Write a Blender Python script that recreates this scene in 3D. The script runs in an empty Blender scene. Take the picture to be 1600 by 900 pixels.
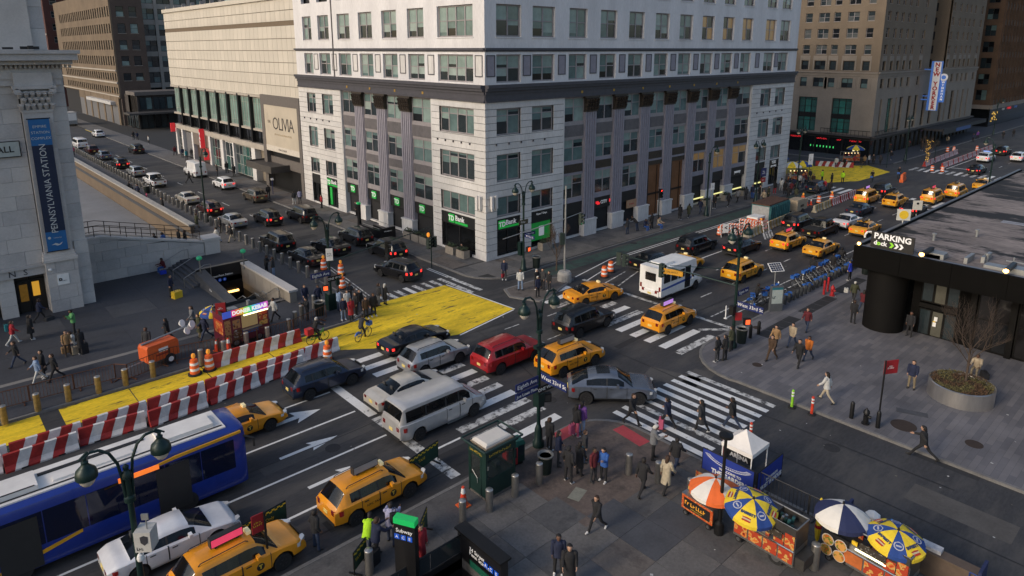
import bpy, math, random
from mathutils import Vector, Matrix
R = math.radians
random.seed(7)
sc = bpy.context.scene
col = sc.collection
# ------------------------------------------------------------------ camera
CAM = Vector((-39.13,-46.64,19.5)); PITCH = 12.77; YAW = 47.75
cd = bpy.data.cameras.new('camera'); cam = bpy.data.objects.new('camera', cd); col.objects.link(cam)
cam.location = CAM; cam.rotation_euler = (R(90 - PITCH),0, R(YAW - 90))
cd.sensor_width = 36; cd.lens = 1063/1600*36; cd.shift_y = -132/1600
cd.clip_start = 0.2; cd.clip_end = 3000
sc.camera = cam
# ------------------------------------------------------------------ sky, sun, exposure
SUN_AZ, SUN_EL = (-0.97,0.12), R(27)          # towards the sun: low in the south
w = bpy.data.worlds.new('World'); sc.world = w; w.use_nodes = True
nt = w.node_tree; bg = nt.nodes['Background']
sky = nt.nodes.new('ShaderNodeTexSky'); sky.sky_type = 'NISHITA'; sky.sun_disc = False
sky.sun_elevation = SUN_EL; sky.sun_rotation = math.atan2(SUN_AZ[0], SUN_AZ[1])
sky.air_density = 1.0; sky.dust_density = 2.5; sky.ozone_density = 1.0
nt.links.new(sky.outputs[0], bg.inputs[0]); bg.inputs[1].default_value = 0.13
sl = bpy.data.lights.new('sun', 'SUN'); so = bpy.data.objects.new('sun', sl); col.objects.link(so)
sl.energy = .95; sl.angle = R(12); sl.color = (1.0,0.86,0.70)
_d = Vector((SUN_AZ[0], SUN_AZ[1], math.tan(SUN_EL) * math.hypot(*SUN_AZ)))
so.rotation_euler = _d.to_track_quat('Z', 'Y').to_euler()
vs = sc.view_settings; vs.view_transform = 'Standard'; vs.look = 'None'; vs.gamma = 1; vs.exposure = .3
vs.use_curve_mapping = False
sc.cycles.max_bounces = 5; sc.cycles.diffuse_bounces = 3; sc.cycles.glossy_bounces = 2
sc.cycles.transmission_bounces = 3; sc.cycles.transparent_max_bounces = 6
sc.cycles.caustics_reflective = False; sc.cycles.caustics_refractive = False
try: sc.cycles.use_denoising = True
except Exception: pass
# ground point seen at a photo pixel (the survey of the place was read off the photograph)
_fw = Vector((math.cos(R(YAW)), math.sin(R(YAW)),0)); _rt = Vector((math.sin(R(YAW)),-math.cos(R(YAW)),0))
_f3 = _fw * math.cos(R(PITCH)) - Vector((0,0, math.sin(R(PITCH)))); _up = _fw * math.sin(R(PITCH)) + Vector((0,0, math.cos(R(PITCH))))
def gp(px, py, z=0.0):
 d = _f3 + _rt * ((px - 800) / 1063) - _up * ((py - 318) / 1063)
 p = CAM + d * ((z - CAM.z) / d.z)
 return Vector((p.x, p.y, z))
# ------------------------------------------------------------------ materials
MATS = {}
def mat(name, c, rough=0.7, metal=0.0, var=0.12, scale=3.0, bump=0.0, coat=0.0, emit=None, es=0.0, alpha=1.0, spec=0.5, streak=0.0):
 if name in MATS: return MATS[name]
 m = bpy.data.materials.new(name); m.use_nodes = True; n = m.node_tree; b = n.nodes['Principled BSDF']
 b.inputs['Roughness'].default_value = rough; b.inputs['Metallic'].default_value = metal
 b.inputs['Coat Weight'].default_value = coat; b.inputs['Coat Roughness'].default_value = 0.06
 b.inputs['Specular IOR Level'].default_value = spec
 b.inputs['Base Color'].default_value = (*c, 1)
 if var > 0:
  tc = n.nodes.new('ShaderNodeTexCoord'); nz = n.nodes.new('ShaderNodeTexNoise')
  nz.inputs['Scale'].default_value = scale; nz.inputs['Detail'].default_value = 5; nz.inputs['Roughness'].default_value = 0.65
  if streak:
   mp = n.nodes.new('ShaderNodeMapping'); mp.inputs['Scale'].default_value = (1,1, streak)
   n.links.new(tc.outputs['Object'], mp.inputs[0]); n.links.new(mp.outputs[0], nz.inputs['Vector'])
  else: n.links.new(tc.outputs['Object'], nz.inputs['Vector'])
  cr = n.nodes.new('ShaderNodeValToRGB'); e = cr.color_ramp.elements
  e[0].position = 0.3; e[1].position = 0.72
  e[0].color = (*[x * (1 - var) for x in c], 1); e[1].color = (*[min(1, x * (1 + var)) for x in c], 1)
  n.links.new(nz.outputs[0], cr.inputs[0]); n.links.new(cr.outputs[0], b.inputs['Base Color'])
  if bump:
   bp = n.nodes.new('ShaderNodeBump'); bp.inputs['Strength'].default_value = bump; bp.inputs['Distance'].default_value = 0.02
   n.links.new(nz.outputs[0], bp.inputs['Height']); n.links.new(bp.outputs[0], b.inputs['Normal'])
 if emit:
  b.inputs['Emission Color'].default_value = (*emit, 1); b.inputs['Emission Strength'].default_value = es * .42
 MATS[name] = m; return m
def ground_mat(name, c, var, s1, s2, rough=0.85, wear=None, wear_at=0.6, wear_w=0.08, wear_scale=2.0, stretch=(1,1,1), lines=None):
 """large soft blotches times fine grain; optional worn-through patches of another colour (world-aligned)"""
 m = bpy.data.materials.new(name); m.use_nodes = True; n = m.node_tree; b = n.nodes['Principled BSDF']; L = n.links.new
 g = n.nodes.new('ShaderNodeNewGeometry')
 mp = n.nodes.new('ShaderNodeMapping'); mp.inputs['Scale'].default_value = stretch; L(g.outputs['Position'], mp.inputs[0])
 def noise(s, det, ro):
  z = n.nodes.new('ShaderNodeTexNoise'); z.inputs['Scale'].default_value = s; z.inputs['Detail'].default_value = det
  z.inputs['Roughness'].default_value = ro; L(mp.outputs[0], z.inputs['Vector']); return z
 a = noise(s1,6,0.62); f = noise(s2,3,0.7)
 ra = n.nodes.new('ShaderNodeMapRange'); ra.inputs[1].default_value = 0.28; ra.inputs[2].default_value = 0.72
 ra.inputs[3].default_value = 1 - var; ra.inputs[4].default_value = 1 + var; L(a.outputs[0], ra.inputs[0])
 rf = n.nodes.new('ShaderNodeMapRange'); rf.inputs[1].default_value = 0.25; rf.inputs[2].default_value = 0.75
 rf.inputs[3].default_value = 1 - var * .8; rf.inputs[4].default_value = 1 + var * .8; L(f.outputs[0], rf.inputs[0])
 mu = n.nodes.new('ShaderNodeMath'); mu.operation = 'MULTIPLY'; L(ra.outputs[0], mu.inputs[0]); L(rf.outputs[0], mu.inputs[1])
 vm = n.nodes.new('ShaderNodeVectorMath'); vm.operation = 'SCALE'; vm.inputs[0].default_value = c; L(mu.outputs[0], vm.inputs['Scale'])
 out = vm.outputs[0]
 if wear:
  z = noise(wear_scale, 8,0.72); rm = n.nodes.new('ShaderNodeMapRange')
  rm.inputs[1].default_value = wear_at - wear_w; rm.inputs[2].default_value = wear_at + wear_w; L(z.outputs[0], rm.inputs[0])
  mx = n.nodes.new('ShaderNodeMix'); mx.data_type = 'RGBA'; L(rm.outputs[0], mx.inputs[0]); L(out, mx.inputs[6])
  mx.inputs[7].default_value = (*wear, 1); out = mx.outputs[2]
 L(out, b.inputs['Base Color']); b.inputs['Roughness'].default_value = rough
 bp = n.nodes.new('ShaderNodeBump'); bp.inputs['Strength'].default_value = 0.25; bp.inputs['Distance'].default_value = 0.01
 L(f.outputs[0], bp.inputs['Height']); L(bp.outputs[0], b.inputs['Normal'])
 MATS[name] = m; return m
M = mat
BLACK = M('black_metal', (.012,.012,.013),.45,.3); DKGREEN = M('green_iron', (.006,.024,.021),.4,.2)
STEEL = M('brushed_steel', (.36,.35,.33),.38,.85,.15,6); GALV = M('galvanised', (.33,.34,.34),.5,.6)
RUBBER = M('rubber', (.015,.015,.016),.85); RIM = M('alloy', (.25,.25,.26),.35,.8)
BLKPL = M('black_plastic', (.02,.02,.021),.6); CHROME = M('chrome', (.6,.6,.6),.15,1,0)
CARGLASS = M('car_glass', (.006,.008,.010),.06,0,0, spec=.6)
CARGLASS.node_tree.nodes['Principled BSDF'].inputs['Alpha'].default_value = .72; WHITE = M('white_paint', (.80,.80,.78),.5,0,.08)
HEADL = M('headlight_lens', (.65,.66,.66),.12,.2,0, coat=1); TAILL = M('taillight_lens', (.14,.006,.006),.2,0,0, coat=1, emit=(1,.03,.02), es=.08)
BRAKE = M('brake_light', (.6,.02,.02),.2,0,0, emit=(1,.04,.03), es=3.0)
PLATE = M('plate', (.75,.6,.2),.5); ORANGE = M('safety_orange', (.78,.13,.02),.5,0,.15); REFL = M('reflective_white', (.75,.74,.72),.4)
SKIN = M('skin', (.42,.25,.17),.6); DSKIN = M('skin_dark', (.14,.07,.045),.6); HAIR = M('dark_hair', (.012,.009,.008),.7)
RED = M('red_paint', (.42,.02,.025),.5,0,.2,3); NAVY = M('navy_sign', (.012,.022,.11),.45); TEXTW = M('lettering_white', (.8,.8,.78),.5,0,0)
CONC = M('concrete', (.34,.33,.31),.85,0,.22,2.5,.2); WOODC = M('dark_bronze', (.03,.026,.022),.5)
YELP = M('yellow_plastic', (.75,.5,.03),.5)
# ------------------------------------------------------------------ mesh building
class MB:
 def __init__(s): s.v = []; s.f = []; s.m = []
 def add(s, vs, fs, mi=0):
  o = len(s.v); s.v += [tuple(p) for p in vs]; s.f += [tuple(i + o for i in q) for q in fs]; s.m += [mi] * len(fs); return s
 def box(s, a, b, mi=0):
  x0, y0, z0 = [min(p, q) for p, q in zip(a, b)]; x1, y1, z1 = [max(p, q) for p, q in zip(a, b)]
  return s.add([(x0, y0, z0),(x1, y0, z0),(x1, y1, z0),(x0, y1, z0),(x0, y0, z1),(x1, y0, z1),(x1, y1, z1),(x0, y1, z1)],
                     [(0,3,2,1),(4,5,6,7),(0,1,5,4),(1,2,6,5),(2,3,7,6),(3,0,4,7)], mi)
 def cbox(s, c, d, mi=0, M4=None):
  t = MB().box([a - b / 2 for a, b in zip(c, d)], [a + b / 2 for a, b in zip(c, d)])
  return s.add([M4 @ Vector(p) for p in t.v] if M4 else t.v, t.f, mi)
 def cyl(s, p, q, r0, r1=None, n=10, mi=0, caps=True):
  r1 = r0 if r1 is None else r1; p = Vector(p); q = Vector(q); d = (q - p).normalized()
  u = d.orthogonal().normalized(); w_ = d.cross(u); vs = []
  for c, r in ((p, r0),(q, r1)):
   for k in range(n):
    a = 2*math.pi * k / n; vs.append(c + (u * math.cos(a) + w_ * math.sin(a)) * r)
  fs = [(k, (k + 1) % n, n + (k + 1) % n, n + k) for k in range(n)]
  if caps: fs += [tuple(range(n - 1,-1,-1)), tuple(range(n, 2*n))]
  return s.add(vs, fs, mi)
 def tube(s, pts, r, n=6, mi=0):
  for a, b in zip(pts, pts[1:]): s.cyl(a, b, r, r, n, mi)
  return s
 def lathe(s, prof, n=14, c=(0,0,0), mi=0):
  vs = [(c[0] + r * math.cos(2*math.pi * k / n), c[1] + r * math.sin(2*math.pi * k / n), c[2] + z) for r, z in prof for k in range(n)]
  fs = [(i * n + k, i * n + (k + 1) % n, (i + 1) * n + (k + 1) % n, (i + 1) * n + k) for i in range(len(prof) - 1) for k in range(n)]
  fs += [tuple(range(n - 1,-1,-1)), tuple(range((len(prof) - 1) * n, len(prof) * n))]
  return s.add(vs, fs, mi)
 def prism(s, pts, z0, z1, mi=0):
  n = len(pts); A = sum(pts[i][0] * pts[(i + 1) % n][1] - pts[(i + 1) % n][0] * pts[i][1] for i in range(n))
  if A < 0: pts = pts[::-1]
  return s.add([(x, y, z0) for x, y in pts] + [(x, y, z1) for x, y in pts],
                     [tuple(range(n - 1,-1,-1)), tuple(range(n, 2*n))] + [(k, (k + 1) % n, n + (k + 1) % n, n + k) for k in range(n)], mi)
 def vprism(s, pts, y0, y1, mi=0):   # polygon in x,z pushed through y
  t = MB().prism(pts, y0, y1); return s.add([(x, z, y) for x, y, z in t.v], [q[::-1] for q in t.f], mi)
 def mesh(s, name, mats, smooth=None):
  me = bpy.data.meshes.new(name); me.from_pydata(s.v, [], s.f)
  for m in (mats if isinstance(mats, (list, tuple)) else [mats]): me.materials.append(m)
  if any(s.m): me.polygons.foreach_set('material_index', s.m)
  if smooth:
   me.polygons.foreach_set('use_smooth', [True] * len(s.f)); me.set_sharp_from_angle(angle=R(smooth))
  me.update(); return me
 def ob(s, name, mats, parent=None, loc=(0,0,0), rz=0, smooth=None): return put(name, s.mesh(name, mats, smooth), parent, loc, rz)
def put(name, me, parent=None, loc=(0,0,0), rz=0, rot=None):
 o = bpy.data.objects.new(name, me); col.objects.link(o); o.location = loc
 o.rotation_euler = rot if rot is not None else (0,0, rz)
 if parent: o.parent = parent
 return o
def tag(o, label=None, cat=None, group=None, kind=None):
 for k, v in (('label', label),('category', cat),('group', group),('kind', kind)):
  if v: o[k] = v
 return o
def root(name, loc, rz, label, cat, group=None): return tag(put(name, None, None, loc, rz), label, cat, group)
def struct(name, mb, m, smooth=None): return tag(mb.ob(name, m, smooth=smooth), kind='structure')
class Proto:          # a kind of thing: its parts as shared meshes, copied object by object
 def __init__(s): s.p = []
 def part(s, name, mb, mats, loc=(0,0,0), rot=(0,0,0), up=None, smooth=None, paint=None):
  me = mb.mesh(name, mats, smooth) if isinstance(mb, MB) else mb
  s.p.append((name, me, loc, rot, up, paint)); return len(s.p) - 1
 def inst(s, name, loc, rz, label, cat, group=None, paints=None, scale=None, skip=()):
  r = root(name, loc, rz, label, cat, group)
  if scale: r.scale = scale
  made = []
  for n, me, l, ro, up, paint in s.p:
   if n in skip or (up is not None and made[up] is None): made.append(None); continue
   o = put(n, me, r if up is None else made[up], l, 0, ro); made.append(o)
   if paint and paints:
    for slot, key in paint.items():
     if key in paints: o.material_slots[slot].link = 'OBJECT'; o.material_slots[slot].material = paints[key]
  return r
_txt = {}
def textmesh(t, size, m, depth=0.008, align='CENTER', bold=0.0, space=1.0):
 k = (t, size, m.name, depth, align, bold)
 if k not in _txt and '~' in t:          # print too small to read in the photograph: rows of letter-like strokes
  mb = MB(); rn = random.Random(len(t) + int(size * 100)); rows = t.split('\n')
  for ri, row in enumerate(rows):
   n = int(row[1:]); w_ = .58*size; y0 = ((len(rows) - 1) / 2 - ri) * size * .95 - size * .33; x = 0 if align == 'LEFT' else -n * w_ / 2
   for _ in range(n):
    h = size * rn.choice((.66,.66,.48)); s_ = size * .13; mb.box((x, y0,-depth),(x + s_, y0 + h, depth)); q = y0 + h * rn.choice((0,.45,.8))
    mb.box((x + s_, q, -depth),(x + w_ * .62, q + s_, depth)); x += w_ * rn.choice((.8,1,1.15))
  _txt[k] = mb.mesh('lettering', m)
 if k not in _txt:
  c = bpy.data.curves.new('lettering', 'FONT'); c.body = t; c.size = size; c.align_x = align; c.align_y = 'CENTER'
  c.extrude = depth; c.offset = bold; c.resolution_u = 2; c.space_character = space; c.space_line = .8
  o = bpy.data.objects.new('lettering', c)
  col.objects.link(o); dg = bpy.context.evaluated_depsgraph_get()
  me = bpy.data.meshes.new_from_object(o.evaluated_get(dg)); me.materials.clear(); me.materials.append(m)
  bpy.data.objects.remove(o); bpy.data.curves.remove(c); _txt[k] = me
 return _txt[k]
def text(t, size, m, parent, loc, rz=0, tilt=90, roll=0, depth=0.008, name='lettering', **kw):
 """upright lettering read from the side its rz faces (rz=0: read looking along +y)"""
 o = put(name, textmesh(t, size, m, depth, **kw), parent, loc)
 o.rotation_euler = (Matrix.Rotation(rz, 3, 'Z') @ Matrix.Rotation(R(tilt),3, 'X') @ Matrix.Rotation(roll, 3, 'Z')).to_euler()
 return o
# ------------------------------------------------------------------ ground, pavements, markings
ASPH = (.042,.042,.045)
A_ROAD = ground_mat('asphalt', ASPH, .36,.22,9,.8, wear=(.078,.074,.070), wear_at=.56, wear_w=.09, wear_scale=.55, stretch=(.3,1,1))
A_PAVE = ground_mat('pavement_concrete', (.132,.125,.12),.22,.5,8,.88, wear=(.07,.067,.066), wear_at=.62, wear_w=.1, wear_scale=.9)
A_PAV2 = ground_mat('pavement_bluish', (.070,.073,.082),.2,.6,8,.85)
A_PAV3 = ground_mat('pavement_warm', (.122,.106,.095),.22,.7,7,.9, wear=(.06,.05,.046), wear_at=.6, wear_w=.1, wear_scale=1.3)
A_PAV4 = ground_mat('pavement_grey', (.10,.097,.097),.2,.7,9,.88, wear=(.05,.05,.052), wear_at=.6, wear_w=.1, wear_scale=1.3)
A_DARK = ground_mat('plaza_slate_far_shade', (.052,.056,.068),.25,.35,6,.75, wear=(.034,.036,.044), wear_at=.55, wear_w=.12, wear_scale=.35)
A_JOINT = mat('joint', (.03,.029,.028),.9)
A_CURB = ground_mat('curb_granite', (.17,.165,.16),.22,1.2,10,.85)
A_WHITE = ground_mat('road_white', (.76,.76,.74),.10,.8,12,.7, wear=(.075,.075,.078), wear_at=.64, wear_w=.05, wear_scale=2.6)
A_WHITE2 = ground_mat('road_white_worn', (.62,.62,.60),.12,.8,12,.75, wear=(.06,.06,.062), wear_at=.53, wear_w=.06, wear_scale=2.2)
A_YEL = ground_mat('road_yellow', (.80,.55,.018),.3,.5,7,.75, wear=(.06,.05,.03), wear_at=.605, wear_w=.05, wear_scale=1.3, stretch=(.45,1.7,1))
A_GREEN = ground_mat('road_green', (.045,.085,.07),.2,.6,9,.8, wear=ASPH, wear_at=.55, wear_w=.1, wear_scale=1.1)
A_PATCH = ground_mat('asphalt_patch', (.028,.028,.030),.2,.8,9,.85)
A_PATCH2 = ground_mat('asphalt_pale_patch', (.085,.08,.075),.2,.8,9,.88)
A_PINK = ground_mat('tactile_red', (.42,.06,.07),.15,1,9,.8)
def plaza_mat():
 m = bpy.data.materials.new('plaza_pavers'); m.use_nodes = True; n = m.node_tree; L = n.links.new; b = n.nodes['Principled BSDF']
 g = n.nodes.new('ShaderNodeNewGeometry'); mp = n.nodes.new('ShaderNodeMapping'); mp.inputs['Rotation'].default_value = (0,0,0)
 L(g.outputs['Position'], mp.inputs[0])
 br = n.nodes.new('ShaderNodeTexBrick'); br.inputs['Scale'].default_value = 1; br.inputs['Brick Width'].default_value = 1.5
 br.inputs['Row Height'].default_value = .3; br.inputs['Mortar Size'].default_value = .006; br.inputs['Bias'].default_value = -.1
 br.inputs['Color1'].default_value = (.118,.116,.128,1); br.inputs['Color2'].default_value = (.178,.170,.176,1); br.inputs['Mortar'].default_value = (.082,.08,.088,1)
 L(mp.outputs[0], br.inputs['Vector'])
 z = n.nodes.new('ShaderNodeTexNoise'); z.inputs['Scale'].default_value = .35; z.inputs['Detail'].default_value = 7; z.inputs['Roughness'].default_value = .65; L(g.outputs['Position'], z.inputs['Vector'])
 r = n.nodes.new('ShaderNodeMapRange'); r.inputs[1].default_value = .3; r.inputs[2].default_value = .7; r.inputs[3].default_value = .72; r.inputs[4].default_value = 1.2; L(z.outputs[0], r.inputs[0])
 s = n.nodes.new('ShaderNodeVectorMath'); s.operation = 'SCALE'; L(br.outputs[0], s.inputs[0]); L(r.outputs[0], s.inputs['Scale'])
 L(s.outputs[0], b.inputs['Base Color']); b.inputs['Roughness'].default_value = .8; return m
A_PLAZA = plaza_mat()
HOLES = [(-60,-17.2,20.4,150),(-21.35,-18.2,2.9,12.0),(-32.4,-25.2,-30.75,-28.4)]    # areaway and two subway stairs
def sheet(x0, x1, y0, y1, z0, z1, flat=False):
 xs = sorted({x0, x1, *[v for h in HOLES for v in h[:2] if x0 < v < x1]}); ys = sorted({y0, y1, *[v for h in HOLES for v in h[2:] if y0 < v < y1]}); mb = MB()
 for a, b in zip(xs, xs[1:]):
  for c, d in zip(ys, ys[1:]):
   if any(h[0] <= a and b <= h[1] and h[2] <= c and d <= h[3] for h in HOLES): continue
   mb.add([(a, c, z1),(b, c, z1),(b, d, z1),(a, d, z1)], [(0,1,2,3)]) if flat else mb.box((a, c, z0),(b, d, z1))
 return mb
def touches(x, y, s): return any(h[0] - s / 2 < x < h[1] + s / 2 and h[2] - s / 2 < y < h[3] + s / 2 for h in HOLES)
road = struct('road', sheet(-300,900,-300,900,0,0, True), A_ROAD)
def corner(cx, cy, r, a0, a1, n=7): return [(cx + r * math.cos(R(a0 + (a1 - a0) * i / n)), cy + r * math.sin(R(a0 + (a1 - a0) * i / n))) for i in range(n + 1)]
SW_ = 0.13
def pavement(name, pts, m, curb=True, base=None):
 o = struct(name, (base or MB()).prism(pts, -.3, SW_ - .012), m)
 if curb:      # kerb stones stand as their own pieces along the edge that meets the road
  for i, (a, b) in enumerate(zip(curb, curb[1:])):
   a = Vector((*a, 0)); b = Vector((*b, 0)); L_ = (b - a).length; n_ = max(1, int(L_ / 3.6)); d = (b - a) / n_; nn = Vector((-d.y, d.x, 0)).normalized()
   for k in range(n_):
    p = a + d * k - nn * .006; q = p + d * (1 - .012/max(.1, d.length)) if d.length > .8 else p + d
    MB().prism([(p.x, p.y),(q.x, q.y),(q.x + nn.x * .18, q.y + nn.y * .18),(p.x + nn.x * .18, p.y + nn.y * .18)], -.05, SW_ + .004).ob('kerb_stone', A_CURB, o)
 return o
def slabs(parent, x0, x1, y0, y1, s, inside, ms, wts, gap=.012, jit=.003, sy=None):
 sy = sy or s; cache = {}; nx = int((x1 - x0) / s); ny = int((y1 - y0) / sy)
 for i in range(nx):
  for j in range(ny):
   cx, cy = x0 + (i + .5) * s, y0 + (j + .5) * sy
   if not inside(cx, cy) or touches(cx, cy, s): continue
   k = random.choices(range(len(ms)), wts)[0]
   if k not in cache: cache[k] = MB().box((-s / 2 + gap, -sy / 2 + gap, -.03),(s / 2 - gap, sy / 2 - gap, 0)).mesh('slab', ms[k])
   put('slab', cache[k], parent, (cx, cy, SW_ + random.uniform(-jit, jit)))
# north-west pavement (round the white office building)
c1 = [(-3.9,200)] + [(-3.9,4)] + corner(-.6,-1.3,3.3,180,270) + [(62.3,-4.4)]
nw = pavement('pavement', c1 + [(62.3,40),(40,200)], A_JOINT, curb=[(-3.9,150),(-3.9,60),(-3.9,4)] + corner(-.6,-1.3,3.3,180,270) + [(62.3,-4.4)])
slabs(nw, -3.65,62.2,-4.2,.2,1.5, lambda x, y: y > -3.6 and (x > -.5 or (x + .6) ** 2 + (y + 1.3) ** 2 < 7), [A_PAVE, A_PAV4, A_PAV3], [5,3,1], sy=1.46)
slabs(nw, -3.65,.2,0.4,60.4,1.9, lambda x, y: True, [A_PAV3, A_PAVE, A_PAV4], [3,4,3], sy=1.9)
MB().box((-3.65,60.4,0),(0.3,199, SW_)).ob('paving', A_PAVE, nw)
# south-west plaza
c2 = [(-120,-4.2)] + corner(-17,-1.2,3,-90,0) + [(-14,200)]
swp = pavement('plaza', corner(-17,-1.2,3,-90,0) + [(-14,200),(-17,200)], A_DARK, base=sheet(-120,-17,-4.2,200,-.3, SW_ - .012), curb=[(-60,-4.2)] + corner(-17,-1.2,3,-90,0) + [(-14,60),(-14,150)])
slabs(swp, -41.2,-14.2,-3.95,17.05,3, lambda x, y: x < -17 or y > -1 or (x + 17) ** 2 + (y + 1.2) ** 2 < 4, [A_DARK, A_DARK, A_PAV2], [5,4,2], gap=.006)
MB().box((-17.0,17.1,0),(-14.2,150, SW_)).ob('paving', A_PAV4, swp)
MB().box((-60,-3.95,0),(-41.25,12, SW_)).ob('paving', A_DARK, swp)
for a, b in (((-40,.55),(-21.5,.95)),((-20.6,3.2),(-17.6,3.55)),((-17.9,4.6),(-17.6,13.5))):
 MB().box((*a, SW_ - .01),(*b, SW_ + .004)).ob('light_stone_band', ground_mat('pale_band', (.21,.20,.19),.15,1,8), swp)
# south-east pavement
c3 = [(-120,-24.55),(-15.3,-24.55)] + corner(-15.3,-27.35,2.8,90,0) + [(-12.5,-120)]
sep = pavement('pavement', [(-15.3,-120)] + corner(-15.3,-27.35,2.8,90,0) + [(-12.5,-120)], A_PAV4, base=sheet(-120,-15.3,-120,-24.55,-.3, SW_ - .012), curb=list(reversed([(-46,-24.55),(-15.3,-24.55)] + corner(-15.3,-27.35,2.8,90,0) + [(-12.5,-60)])))
slabs(sep, -44.7,-12.75,-53.2,-24.75,1.78, lambda x, y: (x < -15.4 or y < -27.8) and x < -13.5 and not (x > -20.3 and y > -30.5), [A_PAVE, A_PAV2, A_PAV3, A_PAV4], [6,2,3,5], gap=.009)
tri = [(-20.3,-24.75),(-15.3,-24.75)] + corner(-15.3,-27.35,2.6,90,0) + [(-12.72,-30.5),(-20.3,-30.5)]
MB().prism(tri, 0, SW_).ob('paving', ground_mat('corner_ramp', (.13,.10,.085),.25,.8,6,.9, wear=(.06,.05,.045), wear_at=.58, wear_w=.1, wear_scale=1.2), sep)
MB().box((-13.85,-53,0),(-12.72,-30.52, SW_)).ob('paving', A_PAV3, sep)
for p, q in (((880,680),(905,668)),):
 pass
def pad(c, dx, dy, m, name, parent, z=SW_ + .006, rz=0): return MB().box((-dx / 2,-dy / 2,-.012),(dx / 2, dy / 2,0)).ob(name, m, parent, (c[0], c[1], z), rz)
pad(gp(986,684),.75,1.9, A_PINK, 'tactile_strip', sep, rz=R(-6)); pad(gp(885,679),1.5,.75, A_PINK, 'tactile_strip', sep)
pad(gp(902,776),.9,.55, ground_mat('pale_patch', (.22,.22,.18),.2,2,9), 'pale_slab', sep, rz=.3)
# north-east plaza
c4 = [(-4.0,-120),(-4.0,-28)] + corner(-.2,-27.6,3.9,180,90) + [(62.3,-23.7),(62.3,-120)]
nep = pavement('plaza', c4, A_PLAZA, curb=list(reversed([(-4.0,-90),(-4.0,-28)] + corner(-.2,-27.6,3.9,180,90) + [(62.3,-23.7)])))
nep.location.z = .012
for k, (a, b) in enumerate((((3.2,-26.2),(8.0,-25.3)),((9.5,-26.2),(14.5,-25.3)),((16,-26.0),(21,-25.1)))):
 for i in range(4): MB().box((a[0] + i * 1.25, a[1], 0),(a[0] + i * 1.25 + 1.2, b[1], SW_ + .006)).ob('pavement_grate', A_PATCH, nep, (0,0,-.012))
for px, py, r in ((1412,665,.62),(1522,694,.4),(1183,570,.3),(1183,512,.3)):
 p = gp(px, py, SW_); MB().lathe([(r, 0),(r, .012),(r * .9,.016),(r * .86,.01),(.01,.012)], 24).ob('manhole_cover', mat('rust_iron', (.055,.04,.033),.8,.3), nep, (p.x, p.y, SW_ - .012))
pad(gp(1425,645, SW_),1.5,.5, A_PAV2, 'dark_patch', nep, rz=-1.2)
# far pavements: north of the next cross street, dark colour stands for shade there
c5 = [(86.3,120),(86.3,-1.5)] + corner(89,-1.8,2.7,180,270) + [(420,-4.5),(420,120)]
nyp = pavement('pavement', c5, A_DARK, curb=None); struct('pavement', MB().prism([(86.3,-120),(86.3,-23.7),(420,-23.7),(420,-120)], -.3, SW_), A_DARK)
for a, b in (((86.1,120),(86.3,.9)),((89,-4.7),(300,-4.5))): MB().box((*a, -.02),(*b, SW_ + .004)).ob('kerb_stone', A_CURB, nyp)
def stripe(p, q, wd, m=None, z=.004, name='lane_line'):
 a = Vector((p[0], p[1], 0)); b = Vector((q[0], q[1], 0)); d = (b - a).normalized(); n = Vector((-d.y, d.x, 0)) * wd / 2
 return MB().add([a - n, b - n, b + n, a + n], [(0,1,2,3)]).ob(name, m or A_WHITE, road, (0,0, z))
def poly(pts, m, z=.004, name='painted_area'): return MB().add([(x, y, 0) for x, y in pts], [tuple(range(len(pts)))]).ob(name, m, road, (0,0, z))
def dashes(x0, x1, y, on, off, wd=.11):
 x = x0
 while x < x1: stripe((x, y),(min(x + on, x1), y), wd, A_WHITE2); x += on + off
def xwalk(x0, x1, y0, y1, along, n, m=None, wd=None, skew=0):
 for i in range(n):
  t = (i + .5) / n
  if along == 'x':    # bars run along x, spaced in y
   y = y0 + (y1 - y0) * t; b = wd or abs(y1 - y0) / n * .48; stripe((x0 + skew * t, y),(x1 + skew * t, y), b, m or random.choice((A_WHITE, A_WHITE2)), name='crosswalk_bar')
  else:
   x = x0 + (x1 - x0) * t; b = wd or abs(x1 - x0) / n * .48; stripe((x, y0),(x, y1), b, m or random.choice((A_WHITE, A_WHITE2)), name='crosswalk_bar')
# yellow painted lane and corner
for a, b in ((-60,-35.6),(-34.7,-31.2),(-31.15,-27.1),(-27.05,-23.1),(-23.05,-19.6)): poly([(a, -6.75),(b, -6.75),(b, -4.3),(a, -4.3)], A_YEL)
poly([(-19.4,-7.9),(-17.6,-9.2),(-12,-11.2),(-5.9,-10.2),(-6.6,-2.3),(-13.0,-2.2),(-13.7,-2.6),(-14.6,-3.9),(-17,-4.3),(-19.55,-4.3)], A_YEL)
for k in range(9): stripe((-17.7 + k * .22,-8.9 + k * .32),(-13.9 + k * .25,-9.3 + k * .42),.16, mat('hatch_grey', (.22,.21,.17),.8,0,.3),.008, 'hatch_bar')
stripe((-5.85,-10.3),(-6.4,-2.3),.14, A_WHITE, .008); stripe((-6.0,-10.35),(-12,-11.35),.14, A_WHITE, .008)
stripe((-16.3,-4.2),(-13.4,-2.4),.3, A_WHITE, .008)
xwalk(-12.6,-4.6,-5.3,-.6, 'y', 9, wd=.42)
for o in list(road.children)[-9:]: o.location.z = .010
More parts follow.
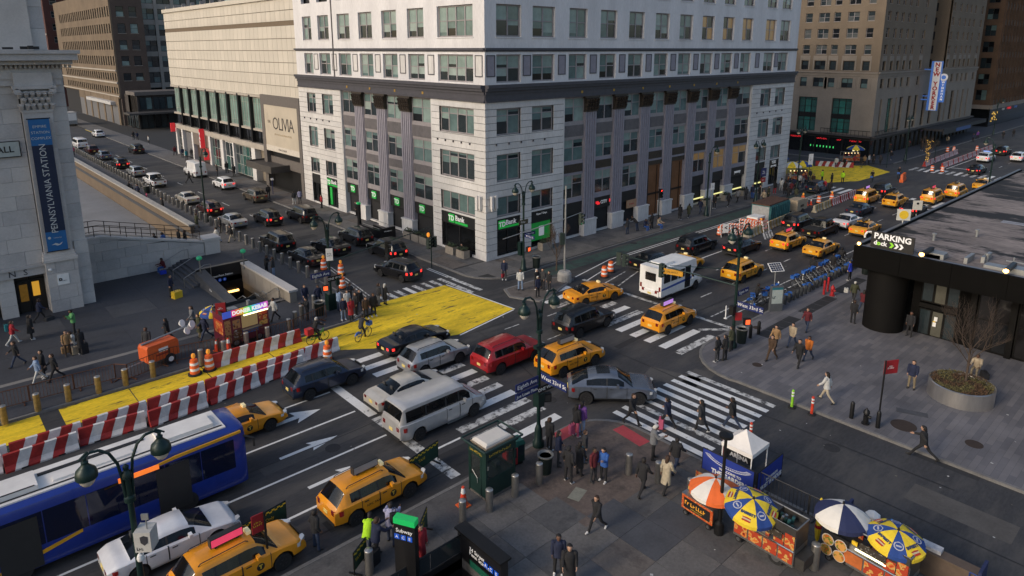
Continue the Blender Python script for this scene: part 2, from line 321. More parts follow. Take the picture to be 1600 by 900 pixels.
ti = struct('traffic_island', MB().prism([(-3.7,-6.6),(-4.5,-8.2),(-4.2,-9.0),(-3.4,-10.6),(-2.6,-10.7),(.4,-9.5),(2.5,-8.8),(2.6,-7.8),(-.1,-6.6)], -.1, SW_ - .01), A_CURB); MB().prism([(-3.55,-6.8),(-4.3,-8.2),(-3.3,-10.4),(-2.6,-10.5),(.4,-9.3),(2.3,-8.7),(2.4,-7.9),(-.1,-6.8)], 0, SW_).ob('paving', A_PAV3, ti)
# green cycle lane with white edges (south block, outside the barrier)
poly([(-60,-8.2),(-34.3,-8.2),(-34.3,-6.95),(-60,-6.95)], A_GREEN); stripe((-60,-7.05),(-35,-7.05),.1); stripe((-60,-7.35),(-35,-7.35),.1)
# 8th Avenue south approach
for y in (-12.65,-15.55,-18.75): stripe((-60, y),(-22.6, y),.13, A_WHITE)
stripe((-30,-21.55),(-19.9,-21.55),.14, A_WHITE); dashes(-60,-31,-21.55,1.5,1.2)
stripe((-22.1,-10.5),(-22.1,-16.6),.55, A_WHITE, name='stop_bar'); stripe((-22.1,-16.9),(-22.1,-24.0),.55, A_WHITE2, name='stop_bar')
def arrow(x, y, L_=3.1):
 poly([(x, y - .11),(x + L_ * .55, y - .11),(x + L_ * .5, y - .42),(x + L_, y),(x + L_ * .5, y + .42),(x + L_ * .55, y + .11),(x, y + .11)], A_WHITE, name='lane_arrow')
arrow(-27.6,-17.1); arrow(-27.6,-20.15)
poly([(-26.6,-14.15),(-25.2,-14.15),(-25.5,-14.6),(-23.9,-14.05),(-25.4,-13.3),(-25.3,-13.8),(-26.6,-13.85)], A_WHITE, name='lane_arrow')
xwalk(-19.6,-14.6,-9.6,-24.0, 'x', 12)
xwalk(-3.2,1.0,-9.0,-23.9, 'x', 12)
xwalk(-12.4,-4.6,-30.9,-25.2, 'y', 10)
stripe((3.2,-9.2),(3.2,-23.3),.35, A_WHITE2, name='stop_bar')
# 8th Avenue north block
poly([(2,-6.6),(58,-6.6),(58,-5.0),(2,-5.0)], A_GREEN)
for k, y in enumerate((-7.0,-7.35)): stripe((9.5 + k * 1.6, y),(58, y),.11)
stripe((3.3,-9.6),(11.5,-7.35),.12); stripe((3.2,-8.3),(9.5,-7.0),.12)
stripe((12,-12.7),(25,-12.7),.13, A_WHITE); stripe((4.2,-12.3),(8.6,-11.0),.14, A_WHITE2); stripe((3.4,-11.2),(7.7,-10.3),.12, A_WHITE2)
dashes(5,62,-15.6,1.3,3.2); dashes(7,62,-18.5,1.6,3.0); dashes(9,30,-9.9,2.2,3.5)
stripe((4.5,-22.2),(26,-22.2),.12, A_WHITE2); stripe((4.0,-21.3),(40,-21.5),.12, A_WHITE2)
stripe((1.2,-22.0),(4.1,-24.6),.35, A_WHITE2, name='stop_bar')
for k in range(4): stripe((27 + k * .55,-13.5),(29.5 + k * .55,-11.9),.18, A_WHITE2, name='hatch_bar')
# lane lines through the box and on 33rd
for x, y in ((-8,-16.0),(-4.8,-16.2),(-9,-12.7),(-5,-13.0)): stripe((x, y),(x + 1.4, y),.1, A_WHITE2)
y = 22
while y < 175: stripe((-8.9, y),(-8.9, y + 2.6),.13, A_WHITE2); y += 9.2
stripe((-12.9,-.2),(-11.6,9),.1, A_WHITE2); stripe((-12.6,-.2),(-11.3,9),.1, A_WHITE2)
stripe((-4.9,2.4),(-4.9,-.6),.1); stripe((-5.15,2.3),(-5.15,-.6),.1); stripe((-3.7,122),(-4.05,150),.2, A_YEL)
# next crossing
poly([(60.5,7.5),(72,7),(84,-2.2),(80,-7.2),(68,-6.9),(61,-3.0)], A_YEL)
xwalk(56.5,60.8,-4.6,-23.4, 'x', 16); xwalk(84.2,88,-8.2,-23.4, 'x', 14); xwalk(63,70,6.2,2.0, 'y', 9); stripe((54.8,-9),(54.8,-23),.4, A_WHITE2, name='stop_bar')
stripe((90,-12.4),(130,-12.4),.13); stripe((92,-12.4),(92,-15.6),.3); dashes(92,200,-18,2,4)
# patches, utility cuts and covers in the roadway
for c, dx, dy, m, rz in ((gp(630,367),1.5,2.1, A_PATCH2,0),(gp(632,369),.8,.9, A_PATCH, 0),(gp(365,300),2.6,2.4, A_PATCH, 0),(gp(345,287),2.2,2.4, A_PATCH2,0),
  (gp(290,262),2.4,3.5, A_PATCH, 0),(gp(1290,415),3,1.6, mat('rust_plate', (.07,.04,.03),.8),0),(gp(1090,592),2.5,1.3, A_PATCH2,.2),
  (gp(1480,725),.9,2.8, A_PATCH, .0),(gp(760,700),5,2.2, A_PATCH, 0),(gp(1010,520),7,.5, A_PATCH, .05),(gp(560,800),3,.8, A_PATCH, 0),(gp(1050,590),1.6,3.2, A_PATCH2,.3),(gp(840,610),2.2,1.4, A_PATCH, .1),(gp(500,700),6,.7, A_PATCH2,.02),(gp(1280,480),5,1.0, A_PATCH, .02),(gp(1500,800),1.5,4, A_PATCH2,0),(gp(480,370),2,1.2, A_PATCH, 0)):
 MB().box((-dx / 2,-dy / 2,-.005),(dx / 2, dy / 2,0)).ob('road_patch', m, road, (c.x, c.y, .002), rz)
for px, py in ((720,600),(1060,470),(520,700),(1300,700),(860,625),(990,380),(520,415),(1110,440)):
 c = gp(px, py); MB().lathe([(.38,-.01),(.38,.006),(.01,.009)], 20).ob('manhole_cover', A_PATCH, road, (c.x, c.y, 0))
SEAM = mat('tar_seam', (.012,.012,.013),.6)
for pts in (((-60,-17.2),(-40,-17.0),(-24,-17.3),(-8,-16.8),(8,-17.1)),((-6,-40),(-6.3,-30),(-6.0,-20),(-6.4,-8),(-6.1,10),(-6.4,60)),((-19,-12),(-12,-11.6),(-2,-11.9),(12,-11.4)),((-9.5,-60),(-9.2,-33),(-9.6,-24)),((-60,-23.2),(-40,-23.4),(-20.5,-23.3)),((-13,-21),(-11,-14),(-10.6,-11.4)),((2,-20),(16,-20.3),(40,-20.1))):
 for a, b in zip(pts, pts[1:]): stripe(a, b, .06, SEAM, .0075, 'tar_seam')
for a, b in (((-18.5,-6.2),(-6.2,-5.6)),((-12.5,-2.4),(-12.2,-11)),((-9.3,-2.6),(-9,-10.6)),((-16,-4.4),(-15.6,-9.6)),((-15,-8),(-6.1,-8.6)),((-50,-5.5),(-19.7,-5.6))): stripe(a, b, .045, SEAM, .0095, 'paint_crack')
lt_ = MB()
for _ in range(170):
 x, y = random.choice(((random.uniform(-12,-4.5), random.uniform(-60,-25)),(random.uniform(-44,-13), random.uniform(-50,-25)),(random.uniform(-40,30), random.uniform(-24,-5)),(random.uniform(-3,20), random.uniform(-45,-25)))); z = .012 if (-24.4 < y and x > -60) or -12.4 < x < -4.1 else SW_ + .02; a = random.random() * 6.3; s = random.uniform(.02,.085); c_, s_ = math.cos(a) * s, math.sin(a) * s; lt_.add([(x - c_, y - s_, z),(x + s_, y - c_, z),(x + c_, y + s_, z + .01),(x - s_ * .5, y + c_, z)], [(0,1,2,3)], random.choice((0,0,1)))
tag(lt_.ob('litter', [mat('litter_white', (.5,.5,.48)), mat('litter_grey', (.14,.13,.11))]), 'scattered scraps of paper and litter on road and pavement', 'litter', None, 'stuff')
# ------------------------------------------------------------------ buildings
class F:               # a facade: u along it (left to right seen from outside), d inward, z up
 def __init__(s, root_, o, th): s.r = root_; s.o = Vector(o); s.th = th; s.l = s.o - root_.location
 def put(s, name, mb, m, smooth=None, at=(0,0,0)):
  me = mb.mesh(name, m, smooth) if isinstance(mb, MB) else mb
  return put(name, me, s.r, s.l + Matrix.Rotation(s.th, 3, 'Z') @ Vector(at), s.th)
 def text(s, t, size, m, u, z, d=-.02, **kw):
  return text(t, size, m, s.r, s.l + Matrix.Rotation(s.th, 3, 'Z') @ Vector((u, d, z)), s.th, **kw)
def spans(u0, u1, cuts):
 out = []; u = u0
 for a, b in sorted(cuts):
  if a > u + 1e-4: out.append((u, min(a, u1)))
  u = max(u, b)
  if u >= u1: break
 if u < u1 - 1e-4: out.append((u, u1))
 return out
def wall(f, rows, u0, u1, holes, d0, d1, m, name='wall', gap=0.0, blocks=0, rowmats=None):
 """courses between holes; each course (or each block of it) is its own object when gap > 0"""
 whole = MB()
 for ri, (za, zb) in enumerate(zip(rows, rows[1:])):
  zs = sorted({za, zb, *[z for h in holes for z in h[2:4] if za < z < zb]}); bands = []
  for a, b in zip(zs, zs[1:]):
   for p, q in spans(u0, u1, [(h[0], h[1]) for h in holes if h[2] < b - 1e-4 and h[3] > a + 1e-4]): bands.append((p, q, a, b))
  if gap:
   if blocks:
    off = blocks * .5*(ri % 2)
    for p, q, a, b in bands:
     n0 = math.floor((p - u0 + off) / blocks) + 1; cuts = [p] + [u0 - off + k * blocks for k in range(n0, n0 + 60) if p + .25 < u0 - off + k * blocks < q - .25] + [q]
     for c, e in zip(cuts, cuts[1:]):
      f.put('stone_block', MB().box((c + gap / 2, d0 - random.uniform(0,.012), a + (gap / 2 if a == za else 0)),(e - gap / 2, d1, b - (gap / 2 if b == zb else 0))), m if not isinstance(m, list) else random.choice(m))
   else:
    mb = MB()
    for p, q, a, b in bands:
     mb.box((p, d0, a + (gap / 2 if a == za else 0)),(q, d1, b - (gap / 2 if b == zb else 0)))
     if len(zs) == 2: f.put('stone_course', mb, random.choice(m)); mb = MB()
    if mb.v: f.put('stone_course', mb, random.choice(m))
  else:
   for p, q, a, b in bands: whole.box((p, d0, a),(q, d1, b))
 if whole.v: f.put(name, whole, m)
_win = {}
def window(f, u0, u1, z0, z1, nx, nz, d, frame, pick, ft=.07, sill=None, zfr=None, blank=False):
 w_, h = u1 - u0, z1 - z0; k = (round(w_, 2), round(h, 2), nx, tuple(zfr or ()) or nz, frame.name, ft, sill.name if sill else 0)
 fr = zfr or [i / nz for i in range(nz + 1)]; nz = len(fr) - 1
 if k not in _win:
  mb = MB(); mb.box((0,0,0),(ft, .10, h)).box((w_ - ft, 0,0),(w_, .10, h)).box((ft, 0,0),(w_ - ft, .10, ft)).box((ft, 0, h - ft),(w_ - ft, .10, h))
  for i in range(1, nx): x = w_ * i / nx; mb.box((x - ft * .55,-.012, ft),(x + ft * .55,.09, h - ft))
  for j in range(1, nz):
   for i in range(nx): mb.box((max(ft, w_ * i / nx + ft * .55*(i > 0)),.006, h * fr[j] - ft * .35),(min(w_ - ft, w_ * (i + 1) / nx - ft * .55*(i < nx - 1)),.08, h * fr[j] + ft * .35))
  if sill: mb.box((-.08,-d - .06,-.1),(w_ + .08,.02,0),1)
  _win[k] = (mb.mesh('window', [frame, sill or frame]), {})
 me, panes = _win[k]; o = f.put('window', me, None, at=(u0, d, z0))
 for i in range(nx):
  for j in range(nz):
   m = pick(i, j, nx, nz); fr_ = 1.0
   if isinstance(m, tuple): m, m2, fr_ = m
   kk = (i, j, m.name, fr_)
   if kk not in panes:
    za, zb = h * fr[j] + .02, h * fr[j + 1] - .02; zm = zb - (zb - za) * fr_; pb = MB().box((w_ * i / nx + .02,.05, zm),(w_ * (i + 1) / nx - .02,.07, zb))
    if fr_ < 1: pb.box((w_ * i / nx + .02,.053, za),(w_ * (i + 1) / nx - .02,.07, zm),1)
    panes[kk] = pb.mesh('pane', [m] + ([m2] if fr_ < 1 else []))
   put('pane', panes[kk], o)
 return o
def G_(n, c, r=.12, e=None, es=0): return mat('glass_' + n, c, r, 0,.25,.8, coat=.5, emit=e, es=es)
GD, GT, GB, GP = G_('dark', (.024,.034,.038)), G_('teal', (.12,.185,.18)), G_('blind', (.23,.31,.285),.3), G_('pale', (.31,.38,.35),.35)  # teal base colour also stands for sky reflected in the panes
GW, GW2 = G_('warm', (.16,.10,.04),.3,(1,.62,.25),.18), G_('amber', (.25,.12,.02),.3,(1,.5,.08),.5)
GBLK = G_('black', (.008,.009,.01)); GGR = G_('deep_green', (.03,.10,.085))
def pick_office(i, j, nx, nz):
 if j >= nz - 1: return random.choice((GB, GB, GT, GB, GP, (GB, GD, .75), GT))
 return random.choice(((GB, GD, .3), GT, GD, (GP, GD, .55),(GB, GT, .7), GB, (GT, GBLK, .45), GD))
def pick_low(i, j, nx, nz): return random.choice((GT, (GT, GD, .5), GB, GT, (GB, GD, .4), GB) if j else (GD, GT, GT, (GT, GD, .35),(GB, GD, .3)))
def pick_dark(i, j, nx, nz): return random.choice((GD, GD, GBLK, GT))
def pick_hotel(i, j, nx, nz): return random.choice((GD, GBLK, G_('grey', (.09,.10,.10)), GD)) if j else random.choice((GD, G_('grey', (.09,.10,.10)), GBLK))
def pick_warm(i, j, nx, nz): return random.choice((GW, GD, GW))
# ---- white painted office block on the corner -------------------------------------------------
WST = ground_mat('painted_stone', (.63,.615,.60),.17,.5,7,.8, stretch=(1,1,.22)); WST2 = ground_mat('painted_brick', (.68,.67,.68),.14,.45,9,.8, stretch=(1,1,.2))
WSTB = ground_mat('painted_stone_b', (.60,.585,.57),.16,.6,7,.8, stretch=(1,1,.3)); WSTC = ground_mat('painted_stone_c', (.575,.565,.555),.14,.4,7,.8, stretch=(1,1,.25))
LILAC = mat('lilac_grey_paint', (.27,.255,.295),.7,0,.12,2); DKTRIM = mat('dark_grey_trim', (.062,.06,.072),.6,0,.15,2)
FRM = mat('window_frame_grey', (.30,.275,.28),.6); PANEL = mat('spandrel_grey', (.125,.115,.12),.7,0,.2,2); BRONZE = mat('old_bronze', (.055,.043,.034),.55,.4,.4,8)
SIGNBLK = mat('sign_black', (.013,.013,.014),.5); TDG = mat('bank_green', (.02,.36,.06),.5,0,0, emit=(.03,1,.12), es=.22)
GOLD = mat('gilt', (.45,.27,.04),.5,.3)
wb = root('office_building', (0,0,0),0, 'white painted stone office block with dark cornice and green bank signs on the street corner', 'office building')
fE = F(wb, (0,0,0),0); fS = F(wb, (0,37.2,0), R(-90)); SL = 37.2; EL = 58.6
WS = lambda y0, y1: (SL - y1, SL - y0)
# window columns
Ecols = [(1.35,4.35),(5.8,8.75)] + [(10.75 + k * 4.62,13.35 + k * 4.62) for k in range(8)] + [(49.1,51.9),(53.2,56.0)]
Scols = [WS(1.6,6.9)] + [WS(9.1 + k * 4.75,11.9 + k * 4.75) for k in range(4)] + [WS(28.2,30.9), WS(32.6,34.9)]; Scols.sort()
UP = [(16.55,19.05),(20.6,23.4),(24.9,27.7)]; LOW = [(11.8,14.2),(7.5,10.05),(4.15,6.05)]; BAY = [(12.3,14.75),(8.3,10.6),(4.4,6.9)]
for f, cols, L_, bay in ((fE, Ecols, EL, (10.2,46.9)),(fS, Scols, SL, WS(8.2,26.4))):
 s_ = f is fS
 inb = lambda c: bay[0] <= c[0] and c[1] <= bay[1]
 holesU = [(c[0], c[1], z0, z1) for c in cols for z0, z1 in UP]
 wall(f, [16.4,19.3,20.2,34], (.36 if not s_ else 0), L_ - (.36 if s_ else 0) + (.36 if s_ else 0), holesU, 0,.36, WST2, 'upper_wall')
 for ci, c in enumerate(cols):
  wide = c[1] - c[0] > 4
  for zi, (z0, z1) in enumerate(UP):
   if zi == 2 and not (f is fE and ci > 3): continue
   warm = (not s_) and zi == 1 and ci in (7,8,9,10)
   window(f, c[0], c[1], z0, z1,4 if wide else 2,2,.2, FRM, pick_warm if warm else pick_office, .13, None if zi == 0 else WST2, [0,.52,1])
   f.put('dark_surround', MB().box((c[0] - .05,.16, z0 - .04),(c[1] + .05,.21, z0)).box((c[0] - .05,.16, z1),(c[1] + .05,.21, z1 + .04)), FRM) if False else None
 # framed panels between the windows of the frieze storey
 ed = sorted(cols); gaps = [(a[1], b[0]) for a, b in zip(ed, ed[1:])] + ([(ed[-1][1], SL)] if s_ else [])
 for a, b in gaps + ([] if s_ else [(0, ed[0][0])]):
  if b - a < .9: continue
  c = (a + b) / 2; hw = min(.52,(b - a) / 2 - .16)
  f.put('framed_panel', MB().box((c - hw, -.05,17.1),(c - hw + .08,.01,19.0)).box((c + hw - .08,-.05,17.1),(c + hw, .01,19.0)).box((c - hw + .08,-.05,17.1),(c + hw - .08,.01,17.18)).box((c - hw + .08,-.05,18.92),(c + hw - .08,.01,19.0)).box((c - hw + .08,-.02,17.18),(c + hw - .08,.01,18.92),1), [DKTRIM, LILAC if not s_ else WST])
 # mouldings
 e = -.0
 f.put('string_course', MB().box((-.28 if s_ else 0,-.16,19.42),(L_ + (.0 if s_ else 0),0,19.62)).box((0,-.08,19.3),(L_, 0,19.42)), DKTRIM)
 f.put('cornice', MB().box((0,-.5,16.12),(L_, 0,16.4)).box((0,-.34,15.86),(L_, 0,16.12)).box((0,-.14,15.55),(L_, .3,15.86)).box((0,-.06,15.0),(L_, .3,15.55)).box((0,-.16,14.86),(L_, .3,15.0)), DKTRIM)
 for k in range(int(L_ / 5)): f.put('gilt_boss', MB().box((2.6 + k * 5,-.09,15.2),(2.85 + k * 5,-.06,15.45)), GOLD) if (bay[0] < 2.6 + k * 5 < bay[1]) else None
 # rusticated lower storeys (the wings), courses with sunk joints
 wings = [(0, bay[0]),(bay[1], L_)]
 rows = [0,1.0] + [1.0 + .63*k for k in range(1,22)] + [14.86]
 for wa, wz in wings:
  cw = [c for c in cols if wa <= c[0] and c[1] <= wz]; holes = [(c[0], c[1], z0, z1) for c in cw for z0, z1 in LOW] + [(c[0], c[1], .35,3.95) for c in cw]
  a_ = wa + (.44 if (not s_ and wa == 0) else 0)
  wall(f, rows, a_, wz, holes, 0,.42, [WST, WSTB, WST, WSTC], 'stone', .05)
  wall(f, [0,14.86], wa + (.5 if (not s_ and wa == 0) else 0), wz - (.5 if s_ and wz == L_ else 0), holes, .06,.46, mat('joint_grey', (.16,.155,.15),.9), 'joint_backing')
  for ci, c in enumerate(cw):
   wide = c[1] - c[0] > 4; nx = 4 if wide else 2
   window(f, c[0], c[1], *LOW[0], nx, 2,.2, FRM, pick_low, .12, None, [0,.74,1]); window(f, c[0], c[1], *LOW[1], nx, 2,.2, FRM, pick_low, .12, None, [0,.78,1])
   window(f, c[0], c[1], *LOW[2], nx, 1,.2, FRM, pick_low, .12)
   f.put('shopfront', MB().box((c[0], .1,2.75),(c[1], .3,3.95)).box((c[0], .28,.35),(c[1], .34,2.75),1).box((c[0], .2,.35),(c[0] + .1,.3,2.75)).box((c[1] - .1,.2,.35),(c[1], .3,2.75)).box(((c[0] + c[1]) / 2 - .05,.2,.35),((c[0] + c[1]) / 2 + .05,.3,2.75)).box((c[0] + .1,.2,.35),(c[1] - .1,.28,.5)), [SIGNBLK, GBLK])
  for k in range(5):
   u = wa + (wz - wa) * (.12 + .76*k / 5); f.put('wall_bracket', MB().box((u, -.12,10.9),(u + .1,0,11.1)), DKTRIM)
 # recessed bay: pilasters, spandrels, windows
 b0, b1 = bay; bc = [c for c in cols if inb(c)]
 f.put('bay_jamb', MB().box((b0,.02,0),(b0 + .12,.8,14.86)), WST); f.put('bay_jamb', MB().box((b1 - .12,.02,0),(b1,.8,14.86)), WST)
 mids = [(a[1] + b[0]) / 2 for a, b in zip(bc, bc[1:])]
 for u in mids:
  mb = MB()
  for k in range(5): mb.box((u - .86 + k * .36,.06,1.9),(u - .86 + k * .36 + .26,.3,13.3))
  mb.box((u - .9,.16,1.9),(u + .94,.8,13.3)); f.put('pilaster', mb, LILAC)
  cp = MB().box((u - .95,-.02,13.25),(u + .95,.5,13.4)).box((u - 1.1,-.14,14.65),(u + 1.1,.5,14.85))
  for r_ in range(3):
   for k in range(5): cp.cyl((u - .8 + k * .4,-.02 - .05*r_, 13.45 + r_ * .4),(u - .8 + k * .4,-.1 - .06*r_, 13.8 + r_ * .4),.15,.19,6)
  cp.box((u - .9,0,13.4),(u + .9,.5,14.65)); f.put('capital', cp, BRONZE)
  f.put('pilaster_base', MB().box((u - 1.0,-.18,.0),(u + 1.0,.5,1.75)).box((u - 1.06,-.24,1.75),(u + 1.06,.5,1.9)), WST)
 zc = [14.86, *[z for b in BAY for z in (b[1], b[0])], 3.95]
 for ci, c in enumerate(bc):
  l = b0 + .12 if ci == 0 else mids[ci - 1] + .94; r_ = b1 - .12 if ci == len(bc) - 1 else mids[ci] - .9
  entrance = (not s_) and ci in (3,4)
  for bi, (z0, z1) in enumerate(BAY):
   if entrance and bi == 2: continue
   window(f, l, r_, z0, z1,2,2,.3, FRM, pick_office if bi == 0 else pick_warm if (not s_ and ci in (5,6,7) and bi == 2) else pick_low, .1, None, [0,.62,1])
  for bi, (a, b) in enumerate(((10.6,12.3),(6.9,8.3),(14.75,14.86),(3.95,4.4))):
   if entrance and bi == 3: continue
   f.put('spandrel', MB().box((l, .24, a),(r_, .5, b)).box((l + .15,.18, a + .25),(r_ - .15,.24, b - .3),1) if b - a > 1 else MB().box((l, .24, a),(r_, .5, b)), [FRM if s_ or bi == 0 else LILAC, PANEL if s_ or bi == 0 else BRONZE])
  if entrance:
   f.put('entrance', MB().box((l, .5,.2),(r_, .6,6.9)).box((l, .2,6.4),(r_, .5,6.9),1).box((l + .5,.45,.2),(l + .6,.5,6.2),2).box((r_ - .6,.45,.2),(r_ - .5,.5,6.2),2).box((l, .4,2.8),(r_, .5,3.0),2), [mat('amber_lobby', (.045,.024,.014),.5,0,.7,.6, emit=(1,.45,.15), es=.045), BRONZE, BLACK])
  else:
   f.put('shopfront', MB().box((l, .3,2.7),(r_, .6,3.95)).box((l, .75,.3),(r_, .8,2.7),1).box((l + 1.1,.68,.3),(l + 1.2,.75,2.7)).box((r_ - .12,.6,.3),(r_, .75,2.7)).box((l, .6,.3),(l + .1,.75,2.7)), [SIGNBLK, GBLK if s_ or ci < 5 else G_('shop', (.12,.10,.05),.3,(1,.75,.35),.25)])
 f.put('plinth', MB().box((b0,.35,0),(b1,.9,.3)), WST); f.put('core', MB().box((.5,.62,0),(L_ - .5,6,33)), mat('dark_interior', (.02,.02,.022),.9,0,0))
fE.put('roof', MB().box((-.0,.0,33.9),(EL, SL, 34.1)), DKTRIM); fE.put('party_wall', MB().box((EL - .4,.4,0),(EL, SL, 33.9)).box((.4, SL - .4,0),(EL, SL, 33.9)), WST2)
# bank signs
TW = mat('sign_white', (.8,.8,.8),.5,0,0, emit=(1,1,1), es=.18)
def td(f, u, z, s, d, full=False):
 f.put('sign_emblem', MB().box((u - s / 2, d - .1, z - s / 2),(u + s / 2, d, z + s / 2)), TDG); f.text('TD', s * .82, TW, u, z, d - .11, bold=.02*s, depth=.01)
 if full:
  f.text('Bank', s * .85, TW, u + s * .62, z + .08, d - .03, align='LEFT', bold=.012, depth=.01); f.put('sign_underline', MB().box((u + s * .6, d - .04, z - s * .52),(u + s * 2.9, d, z - s * .26)), TDG)
td(fS, SL - 5.3,3.36,.85,.1, True); td(fE, 2.0,3.36,.8,.1, True); td(fS, SL - 30.4,3.36,.8,.1, True)
for c in Scols[2:6]: td(fS, (c[0] + c[1]) / 2 - .1,3.33,.85,.3)
fS.put('bank_door', MB().box((SL - 30.6,.2,.35),(SL - 30.1,.27,2.7)), TDG)
fE.put('bank_poster', MB().box((5.95,.16,.9),(8.6,.27,3.5)).box((7.0,.12,1.3),(7.7,.16,2.3),1), [mat('poster_green', (.02,.25,.05),.5,0,.1, emit=(.03,.8,.1), es=.12), TW])
fE.text('Open 7 Days', .28, TW, 7.3,3.6,.09)
REDL = mat('neon_red', (.6,.02,.03),.4,0,0, emit=(1,.03,.04), es=1.6)
fE.text('CITY', .5, TW, 17.0,3.3,.27, bold=.01); fE.text('MD', .5, REDL, 18.3,3.3,.27, bold=.02); fE.put('sign_mark', MB().box((15.7,.22,3.25),(16.3,.3,3.33)).box((15.9,.22,3.12),(16.3,.3,3.2)).box((15.7,.22,3.38),(16.1,.3,3.46)), REDL)
fE.text('yummy', .55, TW, 44.9,3.3,.27, bold=.02); fE.text('YOS', .62, TW, 54.6,3.55,.07, bold=.02); fE.text('grooming', .4, TW, 54.6,3.05,.07, bold=.01)
fE.put('poster', MB().box((21.0,.2,1.9),(22.8,.3,2.8)), mat('poster_cream', (.42,.25,.15),.6)); fE.text('~6', .26, RED, 21.9,2.35,.19)
for u in (34.2,39,43.6,49.6): fE.put('strip_lamp', MB().box((u, .05,.95),(u + 2.3,.2,1.07)), mat('strip_light', (.8,.75,.3),.4,0,0, emit=(1,.92,.35), es=1.8))
for f, u in ((fS, SL - 1.0),(fS, SL - .6),(fE, .6),(fE, 1.1)): f.put('wall_lantern', MB().box((u - .12,-.3,5.1),(u + .12,-.02,6.3)).box((u - .06,-.25,4.9),(u + .06,-.05,5.1)), WST)
fS.put('drainpipe', MB().cyl((SL - 27.3,-.06,16.4),(SL - 27.3,-.06,33),.07, n=8), PANEL)
# ---- pale metal-clad arena annexe with the billboard ------------------------------------------
CLAD = mat('cream_cladding', (.56,.515,.44),.6,0,.07,.5); CLAD2 = mat('cream_cladding_b', (.60,.55,.47),.6,0,.07,.5); CLADJ = mat('cladding_joint', (.22,.19,.15),.8)
STN = mat('pale_fascia', (.40,.36,.31),.8,0,.12,1)
ol = root('theatre_building', (.3,37.3,0),0, 'cream metal-clad building with a long green glass band and a billboard over its entrance', 'building')
f = F(ol, (.3,91.5,0), R(-90)); W_ = 54.2
f.put('wall', MB().box((0,.12,13),(W_, 8,26)).box((0,.9,0),(W_, 8,13)), CLADJ)
pw = W_ / 36; zr = [13.1,14.65,16.2,17.75,19.3,20.85,22.4,23.2,24.5,25.9]
pm = {}
for i in range(36):
 for j in range(8):
  z0, z1 = [(13.1,14.65),(14.7,16.2),(16.25,17.75),(17.8,19.3),(19.35,20.85),(20.9,22.5),(23.1,24.4),(24.45,25.9)][j]; m = random.choice((CLAD, CLAD, CLAD2)); k = (j, m.name)
  if k not in pm: pm[k] = MB().box((.022,0, z0 + .018),(pw - .022,.12, z1 - .018)).mesh('cladding_panel', m)
  f.put('cladding_panel', pm[k], None, at=(i * pw, 0,0))
f.put('vent_strip', MB().box((0,.05,22.5),(W_, .11,23.1)), mat('vent_brown', (.16,.12,.08),.8)); f.put('parapet', MB().box((0,-.25,25.9),(W_, .5,26.5)), CLAD)
for k in range(12): f.put('roof_bracket', MB().vprism([(k * 4.5 + 2,26.5),(k * 4.5 + 2.5,26.5),(k * 4.5 + 2.25,27.1)], -.1,.5), mat('bracket_grey', (.2,.19,.18),.7))
GL1, GL2 = G_('curtain_green', (.22,.34,.30),.35), G_('curtain_green_b', (.15,.25,.22),.3)
for k in range(9):
 u0 = .8 + k * 4.6; window(f, u0, u0 + 3.9,8.1,12.6,4,3,.3, mat('mullion_pale', (.36,.36,.33),.6), lambda i, j, a, b: random.choice((GL1, GL2, GL1)),.09, None, [0,.18,.82,1])
 f.put('fin', MB().box((u0 + 4.0,-.15,6.0),(u0 + 4.5,.9,13)), BLACK)
 window(f, u0, u0 + 3.9,6.0,7.8,2,1,.3, BLACK, lambda *a: GBLK, .08)
f.put('fascia', MB().box((0,-.1,12.75),(W_ - 12.6,.9,13.1)).box((0,-.12,5.1),(W_ - 12.6,.9,5.9)).box((0,.05,7.8),(W_ - 12.6,.9,8.1)), STN)
for u, wd in ((0,.8),(3.4,.7),(9.0,.7),(17.6,.9),(23.2,1.2),(28.6,.5),(36.2,1.4)): f.put('pier', MB().box((u, -.05,0),(u + wd, .9,5.1)), WST)
f.put('garage_door', MB().box((4.3,.5,0),(8.9,.8,4.6)), mat('shutter_grey', (.17,.17,.18),.6,.3,.1)); f.put('louvre_screen', MB().box((9.8,-.02,3.0),(17.5,.5,5.1)), mat('louvre_brown', (.16,.13,.11),.7,0,.1))
window(f, 18.6,23.1,.2,4.9,4,3,.3, mat('mullion_pale', (.36,.36,.33),.6), lambda i, j, a, b: random.choice((GD, GGR, GT)),.08)
window(f, 24.6,28.4,.2,4.9,2,2,.3, WST, lambda i, j, a, b: random.choice((GD, GGR)),.12); window(f, 29.2,36.0,.3,4.9,5,3,.3, mat('mullion_pale', (.36,.36,.33),.6), lambda i, j, a, b: random.choice((GD, GGR, GT)),.08)
window(f, .9,3.3,.2,4.9,2,3,.3, mat('mullion_pale', (.36,.36,.33),.6), pick_dark, .08)
f.put('lobby', MB().box((9.8,.6,0),(17.5,.8,3)), mat('lobby_brown', (.07,.04,.03),.6,0,.3)); f.put('lobby_poster', MB().box((13,.5,.8),(16.5,.6,2.6)), mat('poster_red', (.3,.03,.03),.6,0,.3))
bu = W_ - 12.4
f.put('billboard_frame', MB().box((bu, -.35,0),(bu + 1.0,.9,13.3)).box((bu + 11.6,-.35,0),(W_ - .0,.9,13.3)).box((bu + 1,-.35,11.95),(bu + 11.6,.9,13.3)), mat('taupe_frame', (.13,.115,.105),.7,0,.1))
f.put('billboard', MB().box((bu + 1.0,-.3,5.5),(bu + 11.6,.2,11.95)).box((bu + 1.0,-.32,5.5),(bu + 11.6,-.3,6.3),1), [mat('billboard_cream', (.50,.44,.35),.6,0,.12,.25), mat('billboard_pale', (.60,.55,.48),.6)])
OLB = mat('billboard_ink', (.03,.025,.025),.6,0,0)
